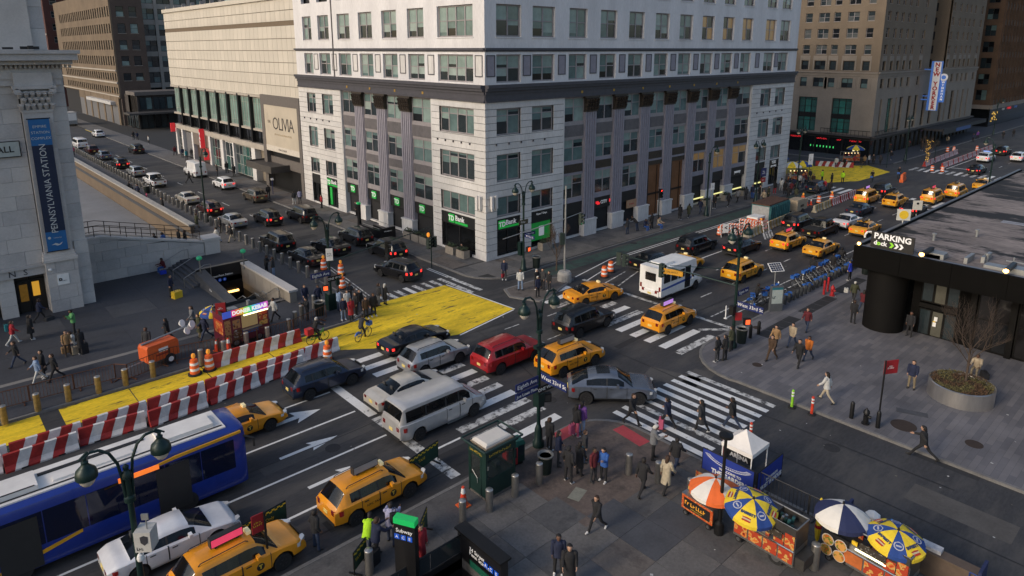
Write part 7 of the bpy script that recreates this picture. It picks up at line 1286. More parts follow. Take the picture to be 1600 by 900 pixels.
x_, y_ = gp(427,305).xy; signpost(x_, y_, 2.4, 'short post with a small white sign in front of the billboard entrance', [((0,0,2.1),-30,.35,.3, '', WHITE, TEXTW, .1)], m=NAVY)
signpost(-24.65,-2.55,3.1, 'black post with a red sign in front of the kebab truck', [((-.35,0,2.75),-25,.62,.75, '~3\n~6', mat('sign_crimson', (0,0,0)), TEXTW, .1)], m=BLACK); x_, y_ = gp(421,893, SW_).xy; signpost(x_, y_, 2.6, 'black post with a red and yellow taxi stand sign beside the pink advert taxi', [((-.25,.05,2.2),0,.45,.75, '~4\n~5', mat('sign_crimson', (0,0,0)), YELP, .12)], m=BLACK)
h_ = root('lamp_post', (-16.55,-34.4,.13),0, 'slim black lamp post with a flat round head between the food carts', 'lamp post'); MB().lathe([(.2,0),(.2,.5),(.08,.6),(.06,4.3),(.28,4.4),(.28,4.5),(.05,4.6)], 12).ob('post', BLACK, h_, smooth=40)
# ---- bollards -------------------------------------------------------------------------------------------
PBOL = Proto(); PBOL.part('shaft', MB().lathe([(.16,0),(.16,1.0)], 16), STEEL, smooth=40); PBOL.part('cap', MB().lathe([(.162,1.0),(.165,1.02),(.15,1.05),(.01,1.06)], 16), mat('cap_steel', (.42,.41,.39),.35,.7,.1), smooth=60)
PBOLT = Proto(); PBOLT.part('shaft', MB().lathe([(.16,0),(.16,1.0)], 16), mat('worn_brass', (.30,.22,.10),.45,.6,.4,5), smooth=40); PBOLT.part('cap', MB().lathe([(.162,1.0),(.165,1.02),(.15,1.05),(.01,1.06)], 16), mat('cap_steel', (0,0,0)), smooth=60)
for x, y, s, lab in ((-19.7,-27.1,1, 'steel bollard standing in front of the trash can'),(-21.1,-27.0,1, 'steel bollard second from the trash can towards the booth'),(-22.6,-27.0,1, 'steel bollard right in front of the green booth corner'),(-23.9,-26.8,1, 'steel bollard beside the orange cone'),(-28.3,-26.7,1, 'steel bollard beside the subway totem at the bottom edge'),(-16.1,-29.4,1, 'steel bollard in front of the woman in bright blue'),(-15.6,-30.7,1, 'steel bollard beside the woman in the cream coat'),(-15.6,-32.4,1, 'steel bollard at the end of the orange umbrella cart'),(-15.6,-37.9,1.05, 'steel bollard between the two large food carts')):
 PBOL.inst('bollard', (x, y, SW_),0, lab, 'bollard', None, None, (s, s, s))
k = 0
yy = 3.6
while yy < 112: PBOL.inst('bollard', (-14.35 + (yy - 20) * .004, yy, SW_),0, 'brushed steel bollard in the long row beside the parked side street cars', 'bollard', 'long row of side street bollards'); yy += 1.72
for px, py in ((8,665),(60,645),(108,630),(155,617),(197,605),(240,592)): l_ = gp(px, py - 3, SW_); PBOLT.inst('bollard', l_, 0, 'worn yellow bollard in the row between the plaza fence and the yellow lane', 'bollard', 'worn yellow bollards')
for px, py in ((315,570),(351,556),(386,542),(419,533),(452,520),(462,508),(472,498),(491,481)): l_ = gp(px, py, SW_); PBOL.inst('bollard', l_, 0, 'steel bollard in the row behind the plaza crowd fence', 'bollard', 'bollards behind the crowd fence')
for px, py, lab in ((1330,653, 'small black bollard left of the plaza hydrant'),(1371,668, 'small black bollard right of the plaza hydrant'),(1172,528, 'black bollard nearest the trash can at the plaza corner'),(1185,522, 'black bollard farther from the trash can at the plaza corner')): r = root('bollard', gp(px, py, SW_),0, lab, 'bollard'); MB().lathe([(.11,0),(.11,.85),(.07,.95),(.01,1.0)], 12).ob('shaft', BLACK, r, smooth=40)
for px, py, m, lab in ((1352,662, BLACK, 'black fire hydrant between two small bollards on the plaza kerb'),(1300,462, RED, 'red fire hydrant beside the bicycle dock')): r = root('fire_hydrant', gp(px, py, SW_),0, lab, 'fire hydrant'); MB().lathe([(.2,0),(.2,.08),(.13,.1),(.13,.6),(.17,.62),(.15,.75),(.05,.85),(.03,.92)], 12).cyl((-.24,0,.5),(.24,0,.5),.06).cyl((0,-.24,.45),(0,0,.45),.08).ob('body', m, r, smooth=40)
for px, py, lab in ((1287,460, 'red post left of the red hydrant at the bicycle dock'),(1293,455, 'red post right beside the red hydrant at the bicycle dock')): r = root('post', gp(px, py, SW_),0, lab, 'post'); MB().lathe([(.09,0),(.09,1.15),(.03,1.2)], 10).ob('shaft', RED, r)
for px, py, m, lab in ((1237,637, mat('lime_plastic', (.25,.55,.03),.5), 'lime green delineator post on the plaza kerb'),(1268,648, mat('red_plastic', (.6,.05,.02),.5), 'red delineator post with white bands on the plaza kerb'),(1130,712, mat('red_plastic', (0,0,0)), 'red delineator post behind the left end of the blue banner'),(1172,690, mat('red_plastic', (0,0,0)), 'red delineator post behind the white canopy')):
 r = root('delineator', gp(px, py, 0 if py < 640 or py > 660 else 0),0, lab, 'traffic post'); MB().lathe([(.22,0),(.2,.06),(.07,.08)], 12).ob('rubber_base', RUBBER, r); MB().lathe([(.075,.06),(.075,1.05),(.03,1.1)], 12).ob('tube', m, r, smooth=40); MB().lathe([(.078,.7),(.078,.8)], 12).lathe([(.078,.88),(.078,.98)], 12).ob('band', REFL, r)
PDEL = Proto(); PDEL.part('base', MB().lathe([(.14,0),(.1,.05)], 10), WHITE); PDEL.part('tube', MB().lathe([(.05,0),(.05,.95),(.02,1.0)], 10), WHITE)
for x in (4.5,8.2,12.5,17,22.5,28.5,33,37.5,41,44,47.5): PDEL.inst('delineator', (x, -22.2,0),0, 'white flexible post on the double line beside the bicycle dock', 'traffic post', 'white flexible posts along the kerb lane')
# ---- striped barriers, barrels, cones ----------------------------------------------------------------------
REDB = mat('barrier_red', (.36,.024,.02),.6,0,.4,2.2); WHB = mat('barrier_white', (.66,.65,.63),.65,0,.25,2.2); CRB = mat('barrier_cream', (.42,.37,.27),.8,0,.2,3); OLB2 = mat('barrier_ochre', (.36,.24,.07),.7,0,.25,3)
def jersey(L_, a, b, n, skew=.34):
 P = Proto(); prof = [(-.30,0),(-.30,.08),(-.16,.3),(-.09,.85),(.09,.85),(.16,.3),(.30,.08),(.30,0)]
 body = MB(); s_ = L_ / n
 for i in range(n):
  for j in range(len(prof) - 1):
   q = []
   for (y, z), e in ((prof[j], 0),(prof[j], 1),(prof[j + 1], 1),(prof[j + 1], 0)):
    x = -L_ / 2 + (i + e) * s_; x = max(-L_ / 2, min(L_ / 2, x + (skew * (z / .85 - .5) if 0 < i + e < n else 0))); q.append((x, y, z))
   body.add(q, [(0,1,2,3)], i % 2)
 for e, x in ((0,-L_ / 2),(1, L_ / 2)): body.add([(x, y, z) for y, z in prof], [tuple(range(8))[:: 1 if e == 0 else -1]], (n - 1) % 2 if e else 0)
 P.part('concrete_body', body, [a, b]); P.part('lifting_slot', MB().box((-L_ * .3,-.302,0),(-L_ * .3 + .3,.302,.07)).box((L_ * .3 - .3,-.302,0),(L_ * .3,.302,.07)), BLKPL); return P
J1 = jersey(5.9, REDB, WHB, 11); J2 = jersey(3.0, REDB, WHB, 6); J3 = jersey(3.0, CRB, OLB2,7,.1); J4 = jersey(3.0, REDB, WHB, 9,.08)
def bar_(P, x, y, rz, lab, g, z=0): return P.inst('barrier', (x, y, z), R(rz), lab, 'barrier', g)
bar_(J1,-23.6,-4.75,2, 'red and white striped concrete barrier in front of the kebab truck', None)
for k, (x, y, rz) in enumerate(((-39.2,-8.95,-4),(-36.15,-9.2,1),(-33.05,-9.1,-6),(-29.95,-9.35,4),(-26.8,-9.0,8),(-23.85,-8.62,4))): bar_(J2, x, y - .1, rz, 'striped barrier in the row nearest the bus, ' + ('at the left edge', 'second from the left edge', 'third from the left edge', 'in the middle past the lamp', 'second from the dark blue car', 'ending at the dark blue car')[k], 'front row of striped barriers')
for k, (x, y, rz) in enumerate(((-38.9,-8.35,0),(-35.8,-8.4,0),(-32.7,-8.35,2),(-29.6,-8.2,3),(-26.5,-8.05,2),(-23.4,-7.95,1),(-20.9,-7.8,3))): bar_(J2, x, y + .1, rz, 'striped barrier touching the yellow lane, ' + ('at the left edge', 'second from the left edge', 'third from the left edge', 'halfway along the row', 'third from its barrel end', 'second from its barrel end', 'right at the single orange barrel')[k], 'back row of striped barriers')
for k in range(5): bar_(J3,26.8 + k * 2.35,-11.9 + k * .16,4, 'cream and ochre striped barrier beside the teal container', 'cream barriers', 0)
for k in range(2): bar_(J3,44.2 + k * 2.7,-11.4 + k * .1,4, 'cream striped barrier next to the orange barrels', 'cream barriers', 0)
for k in range(3): bar_(J4,49.4 + k * 2.9,-11.2 + k * .12,3, 'narrow striped red and white barrier leading to the far junction', 'narrow striped barriers')
for k in range(11): bar_(J4,91.8 + k * 3.0,-11.6 + k * .06,2, 'narrow striped barrier in the zigzag double row before the hotel', 'zigzag barriers')
for k in range(7): bar_(J4,91.5 + k * 3.0,-9.0 + k * .12,2, 'narrow striped barrier in the zigzag double row before the hotel', 'zigzag barriers')
bar_(J1,78.5,1.2,-62, 'red and white striped barrier behind the far yellow paint', None)
PBAR = Proto(); PBAR.part('base', MB().lathe([(.42,0),(.40,.1),(.3,.12)], 16), RUBBER); bm = MB(); pr = [(.29,.1),(.285,.28),(.275,.3),(.27,.46),(.262,.48),(.255,.64),(.248,.66),(.24,.82),(.23,.84),(.21,1.0),(.08,1.04),(.02,1.05)]; bm.lathe(pr, 16)
for f_i in range(len(bm.f) - 2): bm.m[f_i] = 1 if (f_i // 16) in (2,6) else 0
PBAR.part('drum', bm, [ORANGE, REFL], smooth=30); PBAR2 = Proto(); PBAR2.p = list(PBAR.p); PBAR2.part('beacon', MB().box((-.03,-.03,1.04),(.03,.03,1.12)).lathe([(.1,1.12),(.13,1.2),(.1,1.36),(.03,1.4)], 10), mat('beacon_amber', (.8,.3,.03),.4,0,0, emit=(1,.4,.05), es=.4))
for px, py, z, P, lab in ((305,585,0, PBAR2, 'orange and white traffic barrel nearest the orange generator'),(328,578,0, PBAR2, 'orange and white traffic barrel at the end of the striped barrier'),(512,563,0, PBAR2, 'orange barrel at the end of the barriers beside the dark car'),(506,422,.0, PBAR2, 'orange barrel behind the twin lamp post and the black saloon'),(533,430,0, PBAR2, 'farther orange barrel of the close pair beside the crossing lamp post'),(535,451,0, PBAR2, 'nearer orange barrel of the close pair beside the crossing lamp post'),(944,433,0, PBAR, 'nearer orange barrel in the road off the bank corner'),(954,425,0, PBAR, 'farther orange barrel in the road off the bank corner'),(1124,368,0, PBAR, 'orange barrel at the near end of the construction signs'),(1188,360,0, PBAR2, 'orange barrel next to the teal container'),(1254,318,0, PBAR2, 'orange barrel left of the small cones'),(1279,318,0, PBAR, 'orange barrel in the middle of the taped row'),(1299,315,0, PBAR2, 'orange barrel right end of the taped row'),(1321,257,0, PBAR, 'orange barrel beside the far yellow paint'),(1456,268,0, PBAR, 'orange barrel at the left end of the zigzag barriers'),(1472,269,0, PBAR, 'orange barrel at the near end of the zigzag barriers'),(1480,238,0, PBAR, 'orange barrel on the far pavement behind the zigzag barriers'),(1490,237,0, PBAR, 'second orange barrel on the far pavement behind the zigzag barriers'),(1526,236,0, PBAR, 'orange barrel at the far end of the zigzag barriers')):
 P.inst('traffic_barrel', gp(px, py, z),0, lab, 'traffic barrel', 'orange traffic barrels')
PCON = Proto(); PCON.part('base', MB().prism([(-.2,-.2),(.2,-.2),(.2,.2),(-.2,.2)], 0,.04), ORANGE); cm = MB().lathe([(.15,.04),(.11,.3),(.085,.5),(.06,.7),(.045,.75)], 14)
for i in range(14): cm.m[28 + i] = 1
PCON.part('cone_body', cm, [mat('cone_red', (.75,.06,.02),.5), REFL], smooth=40)
for px, py, z, s, lab in ((724,790, SW_, 1.25, 'orange traffic cone beside the green booth'),(339,548, SW_, 1.0, 'orange cone by the fence left of the kebab truck'),(358,550, SW_, 1.3, 'tall orange cone in front of the kebab truck'),(1261,321,0,1, 'small orange cone left in the taped row of barrels'),(1267,320,0,1, 'small orange cone right in the taped row of barrels')): PCON.inst('traffic_cone', gp(px, py, z),0, lab, 'traffic cone', 'orange traffic cones', None, (s, s, s))
# ---- construction gear north of the junction ----------------------------------------------------------------
for k, (x, y, rz, w_) in enumerate(((24.9,-10.0,60,1.2),(26.0,-10.4,40,1.1),(25.4,-11.3,70,1.2),(28.2,-11.0,50,1.3),(29.0,-11.4,60,1.0),(28.6,-10.2,35,1.2),(29.6,-12.0,80,.9))):
 r = root('barricade', (x, y, 0), R(rz - 90),('striped barricade with a white arrow panel', 'striped barricade at the near end of the construction clutter', 'low striped barricade beside the barrel', 'striped barricade before the white topped box', 'striped barricade beside the cream barrier', 'striped barricade behind the arrow panel', 'leaning striped barricade next to the lone barrel')[k], 'barricade')
 for s in (-1,1): MB().cyl((s * w_ / 2,-.3,0),(s * w_ / 2,0,1.3),.03).cyl((s * w_ / 2,.3,0),(s * w_ / 2,0,1.3),.03).ob('leg', WHITE, r)
 for z in (.35,.75,1.12):
  b_ = MB().box((-w_ / 2,-.03, z),(w_ / 2,.01, z + .22)).ob('board', REFL, r); q_ = MB()
  for i in range(4): x0 = -w_ / 2 + i * w_ / 4; q_.vprism([(x0, z),(x0 + w_ / 8, z),(x0 + w_ / 4, z + .22),(x0 + w_ / 8, z + .22)], -.036,-.03)
  q_.ob('stripe', ORANGE, r)
 if k == 0: MB().box((-.35,-.1,.4),(.35,-.06,1.4)).ob('sign_panel', WHITE, r); text('<', .6, BLACK, r, (0,-.11,.95), depth=.004, bold=.02)
r = root('equipment_box', (30.2,-10.6,0),0, 'orange equipment box with a white top among the barricades', 'box'); MB().box((-.8,-.6,0),(.8,.6,1.3)).ob('body', ORANGE, r); MB().box((-.85,-.65,1.3),(.85,.65,1.5)).ob('lid', WHITE, r)
TEALC = mat('container_teal', (.03,.14,.15),.6,.1,.35,1.5); r = root('container', (35.2,-9.7,0), R(3), 'teal ribbed site container with a rusty top behind the barriers', 'container'); mb = MB().box((-2.6,-1.1,.1),(2.6,1.1,2.2))
for k in range(11): mb.box((-2.55 + k * .49,-1.2,.15),(-2.3 + k * .49,-1.1,2.1))
mb.ob('body', TEALC, r); MB().box((-2.62,-1.0,2.2),(2.62,1.12,2.35)).ob('rusty_top', mat('rust_top', (.09,.045,.03),.85,.1,.4,3), r); MB().box((-2.66,-1.0,.2),(-2.6,1.0,2.1)).ob('end_panel', mat('end_white', (.35,.36,.37),.6,0,.2), r)
r = root('generator', (40.9,-10.2,0), R(3), 'tan towed generator beside the teal container', 'generator'); MB().box((-1.5,-.65,.5),(1.5,.65,1.7)).box((-1.45,-.6,1.7),(.6,.6,1.85)).ob('body', mat('gen_tan', (.38,.31,.22),.6,0,.12), r); MB().box((1.5,-.05,.5),(2.4,.05,.6)).ob('drawbar', BLACK, r)
for s in (-.7,.7): MB().cyl((0, s - .08,.35),(0, s + .08,.35),.35, n=16).ob('wheel', RUBBER, r)
MB().box((-.6,-.66,.9),(.4,-.655,1.2)).ob('lettering_patch', BRONZE, r)
r = root('water_barrier', (73.0,-11.4,0), R(10), 'orange plastic water barrier in the distant junction', 'barrier'); MB().prism([(-1.5,-.25),(1.5,-.25),(1.5,.25),(-1.5,.25)], 0,.45).vprism([(-1.5,.45),(1.5,.45),(1.4,1.15),(-1.4,1.15)], -.16,.16).ob('body', ORANGE, r)
tag(MB().tube([tuple(gp(1254,312,.9)), tuple(gp(1279,310,.9)), tuple(gp(1299,306,.95))], .04,5).ob('caution_tape', REFL), 'pale tape strung between the orange barrels', 'tape')
# ---- fences and barricades ----------------------------------------------------------------------------------
RUSTF = mat('rusty_rail', (.13,.055,.028),.7,.3,.35,5); SILF = mat('fence_grey', (.07,.068,.066),.5,.5)
def fence_proto(m, L_=2.2, H=1.05, n=13):
 P = Proto(); P.part('frame', MB().tube([(-L_ / 2,0,.12),(-L_ / 2,0, H),(L_ / 2,0, H),(L_ / 2,0,.12),(-L_ / 2,0,.12)], .024,6), m)
 b1 = MB().cyl((0,0,.12),(0,0, H),.011, n=5).mesh('bar', m)
 for k in range(1, n): P.part('bar', b1, None, (-L_ / 2 + L_ * k / n, 0,0))
 for s in (-1,1): P.part('foot', MB().box((s * L_ * .38 - .03,-.3,0),(s * L_ * .38 + .03,.3,.06)), m)
 return P
FR, FG, FB = fence_proto(RUSTF), fence_proto(SILF), fence_proto(mat('barricade_blue', (.015,.05,.22),.5,.2)); GRP = 0
def run(P, pts, lab, z=SW_):
 for (x0, y0),(x1, y1) in zip(pts, pts[1:]):
  d = math.hypot(x1 - x0, y1 - y0); n = max(1, round(d / 2.25)); a = math.atan2(y1 - y0, x1 - x0); s = d / n / 2.25
  for k in range(n): t = (k + .5) / n; P.inst('crowd_fence', (x0 + (x1 - x0) * t, y0 + (y1 - y0) * t, z), a, lab, 'fence', lab.split(' in ')[0] + 's', None, (s, 1,1))
run(FR, [(-40,-2.4),(-31.5,-2.9),(-31,-3.5),(-28.4,-2.7),(-25.6,-3.3),(-20.6,-3.6),(-17.6,-2.6)], 'brown crowd fence panel in the run along the station plaza kerb'); run(FG, [(-12.9,-34.2),(-12.8,-38.6)], 'dark crowd fence panel between the blue banner and the navy umbrella'); run(FB, [(-12.9,-42.2),(-12.9,-49)], 'blue topped crowd fence panel in the run right of the last food cart')
def taxibar(x, y, rz, lab, t='TAXI', z=0, L_=1.9, s=1.0):
 r = root('taxi_barricade', (x, y, z), R(rz), lab, 'barricade', 'green taxi stand barricades'); r.scale = (s, s, s); MB().box((-L_ / 2,-.025,.25),(L_ / 2,.025,1.05)).ob('panel', mat('taxi_green', (.012,.05,.03),.6,0,.2), r); MB().tube([(-L_ / 2,0,.05),(-L_ / 2,0,1.1),(L_ / 2,0,1.1),(L_ / 2,0,.05)], .03).ob('frame', BLACK, r)
 for e in (-1,1): MB().box((e * L_ * .42 - .03,-.3,0),(e * L_ * .42 + .03,.3,.06)).ob('foot', BLACK, r)
 q_ = MB(); n = int(L_ / .12)
 for i in range(n):
  for j in range(2):
   if (i + j) % 2: q_.box((-L_ / 2 + i * L_ / n, -.032,.93 + j * .06),(-L_ / 2 + (i + 1) * L_ / n, -.026,.99 + j * .06))
 q_.ob('checker_band', YELP, r); text(t, .2, YELP, r, (-.2,-.03,.68), depth=.003); return r
taxibar(-22.9,-22.6,12, 'green taxi stand barricade in front of the kerbside taxi', 'TAXI'); taxibar(-30.3,-21.9,8, 'green taxi stand barricade with a yellow arrow between the two near taxis', 'For Cabs Only'); taxibar(-35.9,-22.6,20, 'green taxi stand barricade at the foot of the foreground lamp post', 'TAXI'); taxibar(-25.6,-26.4,40, 'small green taxi barricade between totem and glass rail', 'TAXI', SW_, 1.1,.9); taxibar(-28.4,-26.2,30, 'small green taxi barricade half hidden by the subway totem', 'TAXI', SW_, 1.0,.9)
MB().prism([(0,.06),(.35,.06),(.35,.16),(.6,0),(.35,-.16),(.35,-.06),(0,-.06)], 0,.004).ob('arrow', YELP, [o for o in sc.objects if o.get('label', '').startswith('green taxi stand barricade with')][0], (-.5,-.03,.45)).rotation_euler = (R(90),0,0)
# ---- booth, news boxes, litter bins -------------------------------------------------------------------------
BG = mat('booth_green', (.009,.032,.028),.45,.1,.15,2); bo = root('dispatcher_booth', (-21.45,-25.85, SW_),0, 'dark green glazed taxi dispatcher booth with a cream roof dome at the kerb', 'booth')
bo.scale = (.9,.9,.93); hw, hd = .92,.62
for sx in (-1,1):
 for sy in (-1,1): MB().box((sx * hw - .05, sy * hd - .05,0),(sx * hw + .05, sy * hd + .05,2.5)).ob('corner_post', BG, bo)
MB().box((-hw, -hd - .03,.1),(hw, -hd + .03,1.05)).box((-hw, hd - .03,.1),(hw, hd + .03,1.05)).box((hw - .03,-hd, .1),(hw + .03, hd, 1.05)).ob('lower_panel', BG, bo); MB().box((-hw - .03,-hd + .35,.1),(-hw + .03, hd - .05,.95)).box((-hw - .03,-hd + .05,0.1),(-hw + .03,-hd + .32,2.1)).box((-hw - .03,-hd + .35,.95),(-hw + .03,-hd + .42,2.1)).box((-hw - .03, hd - .12,.95),(-hw + .03, hd - .05,2.1)).ob('door', BG, bo); MB().tube([(-hw - .08,.35,1.25),(-hw - .08,-.05,.95),(-hw - .08,-.05,.7)], .02).ob('door_handle', GALV, bo)
bgl = mat('booth_glass', (.05,.06,.06),.08,0,0, alpha=1, coat=.5)
n_ = bgl.node_tree; n_.nodes['Principled BSDF'].inputs['Alpha'].default_value = .3
for a_, b_ in (((-hw, -hd - .01,1.05),(hw, -hd + .01,2.1)),((-hw, hd - .01,1.05),(hw, hd + .01,2.1)),((hw - .01,-hd, 1.05),(hw + .01, hd, 2.1)),((-hw - .01,-.2,.95),(-hw + .01, hd - .1,2.1))): MB().box(a_, b_).ob('pane', bgl, bo)
MB().box((-hw - .06,-hd - .06,2.1),(hw + .06, hd + .06,2.5)).box((-hw - .15,-hd - .15,2.5),(hw + .15, hd + .15,2.58)).ob('fascia', BG, bo); MB().tube([(-hw - .3,-hd - .3,2.75),(hw + .3,-hd - .3,2.75),(hw + .3, hd + .3,2.75),(-hw - .3, hd + .3,2.75),(-hw - .3,-hd - .3,2.75)], .05).ob('roof_rail', BG, bo)
for sx in (-1,1):
 for sy in (-1,1): MB().cyl((sx * hw, sy * hd, 2.55),(sx * (hw + .3), sy * (hd + .3),2.75),.035).ob('rail_bracket', BG, bo)
MB().box((-hw + .02,-hd + .02,2.58),(hw - .02, hd - .02,2.66)).ob('roof_tray', mat('tray_tan', (.30,.24,.18),.7), bo); MB().add([(x * .84*(1 if q == 0 else .96 if q == 1 else .82), y * .54*(1 if q == 0 else .96 if q == 1 else .82),(0,.09,.15)[q]) for q in range(3) for x, y in ((-1,-1),(1,-1),(1,1),(-1,1))], [(a + 4*q, (a + 1) % 4 + 4*q, (a + 1) % 4 + 4*q + 4, a + 4*q + 4) for q in range(2) for a in range(4)] + [(8,9,10,11)]).ob('roof_dome', mat('dome_cream', (.66,.62,.56),.4,0,.05), bo, (0,0,2.66))
for t, l_, rz in (('~13', (0,-hd - .065,2.3),0),('~9', (-hw - .065,0,2.3), R(-90))): text(t, .2, mat('booth_letter', (.5,.34,.03),.6), bo, l_, rz, depth=.003)
MB().box((-.5,-hd + .1,.9),(hw - .1, hd - .1,.95)).box((.2,0,.95),(.55,.3,1.2)).ob('desk', BG, bo); MB().cyl((-.2,.1,.95),(-.2,.1,1.1),.05).ob('cup', WHITE, bo); MB().box((-hw - .05,-hd - .05,0),(hw + .05, hd + .05,.1)).ob('plinth', mat('plinth_grey', (.12,.11,.10),.8), bo)
for loc, m, lab in ((gp(797,728, SW_), RED, 'red newspaper box with a green lid beside the booth'),(gp(808,722, SW_), BG, 'green newspaper box with a pitched lid beside the red one')):
 r = root('news_box', loc, R(-12), lab, 'newspaper box'); MB().box((-.28,-.24,.15),(.28,.24,1.05)).ob('cabinet', m, r); MB().vprism([(-.32,1.05),(.32,1.05),(.2,1.28),(-.2,1.28)], -.27,.27).ob('lid', mat('lid_green', (.02,.11,.085),.5), r); MB().box((-.22,-.255,.5),(.22,-.24,.98)).ob('window', GD, r); MB().box((-.2,-.2,0),(.2,.2,.15)).ob('foot', BLACK, r)
def bin_(px, py, lab, s=1.0, rim=True, wire=False):
 r = root('litter_bin', gp(px, py, SW_),0, lab, 'litter bin'); r.scale = (s, s, s); MB().lathe([(.3,0),(.38,1.0),(.34,1.0),(.28,.15),(.02,.12)], 20).ob('basket', mat('bin_green', (.012,.02,.017),.6,.2), r, smooth=40)
 MB().lathe([(.36,.98),(.43,1.0),(.43,1.07),(.36,1.07),(.3,.98)], 20).ob('rim', mat('bin_rim', (.26,.25,.23),.5,.4), r, smooth=40); MB().lathe([(.3,.7),(.2,.78),(.02,.8)], 14).ob('litter', mat('litter', (.12,.14,.2),.8,0,.5,12), r); return r
bin_(852,738, 'dark green trash can with a pale rim at the near corner', .9); bin_(1158,535, 'black trash can at the plaza corner'); bin_(838,418, 'black trash can beside the bank corner lamp'); bin_(500,492, 'wire trash basket with a pale rim at the station corner'); bin_(230,302, 'black bin beside the bollards on the side street'); bin_(1352,428, 'black bin under the overhang of the parking pavilion')
def planter(x, y, a, b, h, lab, rz=0):
 r = root('planter', (x, y, SW_), rz, lab, 'planter', 'concrete planters under the shop windows'); MB().prism([(-a / 2,-b / 2),(a / 2,-b / 2),(a / 2, b / 2),(-a / 2, b / 2)], 0, h).ob('tub', mat('planter_stone', (.27,.24,.20),.8,0,.15), r); MB().box((-a / 2 + .06,-b / 2 + .06, h),(a / 2 - .06, b / 2 - .06, h + .02)).ob('soil', mat('soil', (.03,.022,.016),.95), r)
 lf = MB()
 for _ in range(90): p = V(random.uniform(-a / 2, a / 2) * .9, random.uniform(-b / 2, b / 2) * .9, h + random.uniform(.02,.3)); u = V(random.uniform(-1,1), random.uniform(-1,1), random.uniform(0,1)).normalized() * .09; v = u.orthogonal().normalized() * .05; lf.add([p - u, p + v, p + u, p - v], [(0,1,2,3)])
 lf.ob('shrub', mat('leaf_dark', (.03,.05,.022),.8,0,.4,9), r)
for y, lab in ((2.6, 'planter nearest the bank corner on the side street'),(4.3, 'planter second from the bank corner on the side street'),(8.8, 'low planter under the third green bank emblem'),(10.2, 'low planter in the middle of the bank wall'),(11.7, 'low planter next to the small subway stair')): planter(-.75, y, .7,1.25,.75, lab)
for x, lab in ((7.0, 'planter under the green bank poster'),(36.0, 'planter left of the lit shop window strip'),(40.6, 'planter under the second lit window strip'),(45.2, 'planter under the third lit window strip')): planter(x, -.75,1.4,.7,.75, lab)
# ---- street trees and the round planter -----------------------------------------------------------------------
BARK = mat('bark', (.075,.052,.038),.9,0,.25,8)
def bare_tree(x, y, H, label, spread=1.0, seed=1, z=SW_, deep=4):
 rnd = random.Random(seed); r = root('street_tree', (x, y, z),0, label, 'tree'); tr = MB(); tw_ = [MB() for _ in range(1)]
 tr.cyl((0,0,0),(.02,.01, H * .28),.075,.06,8); tr.cyl((.02,.01, H * .28),(.0,.03, H * .5),.06,.045,7); tr.ob('trunk', BARK, r)
 def grow(p, d, L_, rad, dep, mb):
  q = p + d * L_; mb.cyl(p, q, rad, rad * .72,5 if dep < 2 else 3,0, False)
  if dep > deep: return
  for _ in range(3 if dep < 3 else 2): a = (d + V(rnd.uniform(-1,1) * spread, rnd.uniform(-1,1) * spread, rnd.uniform(.05,.75)) * .62).normalized(); grow(p + d * L_ * rnd.uniform(.55,1), a, L_ * rnd.uniform(.62,.85), rad * .62, dep + 1, mb)
 for k in range(7):
  a = k * 2.4 + rnd.uniform(-.3,.3); mb = MB(); z0 = H * (.24 + .04*k); grow(V(0,0, z0), V(math.cos(a) * .75*spread, math.sin(a) * .75*spread, .8).normalized(), H * .21,.028,0, mb); mb.ob('limb', BARK, r)
 return r
bare_tree(3.0,-6.2,4.2, 'bare young street tree beside the galvanised signal pole', .6,3)
pl = root('round_planter', (3.6,-37.6, SW_),0, 'round brushed steel planter with low winter planting on the plaza', 'planter')
MB().lathe([(1.62,0),(1.62,.92),(1.55,.94),(1.53,.8)], 48).ob('steel_ring', mat('planter_steel', (.78,.74,.68),.3,.95,.15,2, streak=.2), pl, smooth=40); MB().lathe([(1.54,.78),(1.0,.88),(.02,.92)], 32).ob('soil', mat('soil_warm', (.06,.042,.026),.95,0,.4,6), pl)
lf = MB(); lf2 = MB()
for i in range(2600):
 a, q_ = random.random() * 6.28,1.48*math.sqrt(random.random()); p = V(q_ * math.cos(a), q_ * math.sin(a),.82 + random.random() * .2); u = V(random.uniform(-1,1), random.uniform(-1,1), random.uniform(.1,1)).normalized() * random.uniform(.04,.09); v = u.orthogonal().normalized() * .03; (lf if math.sin(a * 3 + q_ * 4) > -.1 else lf2).add([p, p + u + v, p + u * 1.4, p + u - v], [(0,1,2,3)])
lf.ob('ground_cover', mat('cover_olive', (.11,.095,.035),.9,0,.4,6), pl); lf2.ob('ground_cover', mat('cover_brown', (.09,.05,.025),.9,0,.4,6), pl)
bare_tree(3.9,-37.7,4.9, 'bare spreading tree growing in the round steel planter', .9,11, z=.8, deep=5); bare_tree(91.2,-9.0,5, 'bare tree wrapped in small warm lights in front of the hotel', .6,5)
tb = [o for o in sc.objects if o.get('label', '').startswith('bare tree wrapped')][0]; mb = MB()
for _ in range(60): a = random.random() * 6.28; h = random.uniform(.4,4.2); rr = .12 + .12*h * random.random(); mb.box((rr * math.cos(a) - .04, rr * math.sin(a) - .04, h),(rr * math.cos(a) + .04, rr * math.sin(a) + .04, h + .08))
mb.ob('fairy_light', mat('fairy_bulbs', (.8,.5,.1),.4,0,0, emit=(1,.55,.1), es=.8), tb)
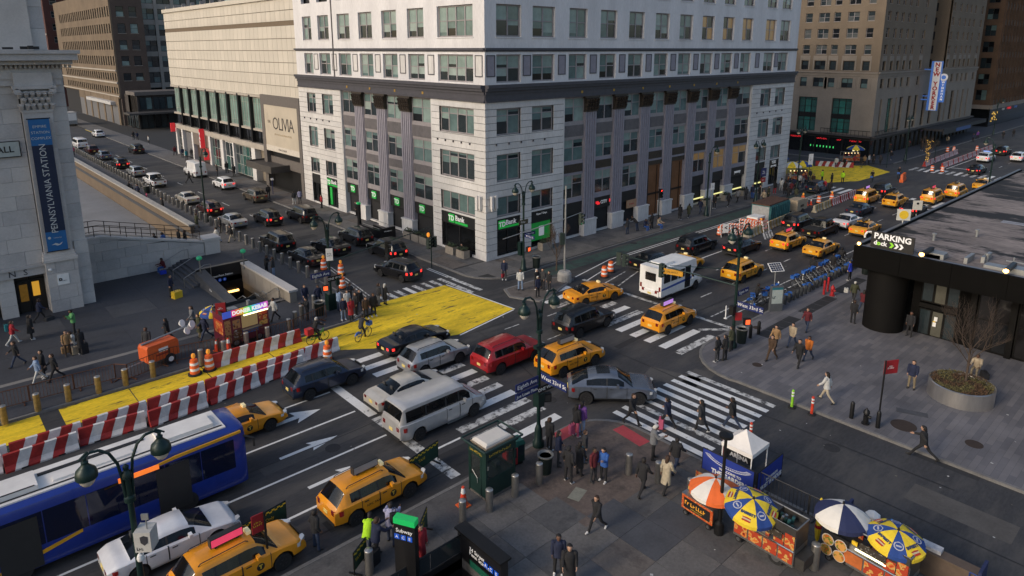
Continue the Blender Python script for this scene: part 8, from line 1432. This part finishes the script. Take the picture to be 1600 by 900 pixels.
# ------------------------------------------------------------------ food carts, tents, bicycles, site machines
def foodprint(name, cols_, scale=4.0):
 if name in MATS: return MATS[name]
 m = bpy.data.materials.new(name); m.use_nodes = True; n = m.node_tree; b = n.nodes['Principled BSDF']; L = n.links.new
 tc = n.nodes.new('ShaderNodeTexCoord'); v = n.nodes.new('ShaderNodeTexVoronoi'); v.inputs['Scale'].default_value = scale; L(tc.outputs['Object'], v.inputs['Vector'])
 z = n.nodes.new('ShaderNodeTexNoise'); z.inputs['Scale'].default_value = scale * 2.2; z.inputs['Detail'].default_value = 4; L(tc.outputs['Object'], z.inputs['Vector'])
 mm = n.nodes.new('ShaderNodeMath'); L(v.outputs['Distance'], mm.inputs[0]); L(z.outputs[0], mm.inputs[1]); mm2 = n.nodes.new('ShaderNodeMath'); mm2.operation = 'MULTIPLY'; mm2.inputs[1].default_value = .72; L(mm.outputs[0], mm2.inputs[0])
 cr = n.nodes.new('ShaderNodeValToRGB'); cr.color_ramp.interpolation = 'CONSTANT'; e = cr.color_ramp.elements
 while len(e) < len(cols_): e.new(.5)
 for i, c in enumerate(cols_): e[i].position = .25 + .5*i / len(cols_); e[i].color = (*c, 1)
 L(mm2.outputs[0], cr.inputs[0]); L(cr.outputs[0], b.inputs['Base Color']); b.inputs['Roughness'].default_value = .4; MATS[name] = m; return m
FP1 = foodprint('food_print', [(.10,.02,.01),(.45,.06,.02),(.62,.16,.03),(.55,.34,.10),(.40,.05,.02)], 3.2); FP2 = foodprint('salad_print', [(.08,.10,.02),(.55,.14,.03),(.50,.10,.02),(.12,.20,.03),(.60,.30,.08)], 5.0)
INOX = mat('stainless', (.34,.335,.32),.32,.8,.15,3); UMB = {k: mat('canvas_' + k, c, .75,0,.08,2) for k, c in dict(yellow=(.80,.58,.03), blue=(.018,.06,.25), navy=(.018,.026,.085), white=(.72,.69,.63), orange=(.78,.15,.03)).items()}; INK = mat('umbrella_ink', (.03,.05,.12),.7,0,0)
def umbrella(loc, rad, cols_, label, n=8, rz=0, h=2.45, rise=.5, tiltv=(0,0), ink=None, val=.16):
 r = root('umbrella', loc, rz, label, 'umbrella'); r.rotation_euler = (tiltv[0], tiltv[1], rz); ap = V(0,0, h)
 MB().cyl((0,0,.9),(0,0, h + .06),.025).ob('pole', GALV, r)
 for k in range(n):
  d_ = .13 if ink else 0; a0, a1 = 2*math.pi * k / n + (d_ if k % 2 else 0),2*math.pi * (k + 1) / n + (0 if k % 2 else d_); am = (a0 + a1) / 2; mb = MB()
  def pt(t, a): sag = .06*math.sin(math.pi * t); rr = rad * t; e = abs((a - am) / ((a1 - a0) / 2)); return V(rr * math.cos(a) * (1 - (1 - e) * .03), rr * math.sin(a) * (1 - (1 - e) * .03), h - rise * t ** 1.25 + sag - (1 - e) * .03*t)
  A = [a0, a0 * .75 + a1 * .25, am, a0 * .25 + a1 * .75, a1]; T = [0,.25,.5,.75,1]
  for i in range(4):
   for j in range(4): mb.add([pt(T[i], A[j]), pt(T[i + 1], A[j]), pt(T[i + 1], A[j + 1]), pt(T[i], A[j + 1])], [(0,1,2,3)])
  for j in range(4): p, q_ = pt(1, A[j]), pt(1, A[j + 1]); mb.add([p, q_, q_ - V(0,0, val), p - V(0,0, val)], [(0,3,2,1)])
  g = mb.ob('panel', UMB[cols_[k % len(cols_)]], r, smooth=25)
  if ink:
   o = put('lettering', textmesh(ink, rad * .135, INK, .001, bold=.012), g); sl = math.atan2(rise, rad); c = pt(.66, am) + V(0,0,.02)
   if k % 2 == 0:
    o.location = c; o.rotation_euler = (Matrix.Rotation(am + math.pi / 2,3, 'Z') @ Matrix.Rotation(sl, 3, 'X')).to_euler()
    s_ = MB()
    for yo, m_, w_ in ((-.0,0,.17),(-.06,1,.17),(.06,1,.17)): s_.add([V(-w_ + .03, yo - .035,0), V(w_ - .03, yo - .035,0), V(w_, yo, 0), V(w_ - .03, yo + .035,0), V(-w_ + .03, yo + .035,0), V(-w_, yo, 0)], [tuple(range(6))], m_)
    p_ = s_.ob('emblem', [mat('ink_cream', (.6,.5,.3),.7), mat('ink_red', (.45,.04,.02),.7)], g); p_.location = pt(.84, am) + V(0,0,.022); p_.rotation_euler = o.rotation_euler
    bpy.data.objects.remove(o) if False else None
   else:
    o.scale = (.0,.0,.0); bpy.data.objects.remove(o); q_ = MB().cyl((0,0,0),(0,0,.002),.17, n=16).cyl((0,0,.002),(0,0,.003),.13, n=16, mi=1).box((-.09,-.03,.003),(.09,.03,.005)).ob('emblem', [mat('ink_pale', (.45,.45,.5),.7), UMB['blue']], g); q_.location = pt(.66, am) + V(0,0,.02); q_.rotation_euler = (Matrix.Rotation(am + math.pi / 2,3, 'Z') @ Matrix.Rotation(sl, 3, 'X')).to_euler()
  mb2 = MB().cyl(tuple(ap - V(0,0,.02)), tuple(pt(1, a0) - V(0,0,.02)),.012, n=5).ob('rib', GALV, r)
 MB().lathe([(.05, h),(.03, h + .1),(.005, h + .14)], 8).ob('finial', BLACK, r); return r
def wheelset(r, pts, rr=.28, m=None):
 for x, y in pts: w_ = MB().cyl((x, y - .06, rr),(x, y + .06, rr), rr, n=20).ob('wheel', RUBBER, r); MB().cyl((x, y - .07, rr),(x, y + .07, rr), rr * .55, n=14).ob('rim', m or RIM, w_)
# small orange trimmed cart
u = root('food_cart', (-16.3,-33.45, SW_), R(-95), 'small food cart with an orange checker border and a black menu panel', 'food cart')
MB().box((-.75,-.35,.35),(.75,.4,1.0)).ob('body', INOX, u); MB().box((-.78,-.40,.32),(.78,-.35,.98)).ob('border_panel', foodprint('orange_checker', [(.6,.12,.02),(.6,.12,.02),(.66,.5,.2),(.6,.12,.02),(.5,.08,.02)], 14), u); MB().box((-.66,-.415,.42),(.66,-.40,.88)).ob('menu_panel', SIGNBLK, u); text('~8', .26, mat('flame_letter', (.75,.35,.03),.5,0,0, emit=(1,.4,.03), es=.4), u, (0,-.42,.68), depth=.003, bold=.02); text('~15', .07, YELP, u, (0,-.42,.5), depth=.003)
MB().box((-.78,-.42,1.0),(.78,.45,1.04)).box((-.7,.1,1.04),(.3,.42,1.45)).ob('counter', INOX, u); MB().box((-.72,-.1,1.06),(-.1,.08,1.3)).box((.0,-.15,1.06),(.6,.05,1.22)).ob('drinks_display', FP1, u); MB().box((-.75,.4,1.1),(.78,.44,1.75)).ob('price_board', foodprint('price_print', [(.5,.48,.44),(.4,.03,.02),(.08,.02,.01),(.3,.12,.03)], 6), u)
wheelset(u, [(-.6,-.3),(.55,-.3),(-.6,.35),(.55,.35)], .12)
umbrella((-16.2,-33.9, SW_),1.06,('orange', 'white', 'orange', 'white'), 'orange and white striped umbrella over the small checkered food cart', 8, R(12),2.15,.5)
def bigcart(loc, rz, label, L_=2.6, prints=(FP1, FP1, FP1, FP1), lamp=False):
 u = root('food_cart', loc, rz, label, 'food cart'); MB().box((-L_ / 2,-.5,.4),(L_ / 2,.55,.95)).box((-L_ / 2,-.5,.3),(L_ / 2,.55,.4)).ob('body', INOX, u); n = len(prints); s_ = L_ / n
 for k, m in enumerate(prints): MB().box((-L_ / 2 + k * s_ + .03,-.53,.42),(-L_ / 2 + (k + 1) * s_ - .03,-.5,.92)).ob('picture_panel', m, u)
 MB().box((-L_ / 2,-.5,.95),(L_ / 2,.55,1.0)).box((-L_ / 2 + .1,-.35,1.0),(.2,.35,1.15)).ob('counter', INOX, u); MB().box((-L_ / 2 + .2,-.3,1.15),(0,.3,1.18)).ob('griddle', BLKPL, u)
 for x in (-L_ / 2 + .04, L_ / 2 - .04): MB().box((x - .03,-.48,1.0),(x + .03,-.42,1.9)).box((x - .03,.47,1.0),(x + .03,.53,1.9)).ob('post', INOX, u)
 MB().box((L_ / 2 - .85,-.48,1.0),(L_ / 2,.53,1.62)).ob('cabinet', mat('cart_steel_dark', (.09,.085,.08),.4,.6,.2), u); MB().box((L_ / 2 - .84,-.5,1.02),(L_ / 2 - .44,-.47,1.45)).box((L_ / 2 - .4,-.5,1.02),(L_ / 2 - .02,-.47,1.6)).ob('picture_panel', FP1, u)
 MB().tube([(-L_ / 2,-.45,1.9),(L_ / 2,-.45,1.9),(L_ / 2,.5,1.9),(-L_ / 2,.5,1.9),(-L_ / 2,-.45,1.9)], .03).ob('roof_frame', INOX, u); MB().box((.2,-.5,1.62),(L_ / 2,-.44,1.92)).box((.2,.5,1.62),(L_ / 2,.56,1.92)).box((L_ / 2 - .04,-.44,1.62),(L_ / 2,.5,1.92)).box((.2,-.44,1.62),(.24,.5,1.92)).ob('roof_tray', mat('cart_steel_dark', (0,0,0)), u)
 for k in range(9): x, y = random.uniform(.3, L_ / 2 - .3), random.uniform(-.3,.3); MB().cyl((x, y, 1.64),(x + .05, y, 1.86),.07,.06,8).ob('stored_bottle', random.choice((BG, BLKPL, STEEL, mat('bottle_teal', (.03,.1,.1),.3))), u)
 for k in range(10): x, y = random.uniform(-L_ / 2 + .1,.1), random.uniform(-.42,.42); MB().box((x, y, 1.0),(x + random.uniform(.08,.22), y + random.uniform(.06,.16),1.0 + random.uniform(.12,.4))).ob('stock', random.choice((INOX, RED, YELP, WHITE, BLKPL, FP1, FP2)), u)
 MB().tube([(-L_ / 2,-.52,.98),(L_ / 2,-.52,.98)], .025).tube([(L_ / 2 + .02,-.5,.4),(L_ / 2 + .02,-.5,1.6)], .02).ob('trim_rail', CHROME, u); MB().box((-.1,.3,1.0),(.18,.5,1.5)).ob('drinks_cooler', mat('cooler_red', (.4,.03,.02),.4), u)
 MB().box((-.2,-.56,1.25),(.75,-.53,1.55)).ob('menu_board', foodprint('menu_print', [(.02,.02,.02),(.02,.02,.02),(.3,.28,.24),(.02,.02,.02),(.05,.04,.03)], 10), u)
 if lamp: MB().box((-.35,-.52,1.12),(.75,-.46,1.17)).ob('strip_lamp', mat('cart_tube', (.9,.85,.6),.4,0,0, emit=(1,.9,.5), es=5), u)
 MB().box((L_ / 2,-.45,.35),(L_ / 2 + .4,.5,.8)).ob('gas_box', mat('cart_steel_dark', (0,0,0)), u); wheelset(u, [(.55,-.42),(.55,.47)], .3, WHITE if lamp else None); wheelset(u, [(-L_ / 2 + .2,-.4),(-L_ / 2 + .2,.45)], .14); MB().box((-L_ / 2 - .25,-.02,.36),(-L_ / 2,.02,.42)).ob('tow_bar', BLACK, u); return u
bigcart((-16.0,-36.25, SW_), R(-92), 'large steel hot dog cart with red food pictures under the leaning lamp post', 2.5); umbrella((-16.35,-35.3, SW_),1.02,('yellow', 'blue'), 'yellow and blue umbrella over the middle hot dog cart beside the black lamp post', 8, R(80),2.45,.42,(R(-4), R(-12)), 'SABRETT')
v = bigcart((-14.4,-39.4, SW_), R(-94), 'large steel cart with round pictures of salad bowls and a lit counter', 3.0,(SIGNBLK, mat('stand_orange', (.45,.12,.03),.5,0,.3,3), FP1, FP1), True)
for x, z in ((-1.35,.95),(-.85,.98),(-1.38,.5),(-.88,.5)): MB().cyl((x, -.53, z),(x, -.55, z),.235, n=24).ob('bowl_rim', mat('bowl_white', (.55,.5,.45),.5), v); MB().cyl((x, -.55, z),(x, -.562, z),.205, n=24).ob('bowl_picture', FP2, v)
MB().box((-1.6,-.5,.25),(-.62,-.46,1.28)).ob('picture_board', SIGNBLK, v)
umbrella((-14.5,-38.3, SW_),1.0,('navy', 'white'), 'navy and white panelled umbrella on the left of the last food cart', 6, R(75),2.5,.5); umbrella((-14.15,-39.95, SW_),.98,('yellow', 'blue'), 'yellow and blue umbrella on the right of the last food cart', 8, R(42),2.35,.4,(R(2), R(-6)), 'SABRETT')
r = root('folded_umbrella', (-14.0,-37.3, SW_),0, 'folded yellow umbrella standing between the fence and the navy umbrella', 'umbrella'); MB().lathe([(.04,0),(.08,.1),(.13,.5),(.1,.9),(.14,1.3),(.1,1.7),(.03,1.95)], 9).ob('folded_canvas', UMB['yellow'], r); MB().lathe([(.135,.62),(.135,.75)], 9).ob('strap', RED, r)
r = root('counter', (-12.6,-40.2, SW_), R(-90), 'brown and blue counter wall behind the last food cart', 'counter'); MB().box((-2.3,-.2,0),(2.3,.1,1.0)).box((-2.35,-.3,1.0),(2.35,.2,1.06)).ob('counter', mat('counter_brown', (.11,.08,.06),.7,0,.15), r); MB().box((-2.4,-.5,0),(-2.3,.4,1.35)).box((2.3,-.5,0),(2.4,.4,1.35)).ob('end_panel', UMB['navy'], r)
r = root('water_jug', (-13.2,-39.5, SW_ + .75),0, 'blue water jug on the counter behind the umbrellas', 'jug'); MB().lathe([(.14,0),(.16,.1),(.16,.32),(.06,.42),(.05,.5)], 12).ob('body', mat('jug_blue', (.04,.16,.4),.2,0,0, coat=.4), r, smooth=40); r.location.z = SW_ + 1.06; r.location.x = -12.7
r = root('white_sack', (-12.65,-38.8, SW_ + 1.06),0, 'crumpled white plastic sack on the counter behind the navy umbrella', 'sack'); MB().lathe([(.2,0),(.3,.12),(.28,.3),(.12,.42),(.02,.44)], 7).ob('sack', WHITE, r, smooth=30)
r = root('carton', (-12.6,-40.9, SW_ + 1.06),0, 'white printed carton on the counter by the yellow umbrella', 'carton'); MB().box((-.18,-.35,0),(.18,.35,.14)).ob('carton', mat('carton_white', (.5,.5,.52),.6,0,.3,6), r)
# white canopy and blue banners
r = root('canopy_tent', (-12.25,-33.05,0),0, 'small white pop up canopy behind the blue banner', 'canopy'); r.scale = (.72,.72,.84); CV = mat('canvas_canopy', (.76,.73,.69),.8,0,.06,2)
for sx in (-1,1):
 for sy in (-1,1): MB().box((sx * 1.0 - .03, sy * 1.0 - .03,0),(sx * 1.0 + .03, sy * 1.0 + .03,2.15)).ob('leg', WHITE, r)
pk_ = MB(); g = 6
def cz(x, y): e = max(abs(x), abs(y)); return 2.2 + .8*(1 - e) ** 1.15
for i in range(g):
 for (x0, y0),(x1, y1) in (((-1,-1),(1,-1)),((1,-1),(1,1)),((1,1),(-1,1)),((-1,1),(-1,-1))): a_, b_ = (i + 1) / g * 1.05, i / g * 1.05; pk_.add([(x0*a_, y0*a_, cz(a_ / 1.05,0)),(x1*a_, y1*a_, cz(a_ / 1.05,0)),(x1*b_, y1*b_, cz(b_ / 1.05,0)),(x0*b_, y0*b_, cz(b_ / 1.05,0))], [(0,1,2,3)])
pk_.ob('roof', CV, r, smooth=30); MB().box((-1.06,-1.07,1.98),(1.06,-1.05,2.21)).box((-1.06,1.05,1.98),(1.06,1.07,2.21)).box((-1.07,-1.05,1.98),(-1.05,1.05,2.21)).box((1.05,-1.05,1.98),(1.07,1.05,2.21)).ob('valance', CV, r)
BB = mat('banner_royal', (.02,.045,.30),.6,0,.08,1)
def banner(loc, rz, w_, label, t1, t2, arcs=False):
 r = root('banner_barricade', loc, rz, label, 'banner'); MB().box((-w_ / 2,-.02,.15),(w_ / 2,.02,1.2)).ob('fabric', BB, r); MB().tube([(-w_ / 2,0,0),(-w_ / 2,0,1.22),(w_ / 2,0,1.22),(w_ / 2,0,0)], .03).ob('frame', BLACK, r); text(t1,.17, TEXTW, r, (.15,-.03,.55), depth=.003, bold=.008); text(t2,.29, TEXTW, r, (.1,-.03,.3), depth=.003, bold=.014)
 if arcs:
  mb = MB()
  for k in range(26): a = math.pi * (1.08 + .84*k / 25); mb.cyl((.0 + .95*math.cos(a),-.025,1.12 + .30*math.sin(a)),(1.15*math.cos(a),-.025,1.15 + .42*math.sin(a)),.008, n=4)
  for rr in (.95,1.15,1.2): mb.tube([(rr * math.cos(math.pi * (1.08 + .84*k / 16)),-.025,1.12 + (rr - .95) * .15 + (.30 + (rr - .95) * .6) * math.sin(math.pi * (1.08 + .84*k / 16))) for k in range(17)], .008,4)
  mb.ob('arena_emblem', TEXTW, r)
 return r
banner((-13.15,-32.75,0), R(-90),2.6, 'blue banner lettered WELCOME TO THE GARDEN in front of the white canopy', 'WELCOME TO', 'THE GARDEN', True); banner((-12.0,-34.2,0),0,2.3, "blue banner lettered THE WORLD'S MOST FAMOUS ARENA beside the canopy", "THE WORLD'S", 'MOST FAMOUS'); q_ = banner((-11.3,-32.2,0), R(-90),1.6, 'black inner banner at the back of the white canopy', 'FAMOUS', 'ARENA'); q_.children[0].data.materials[0] = SIGNBLK
# kebab truck
kt = root('kebab_truck', (-23.6,-2.5, SW_), R(4), 'maroon kebab food truck with rainbow lit KEBAB sign and food pictures', 'food truck'); MRN = mat('truck_maroon', (.13,.012,.03),.45,0,.15,2)
MB().box((-1.55,-.55,.3),(1.55,1.1,2.35)).ob('body', MRN, kt); MB().box((-1.55,-.55,2.35),(1.55,-.5,2.6)).box((-1.55,1.05,2.35),(1.55,1.1,2.6)).box((-1.55,-.5,2.35),(-1.5,1.05,2.6)).box((1.5,-.5,2.35),(1.55,1.05,2.6)).ob('roof_edge', BLKPL, kt); MB().box((-1.5,-.5,2.34),(1.5,1.05,2.37)).ob('roof', mat('truck_roof', (.05,.055,.06),.7,0,.2), kt); MB().box((-.9,-.1,2.37),(-.3,.5,2.5)).cyl((.6,.3,2.37),(.6,.3,2.7),.13).ob('roof_vent', GALV, kt)
rb = [(1,.05,.3),(1,.25,.1),(1,.6,.05),(.4,1,.1),(.1,.9,.4),(.1,.7,1),(.2,.3,1),(.6,.15,1),(1,.2,.8)]
for k, c in enumerate(rb): MB().box((-1.0 + k * .283,-.6,2.18),(-.72 + k * .283,-.55,2.62)).ob('lit_panel', mat('rainbow_%s' % 'abcdefghi'[k], tuple(x * .5 for x in c),.4,0,.2,6, emit=c, es=.9), kt)
MB().box((-1.58,-.6,2.18),(-1.0,-.55,2.62)).ob('lit_panel', mat('rainbow_blue', (.03,.05,.3),.4,0,0, emit=(.1,.2,1), es=.6), kt); text('DONER KEBAB', .36, mat('rainbow_letter', (.85,.85,.8),.4,0,0, emit=(1,1,.95), es=1.2), kt, (.25,-.605,2.4), depth=.004, bold=.015)
MB().box((-.35,-.57,1.2),(.75,-.55,2.1)).ob('serving_hatch', mat('hatch_dark', (.05,.045,.03),.3,0,.3,3, emit=(1,.7,.3), es=.3), kt); MB().box((-.2,-.66,2.05),(1.5,-.56,2.12)).ob('strip_lamp', mat('cart_tube', (0,0,0)), kt); MB().box((-.4,-.85,1.1),(.9,-.55,1.15)).ob('counter', INOX, kt)
for a, b_, m in (((.85,1.75),(1.45,2.05), FP1),((.85,1.4),(1.45,1.7), FP1),((.85,1.05),(1.45,1.35), FP2),((-.35,.75),(.75,1.05), mat('poster_blue', (.03,.12,.35),.5,0,.5,8)),((-.95,1.3),(-.45,1.9), foodprint('kebab_print', [(.02,.03,.02),(.3,.25,.2),(.1,.02,.01),(.4,.2,.08)], 4)),((-.95,.5),(-.4,1.2), foodprint('plate_print', [(.25,.22,.2),(.10,.02,.02),(.32,.3,.26),(.12,.05,.02)], 4)),((-1.5,.4),(-1.1,2.0), foodprint('skewer_print', [(.2,.02,.02),(.5,.28,.1),(.15,.02,.02),(.4,.2,.08)], 6)),((-.3,.35),(1.4,.7), MRN)): MB().box((a[0], -.565, a[1]),(b_[0], -.552, b_[1])).ob('picture_panel', m, kt)
MB().box((-1.57,-.4,1.0),(-1.55,.9,1.9)).ob('picture_panel', FP1, kt); wheelset(kt, [(.8,-.5),(.8,1.05),(-.8,-.5),(-.8,1.05)], .3)
umbrella((-24.9,-.7, SW_),.9,('blue', 'yellow'), 'faded yellow and blue umbrella at the left end of the kebab truck', 8,0,2.4,.45,(0,0), 'SABRETT')
# orange towed light tower
lt = root('light_tower', (-28.85,-2.2, SW_), R(14), 'orange towed light tower with folded white floodlights behind the plaza fence', 'generator'); ORM = mat('machine_orange', (.62,.11,.025),.5,0,.15,3)
MB().prism([(-1.0,-.55),(1.0,-.55),(1.0,.55),(-1.0,.55)], .45,1.35).vprism([(-1.0,1.35),(1.0,1.35),(.9,1.5),(-.9,1.5)], -.5,.5).ob('body', ORM, lt); MB().box((-.3,-.56,.95),(.3,-.55,1.2)).ob('label_plate', WHITE, lt); MB().box((-.5,-.555,.75),(.4,-.55,.85)).ob('lettering_patch', mat('ink_dark_red', (.25,.02,.02),.6), lt)
for y in (-.6,.6): w_ = MB().cyl((.35, y - .09,.33),(.35, y + .09,.33),.33, n=18).ob('wheel', RUBBER, lt); MB().cyl((.35, y - .1,.33),(.35, y + .1,.33),.17, n=12).ob('rim', WHITE, w_)
MB().tube([(-2.0,0,.45),(-1.0,0,.5)], .05).tube([(-1.0,.1,1.55),(2.0,.1,1.75)], .07).ob('mast', GALV, lt)
for dx, dy, dz in ((1.75,-.25,1.6),(2.1,-.3,1.95),(1.8,.35,1.95),(2.3,.25,1.6)): MB().lathe([(.03,-.12),(.12,-.1),(.24,.05),(.25,.1)], 14).ob('floodlight', WHITE, lt, (dx, dy, dz)).rotation_euler = (R(60), R(50),0)
# ---- bicycles -------------------------------------------------------------------------------------------------
def bike_proto(frame, fender, basket=True, box=None):
 P = Proto(); ring = MB(); n = 18
 for k in range(n):
  a, b_ = 2*math.pi * k / n, 2*math.pi * (k + 1) / n; ring.cyl((.33*math.cos(a),0,.33*math.sin(a)),(.33*math.cos(b_),0,.33*math.sin(b_)),.024, n=5, caps=False)
 rim = MB()
 for k in range(7): a = math.pi * k / 7; rim.cyl((.3*math.cos(a),0,.3*math.sin(a)),(-.3*math.cos(a),0,-.3*math.sin(a)),.005, n=3, caps=False)
 tm, rm_ = ring.mesh('tyre', RUBBER), rim.mesh('spokes', GALV)
 for x in (-.52,.55): w_ = P.part('wheel', tm, None, (x, 0,.35)); P.part('spokes', rm_, None, up=w_)
 P.part('frame', MB().tube([(-.52,0,.35),(-.08,0,.32),(.42,0,.78),(.46,0,.95)], .032).tube([(.42,0,.78),(.55,0,.35)], .025).tube([(-.08,0,.32),(-.2,0,.85)], .028).tube([(-.52,0,.35),(-.17,0,.7),(.42,0,.72)], .022), frame); P.part('saddle', MB().prism([(-.34,-.09),(-.34,.09),(-.06,.03),(-.06,-.03)], .86,.93), BLKPL)
 P.part('handlebar', MB().tube([(.46,0,.95),(.44,0,1.08)], .02).tube([(.36,-.28,1.1),(.46,-.1,1.08),(.46,.1,1.08),(.36,.28,1.1)], .016), BLACK); fm = MB()
 for k in range(6): a, b_ = R(20 + k * 22), R(42 + k * 22); fm.add([(.38*math.cos(a),-.05,.38*math.sin(a)),(.38*math.cos(b_),-.05,.38*math.sin(b_)),(.38*math.cos(b_),.05,.38*math.sin(b_)),(.38*math.cos(a),.05,.38*math.sin(a))], [(0,1,2,3)])
 for k in range(4):
  a, b_ = R(40 + k * 25), R(65 + k * 25)
  for s in (-.05,.05): fm.add([(.38*math.cos(a), s, .38*math.sin(a)),(.38*math.cos(b_), s, .38*math.sin(b_)),(.2*math.cos(b_), s, .2*math.sin(b_)),(.2*math.cos(a), s, .2*math.sin(a))], [(0,1,2,3)])
 P.part('mudguard', fm, fender, (-.52,0,.35))
 if basket: P.part('basket', MB().box((.5,-.17,.82),(.82,.17,.86)).box((.5,-.17,.86),(.52,.17,1.05)).box((.8,-.17,.86),(.82,.17,1.1)).box((.52,-.17,.86),(.8,-.15,1.08)).box((.52,.15,.86),(.8,.17,1.08)), fender)
 if box: P.part('delivery_box', MB().box((-.85,-.22,.78),(-.4,.22,1.2)), box); P.part('battery', MB().box((-.2,-.06,.45),(.2,.06,.6)), BLKPL)
 return P
CBL = mat('cycle_blue', (.03,.12,.42),.4,0,.15,4); PBK = bike_proto(mat('cycle_grey', (.16,.17,.18),.4,.4), CBL); PGB = bike_proto(mat('cycle_green', (.10,.42,.03),.4), BLKPL, False, RED)
x = 9.7; k = 0
while x < 24.5:
 if not 12.6 < x < 13.3: PBK.inst('bicycle', (x, -23.1 + random.uniform(-.05,.05),0), R(90 + random.uniform(-16,12)), 'blue and grey hire bicycle parked in the long dock row', 'bicycle', 'docked hire bicycles')
 x += random.choice((.6,.6,.7,1.4))
PBK.inst('bicycle', (7.6,-22.7,0), R(35), 'hire bicycle standing loose beside the street map kiosk', 'bicycle'); PBK.inst('bicycle', tuple(gp(1181,478)), R(-30), 'hire bicycle held by the cyclist in black near the dock', 'bicycle')
dk = root('bicycle_dock', (17,-23.95,0),0, 'long low dark blue hire bicycle dock at the kerb', 'bicycle dock'); MB().box((-8,-.2,0),(8,.25,.12)).ob('base_rail', mat('dock_blue', (.012,.025,.06),.5), dk)
for k in range(22): MB().box((-7.6 + k * .7,-.1,.12),(-7.45 + k * .7,.1,.85)).ob('dock_post', mat('dock_grey', (.05,.055,.06),.5), dk)
r = root('map_kiosk', (8.35,-24.1,0), R(-35), 'tall street map kiosk at the end of the bicycle dock', 'kiosk'); MB().box((-.5,-.12,0),(.5,.12,2.1)).ob('body', mat('kiosk_grey', (.12,.13,.14),.5,.3), r); MB().box((-.42,-.13,.75),(.42,-.12,1.85)).ob('map_panel', foodprint('map_print', [(.42,.50,.50),(.30,.42,.46),(.45,.50,.48),(.40,.46,.44)], 5), r); MB().box((-.42,-.135,1.85),(.42,-.12,2.02)).ob('header', mat('kiosk_teal', (.02,.15,.2),.5), r); text('~2', .3, BLACK, r, (-.2,-.14,1.25), depth=.003)
r = root('solar_panel', (8.9,-23.6,0), R(-30), 'small solar panel on a thin pole above the map kiosk', 'solar panel'); MB().cyl((0,0,0),(0,0,3.2),.04).ob('pole', GALV, r); o = MB().box((-.55,-.4,-.02),(.55,.4,.02)).ob('frame', WHITE, r, (0,0,3.35)); o.rotation_euler = (R(38),0,0)
for i in range(5):
 for j in range(4): MB().box((-.5 + i * .2 + .01,-.37 + j * .185 + .01,.02),(-.5 + (i + 1) * .2 - .01,-.37 + (j + 1) * .185 - .01,.025)).ob('cell', mat('solar_cell', (.03,.035,.06),.2), o)
RIDE = POSES['ride']
def rider(px, py, rz, P, label, l2, top, bot, hair=None):
 l = gp(px, py); P.inst('bicycle', (l.x, l.y, .004), R(rz), l2, 'bicycle'); RIDE.inst('person', (l.x - .22*math.cos(R(rz)), l.y - .22*math.sin(R(rz)),.06), R(rz), label, 'person', GP_, {'top': C[top], 'bottom': C[bot], 'shoe': SHD, 'hair': hair or H1, 'skin': SKIN})
rider(497,535,5, PGB, 'delivery rider in black with a pale helmet on the green bicycle', 'green electric delivery bicycle with a red box on the yellow lane', 'black', 'black', HW); rider(568,530,20, PBK, 'cyclist in dark clothes riding the blue hire bicycle over the yellow paint', 'blue hire bicycle being ridden over the yellow paint', 'char', 'black')
rider(1362,285,190, PBK, 'cyclist in black crossing the distant junction, nearer the yellow paint', 'bicycle crossing the distant junction near the yellow paint', 'black', 'black'); rider(1404,279,190, PBK, 'cyclist in black crossing the distant junction, farther from the white block', 'bicycle crossing the distant junction farther from the white block', 'black', 'black')
# ---- far food carts by the white block ------------------------------------------------------------------------
for k, (px, py, cols_, lab) in enumerate(((1252,280,('yellow', 'blue'), 'distant yellow and blue umbrella at the end of the white block'),(1236,282,('yellow', 'white'), 'distant yellow umbrella close to the wall of the white block'),(1335,252,('yellow', 'blue'), 'distant yellow and blue umbrella in front of the hotel shops'))): umbrella(gp(px, py, SW_),1.5, cols_, lab, 8,0,2.9,.6)
LB = mat('cart_bulb', (.9,.7,.4),.4,0,0, emit=(1,.72,.35), es=4)
for px, py, lab in ((1243,284, 'brightly lit food cart at the end of the white block'),(1327,254, 'brightly lit food cart in front of the hotel shops')):
 u = bigcart(gp(px, py, SW_), R(-40), lab, 3.0)
 for k in range(5): MB().box((-1.2 + k * .55,-.55,1.7),(-1.05 + k * .55,-.48,1.82)).ob('bulb', LB, u)
r = root('awning_tent', (62.5,4.5,0),0, 'royal blue vendor tent roof beside the end of the white block', 'tent'); MB().vprism([(-2.2,2.6),(2.2,2.6),(.3,3.6),(-.3,3.6)], -2,2).ob('roof', UMB['blue'], r)
for sx in (-2.1,2.1):
 for sy in (-1.9,1.9): MB().cyl((sx, sy, 0),(sx, sy, 2.6),.04).ob('pole', GALV, r)
MB().box((-1.9,-2.06,2.65),(-1.6,-2.0,2.85)).ob('lamp', mat('cool_bulb', (.7,.8,1),.4,0,0, emit=(.5,.65,1), es=10), r)
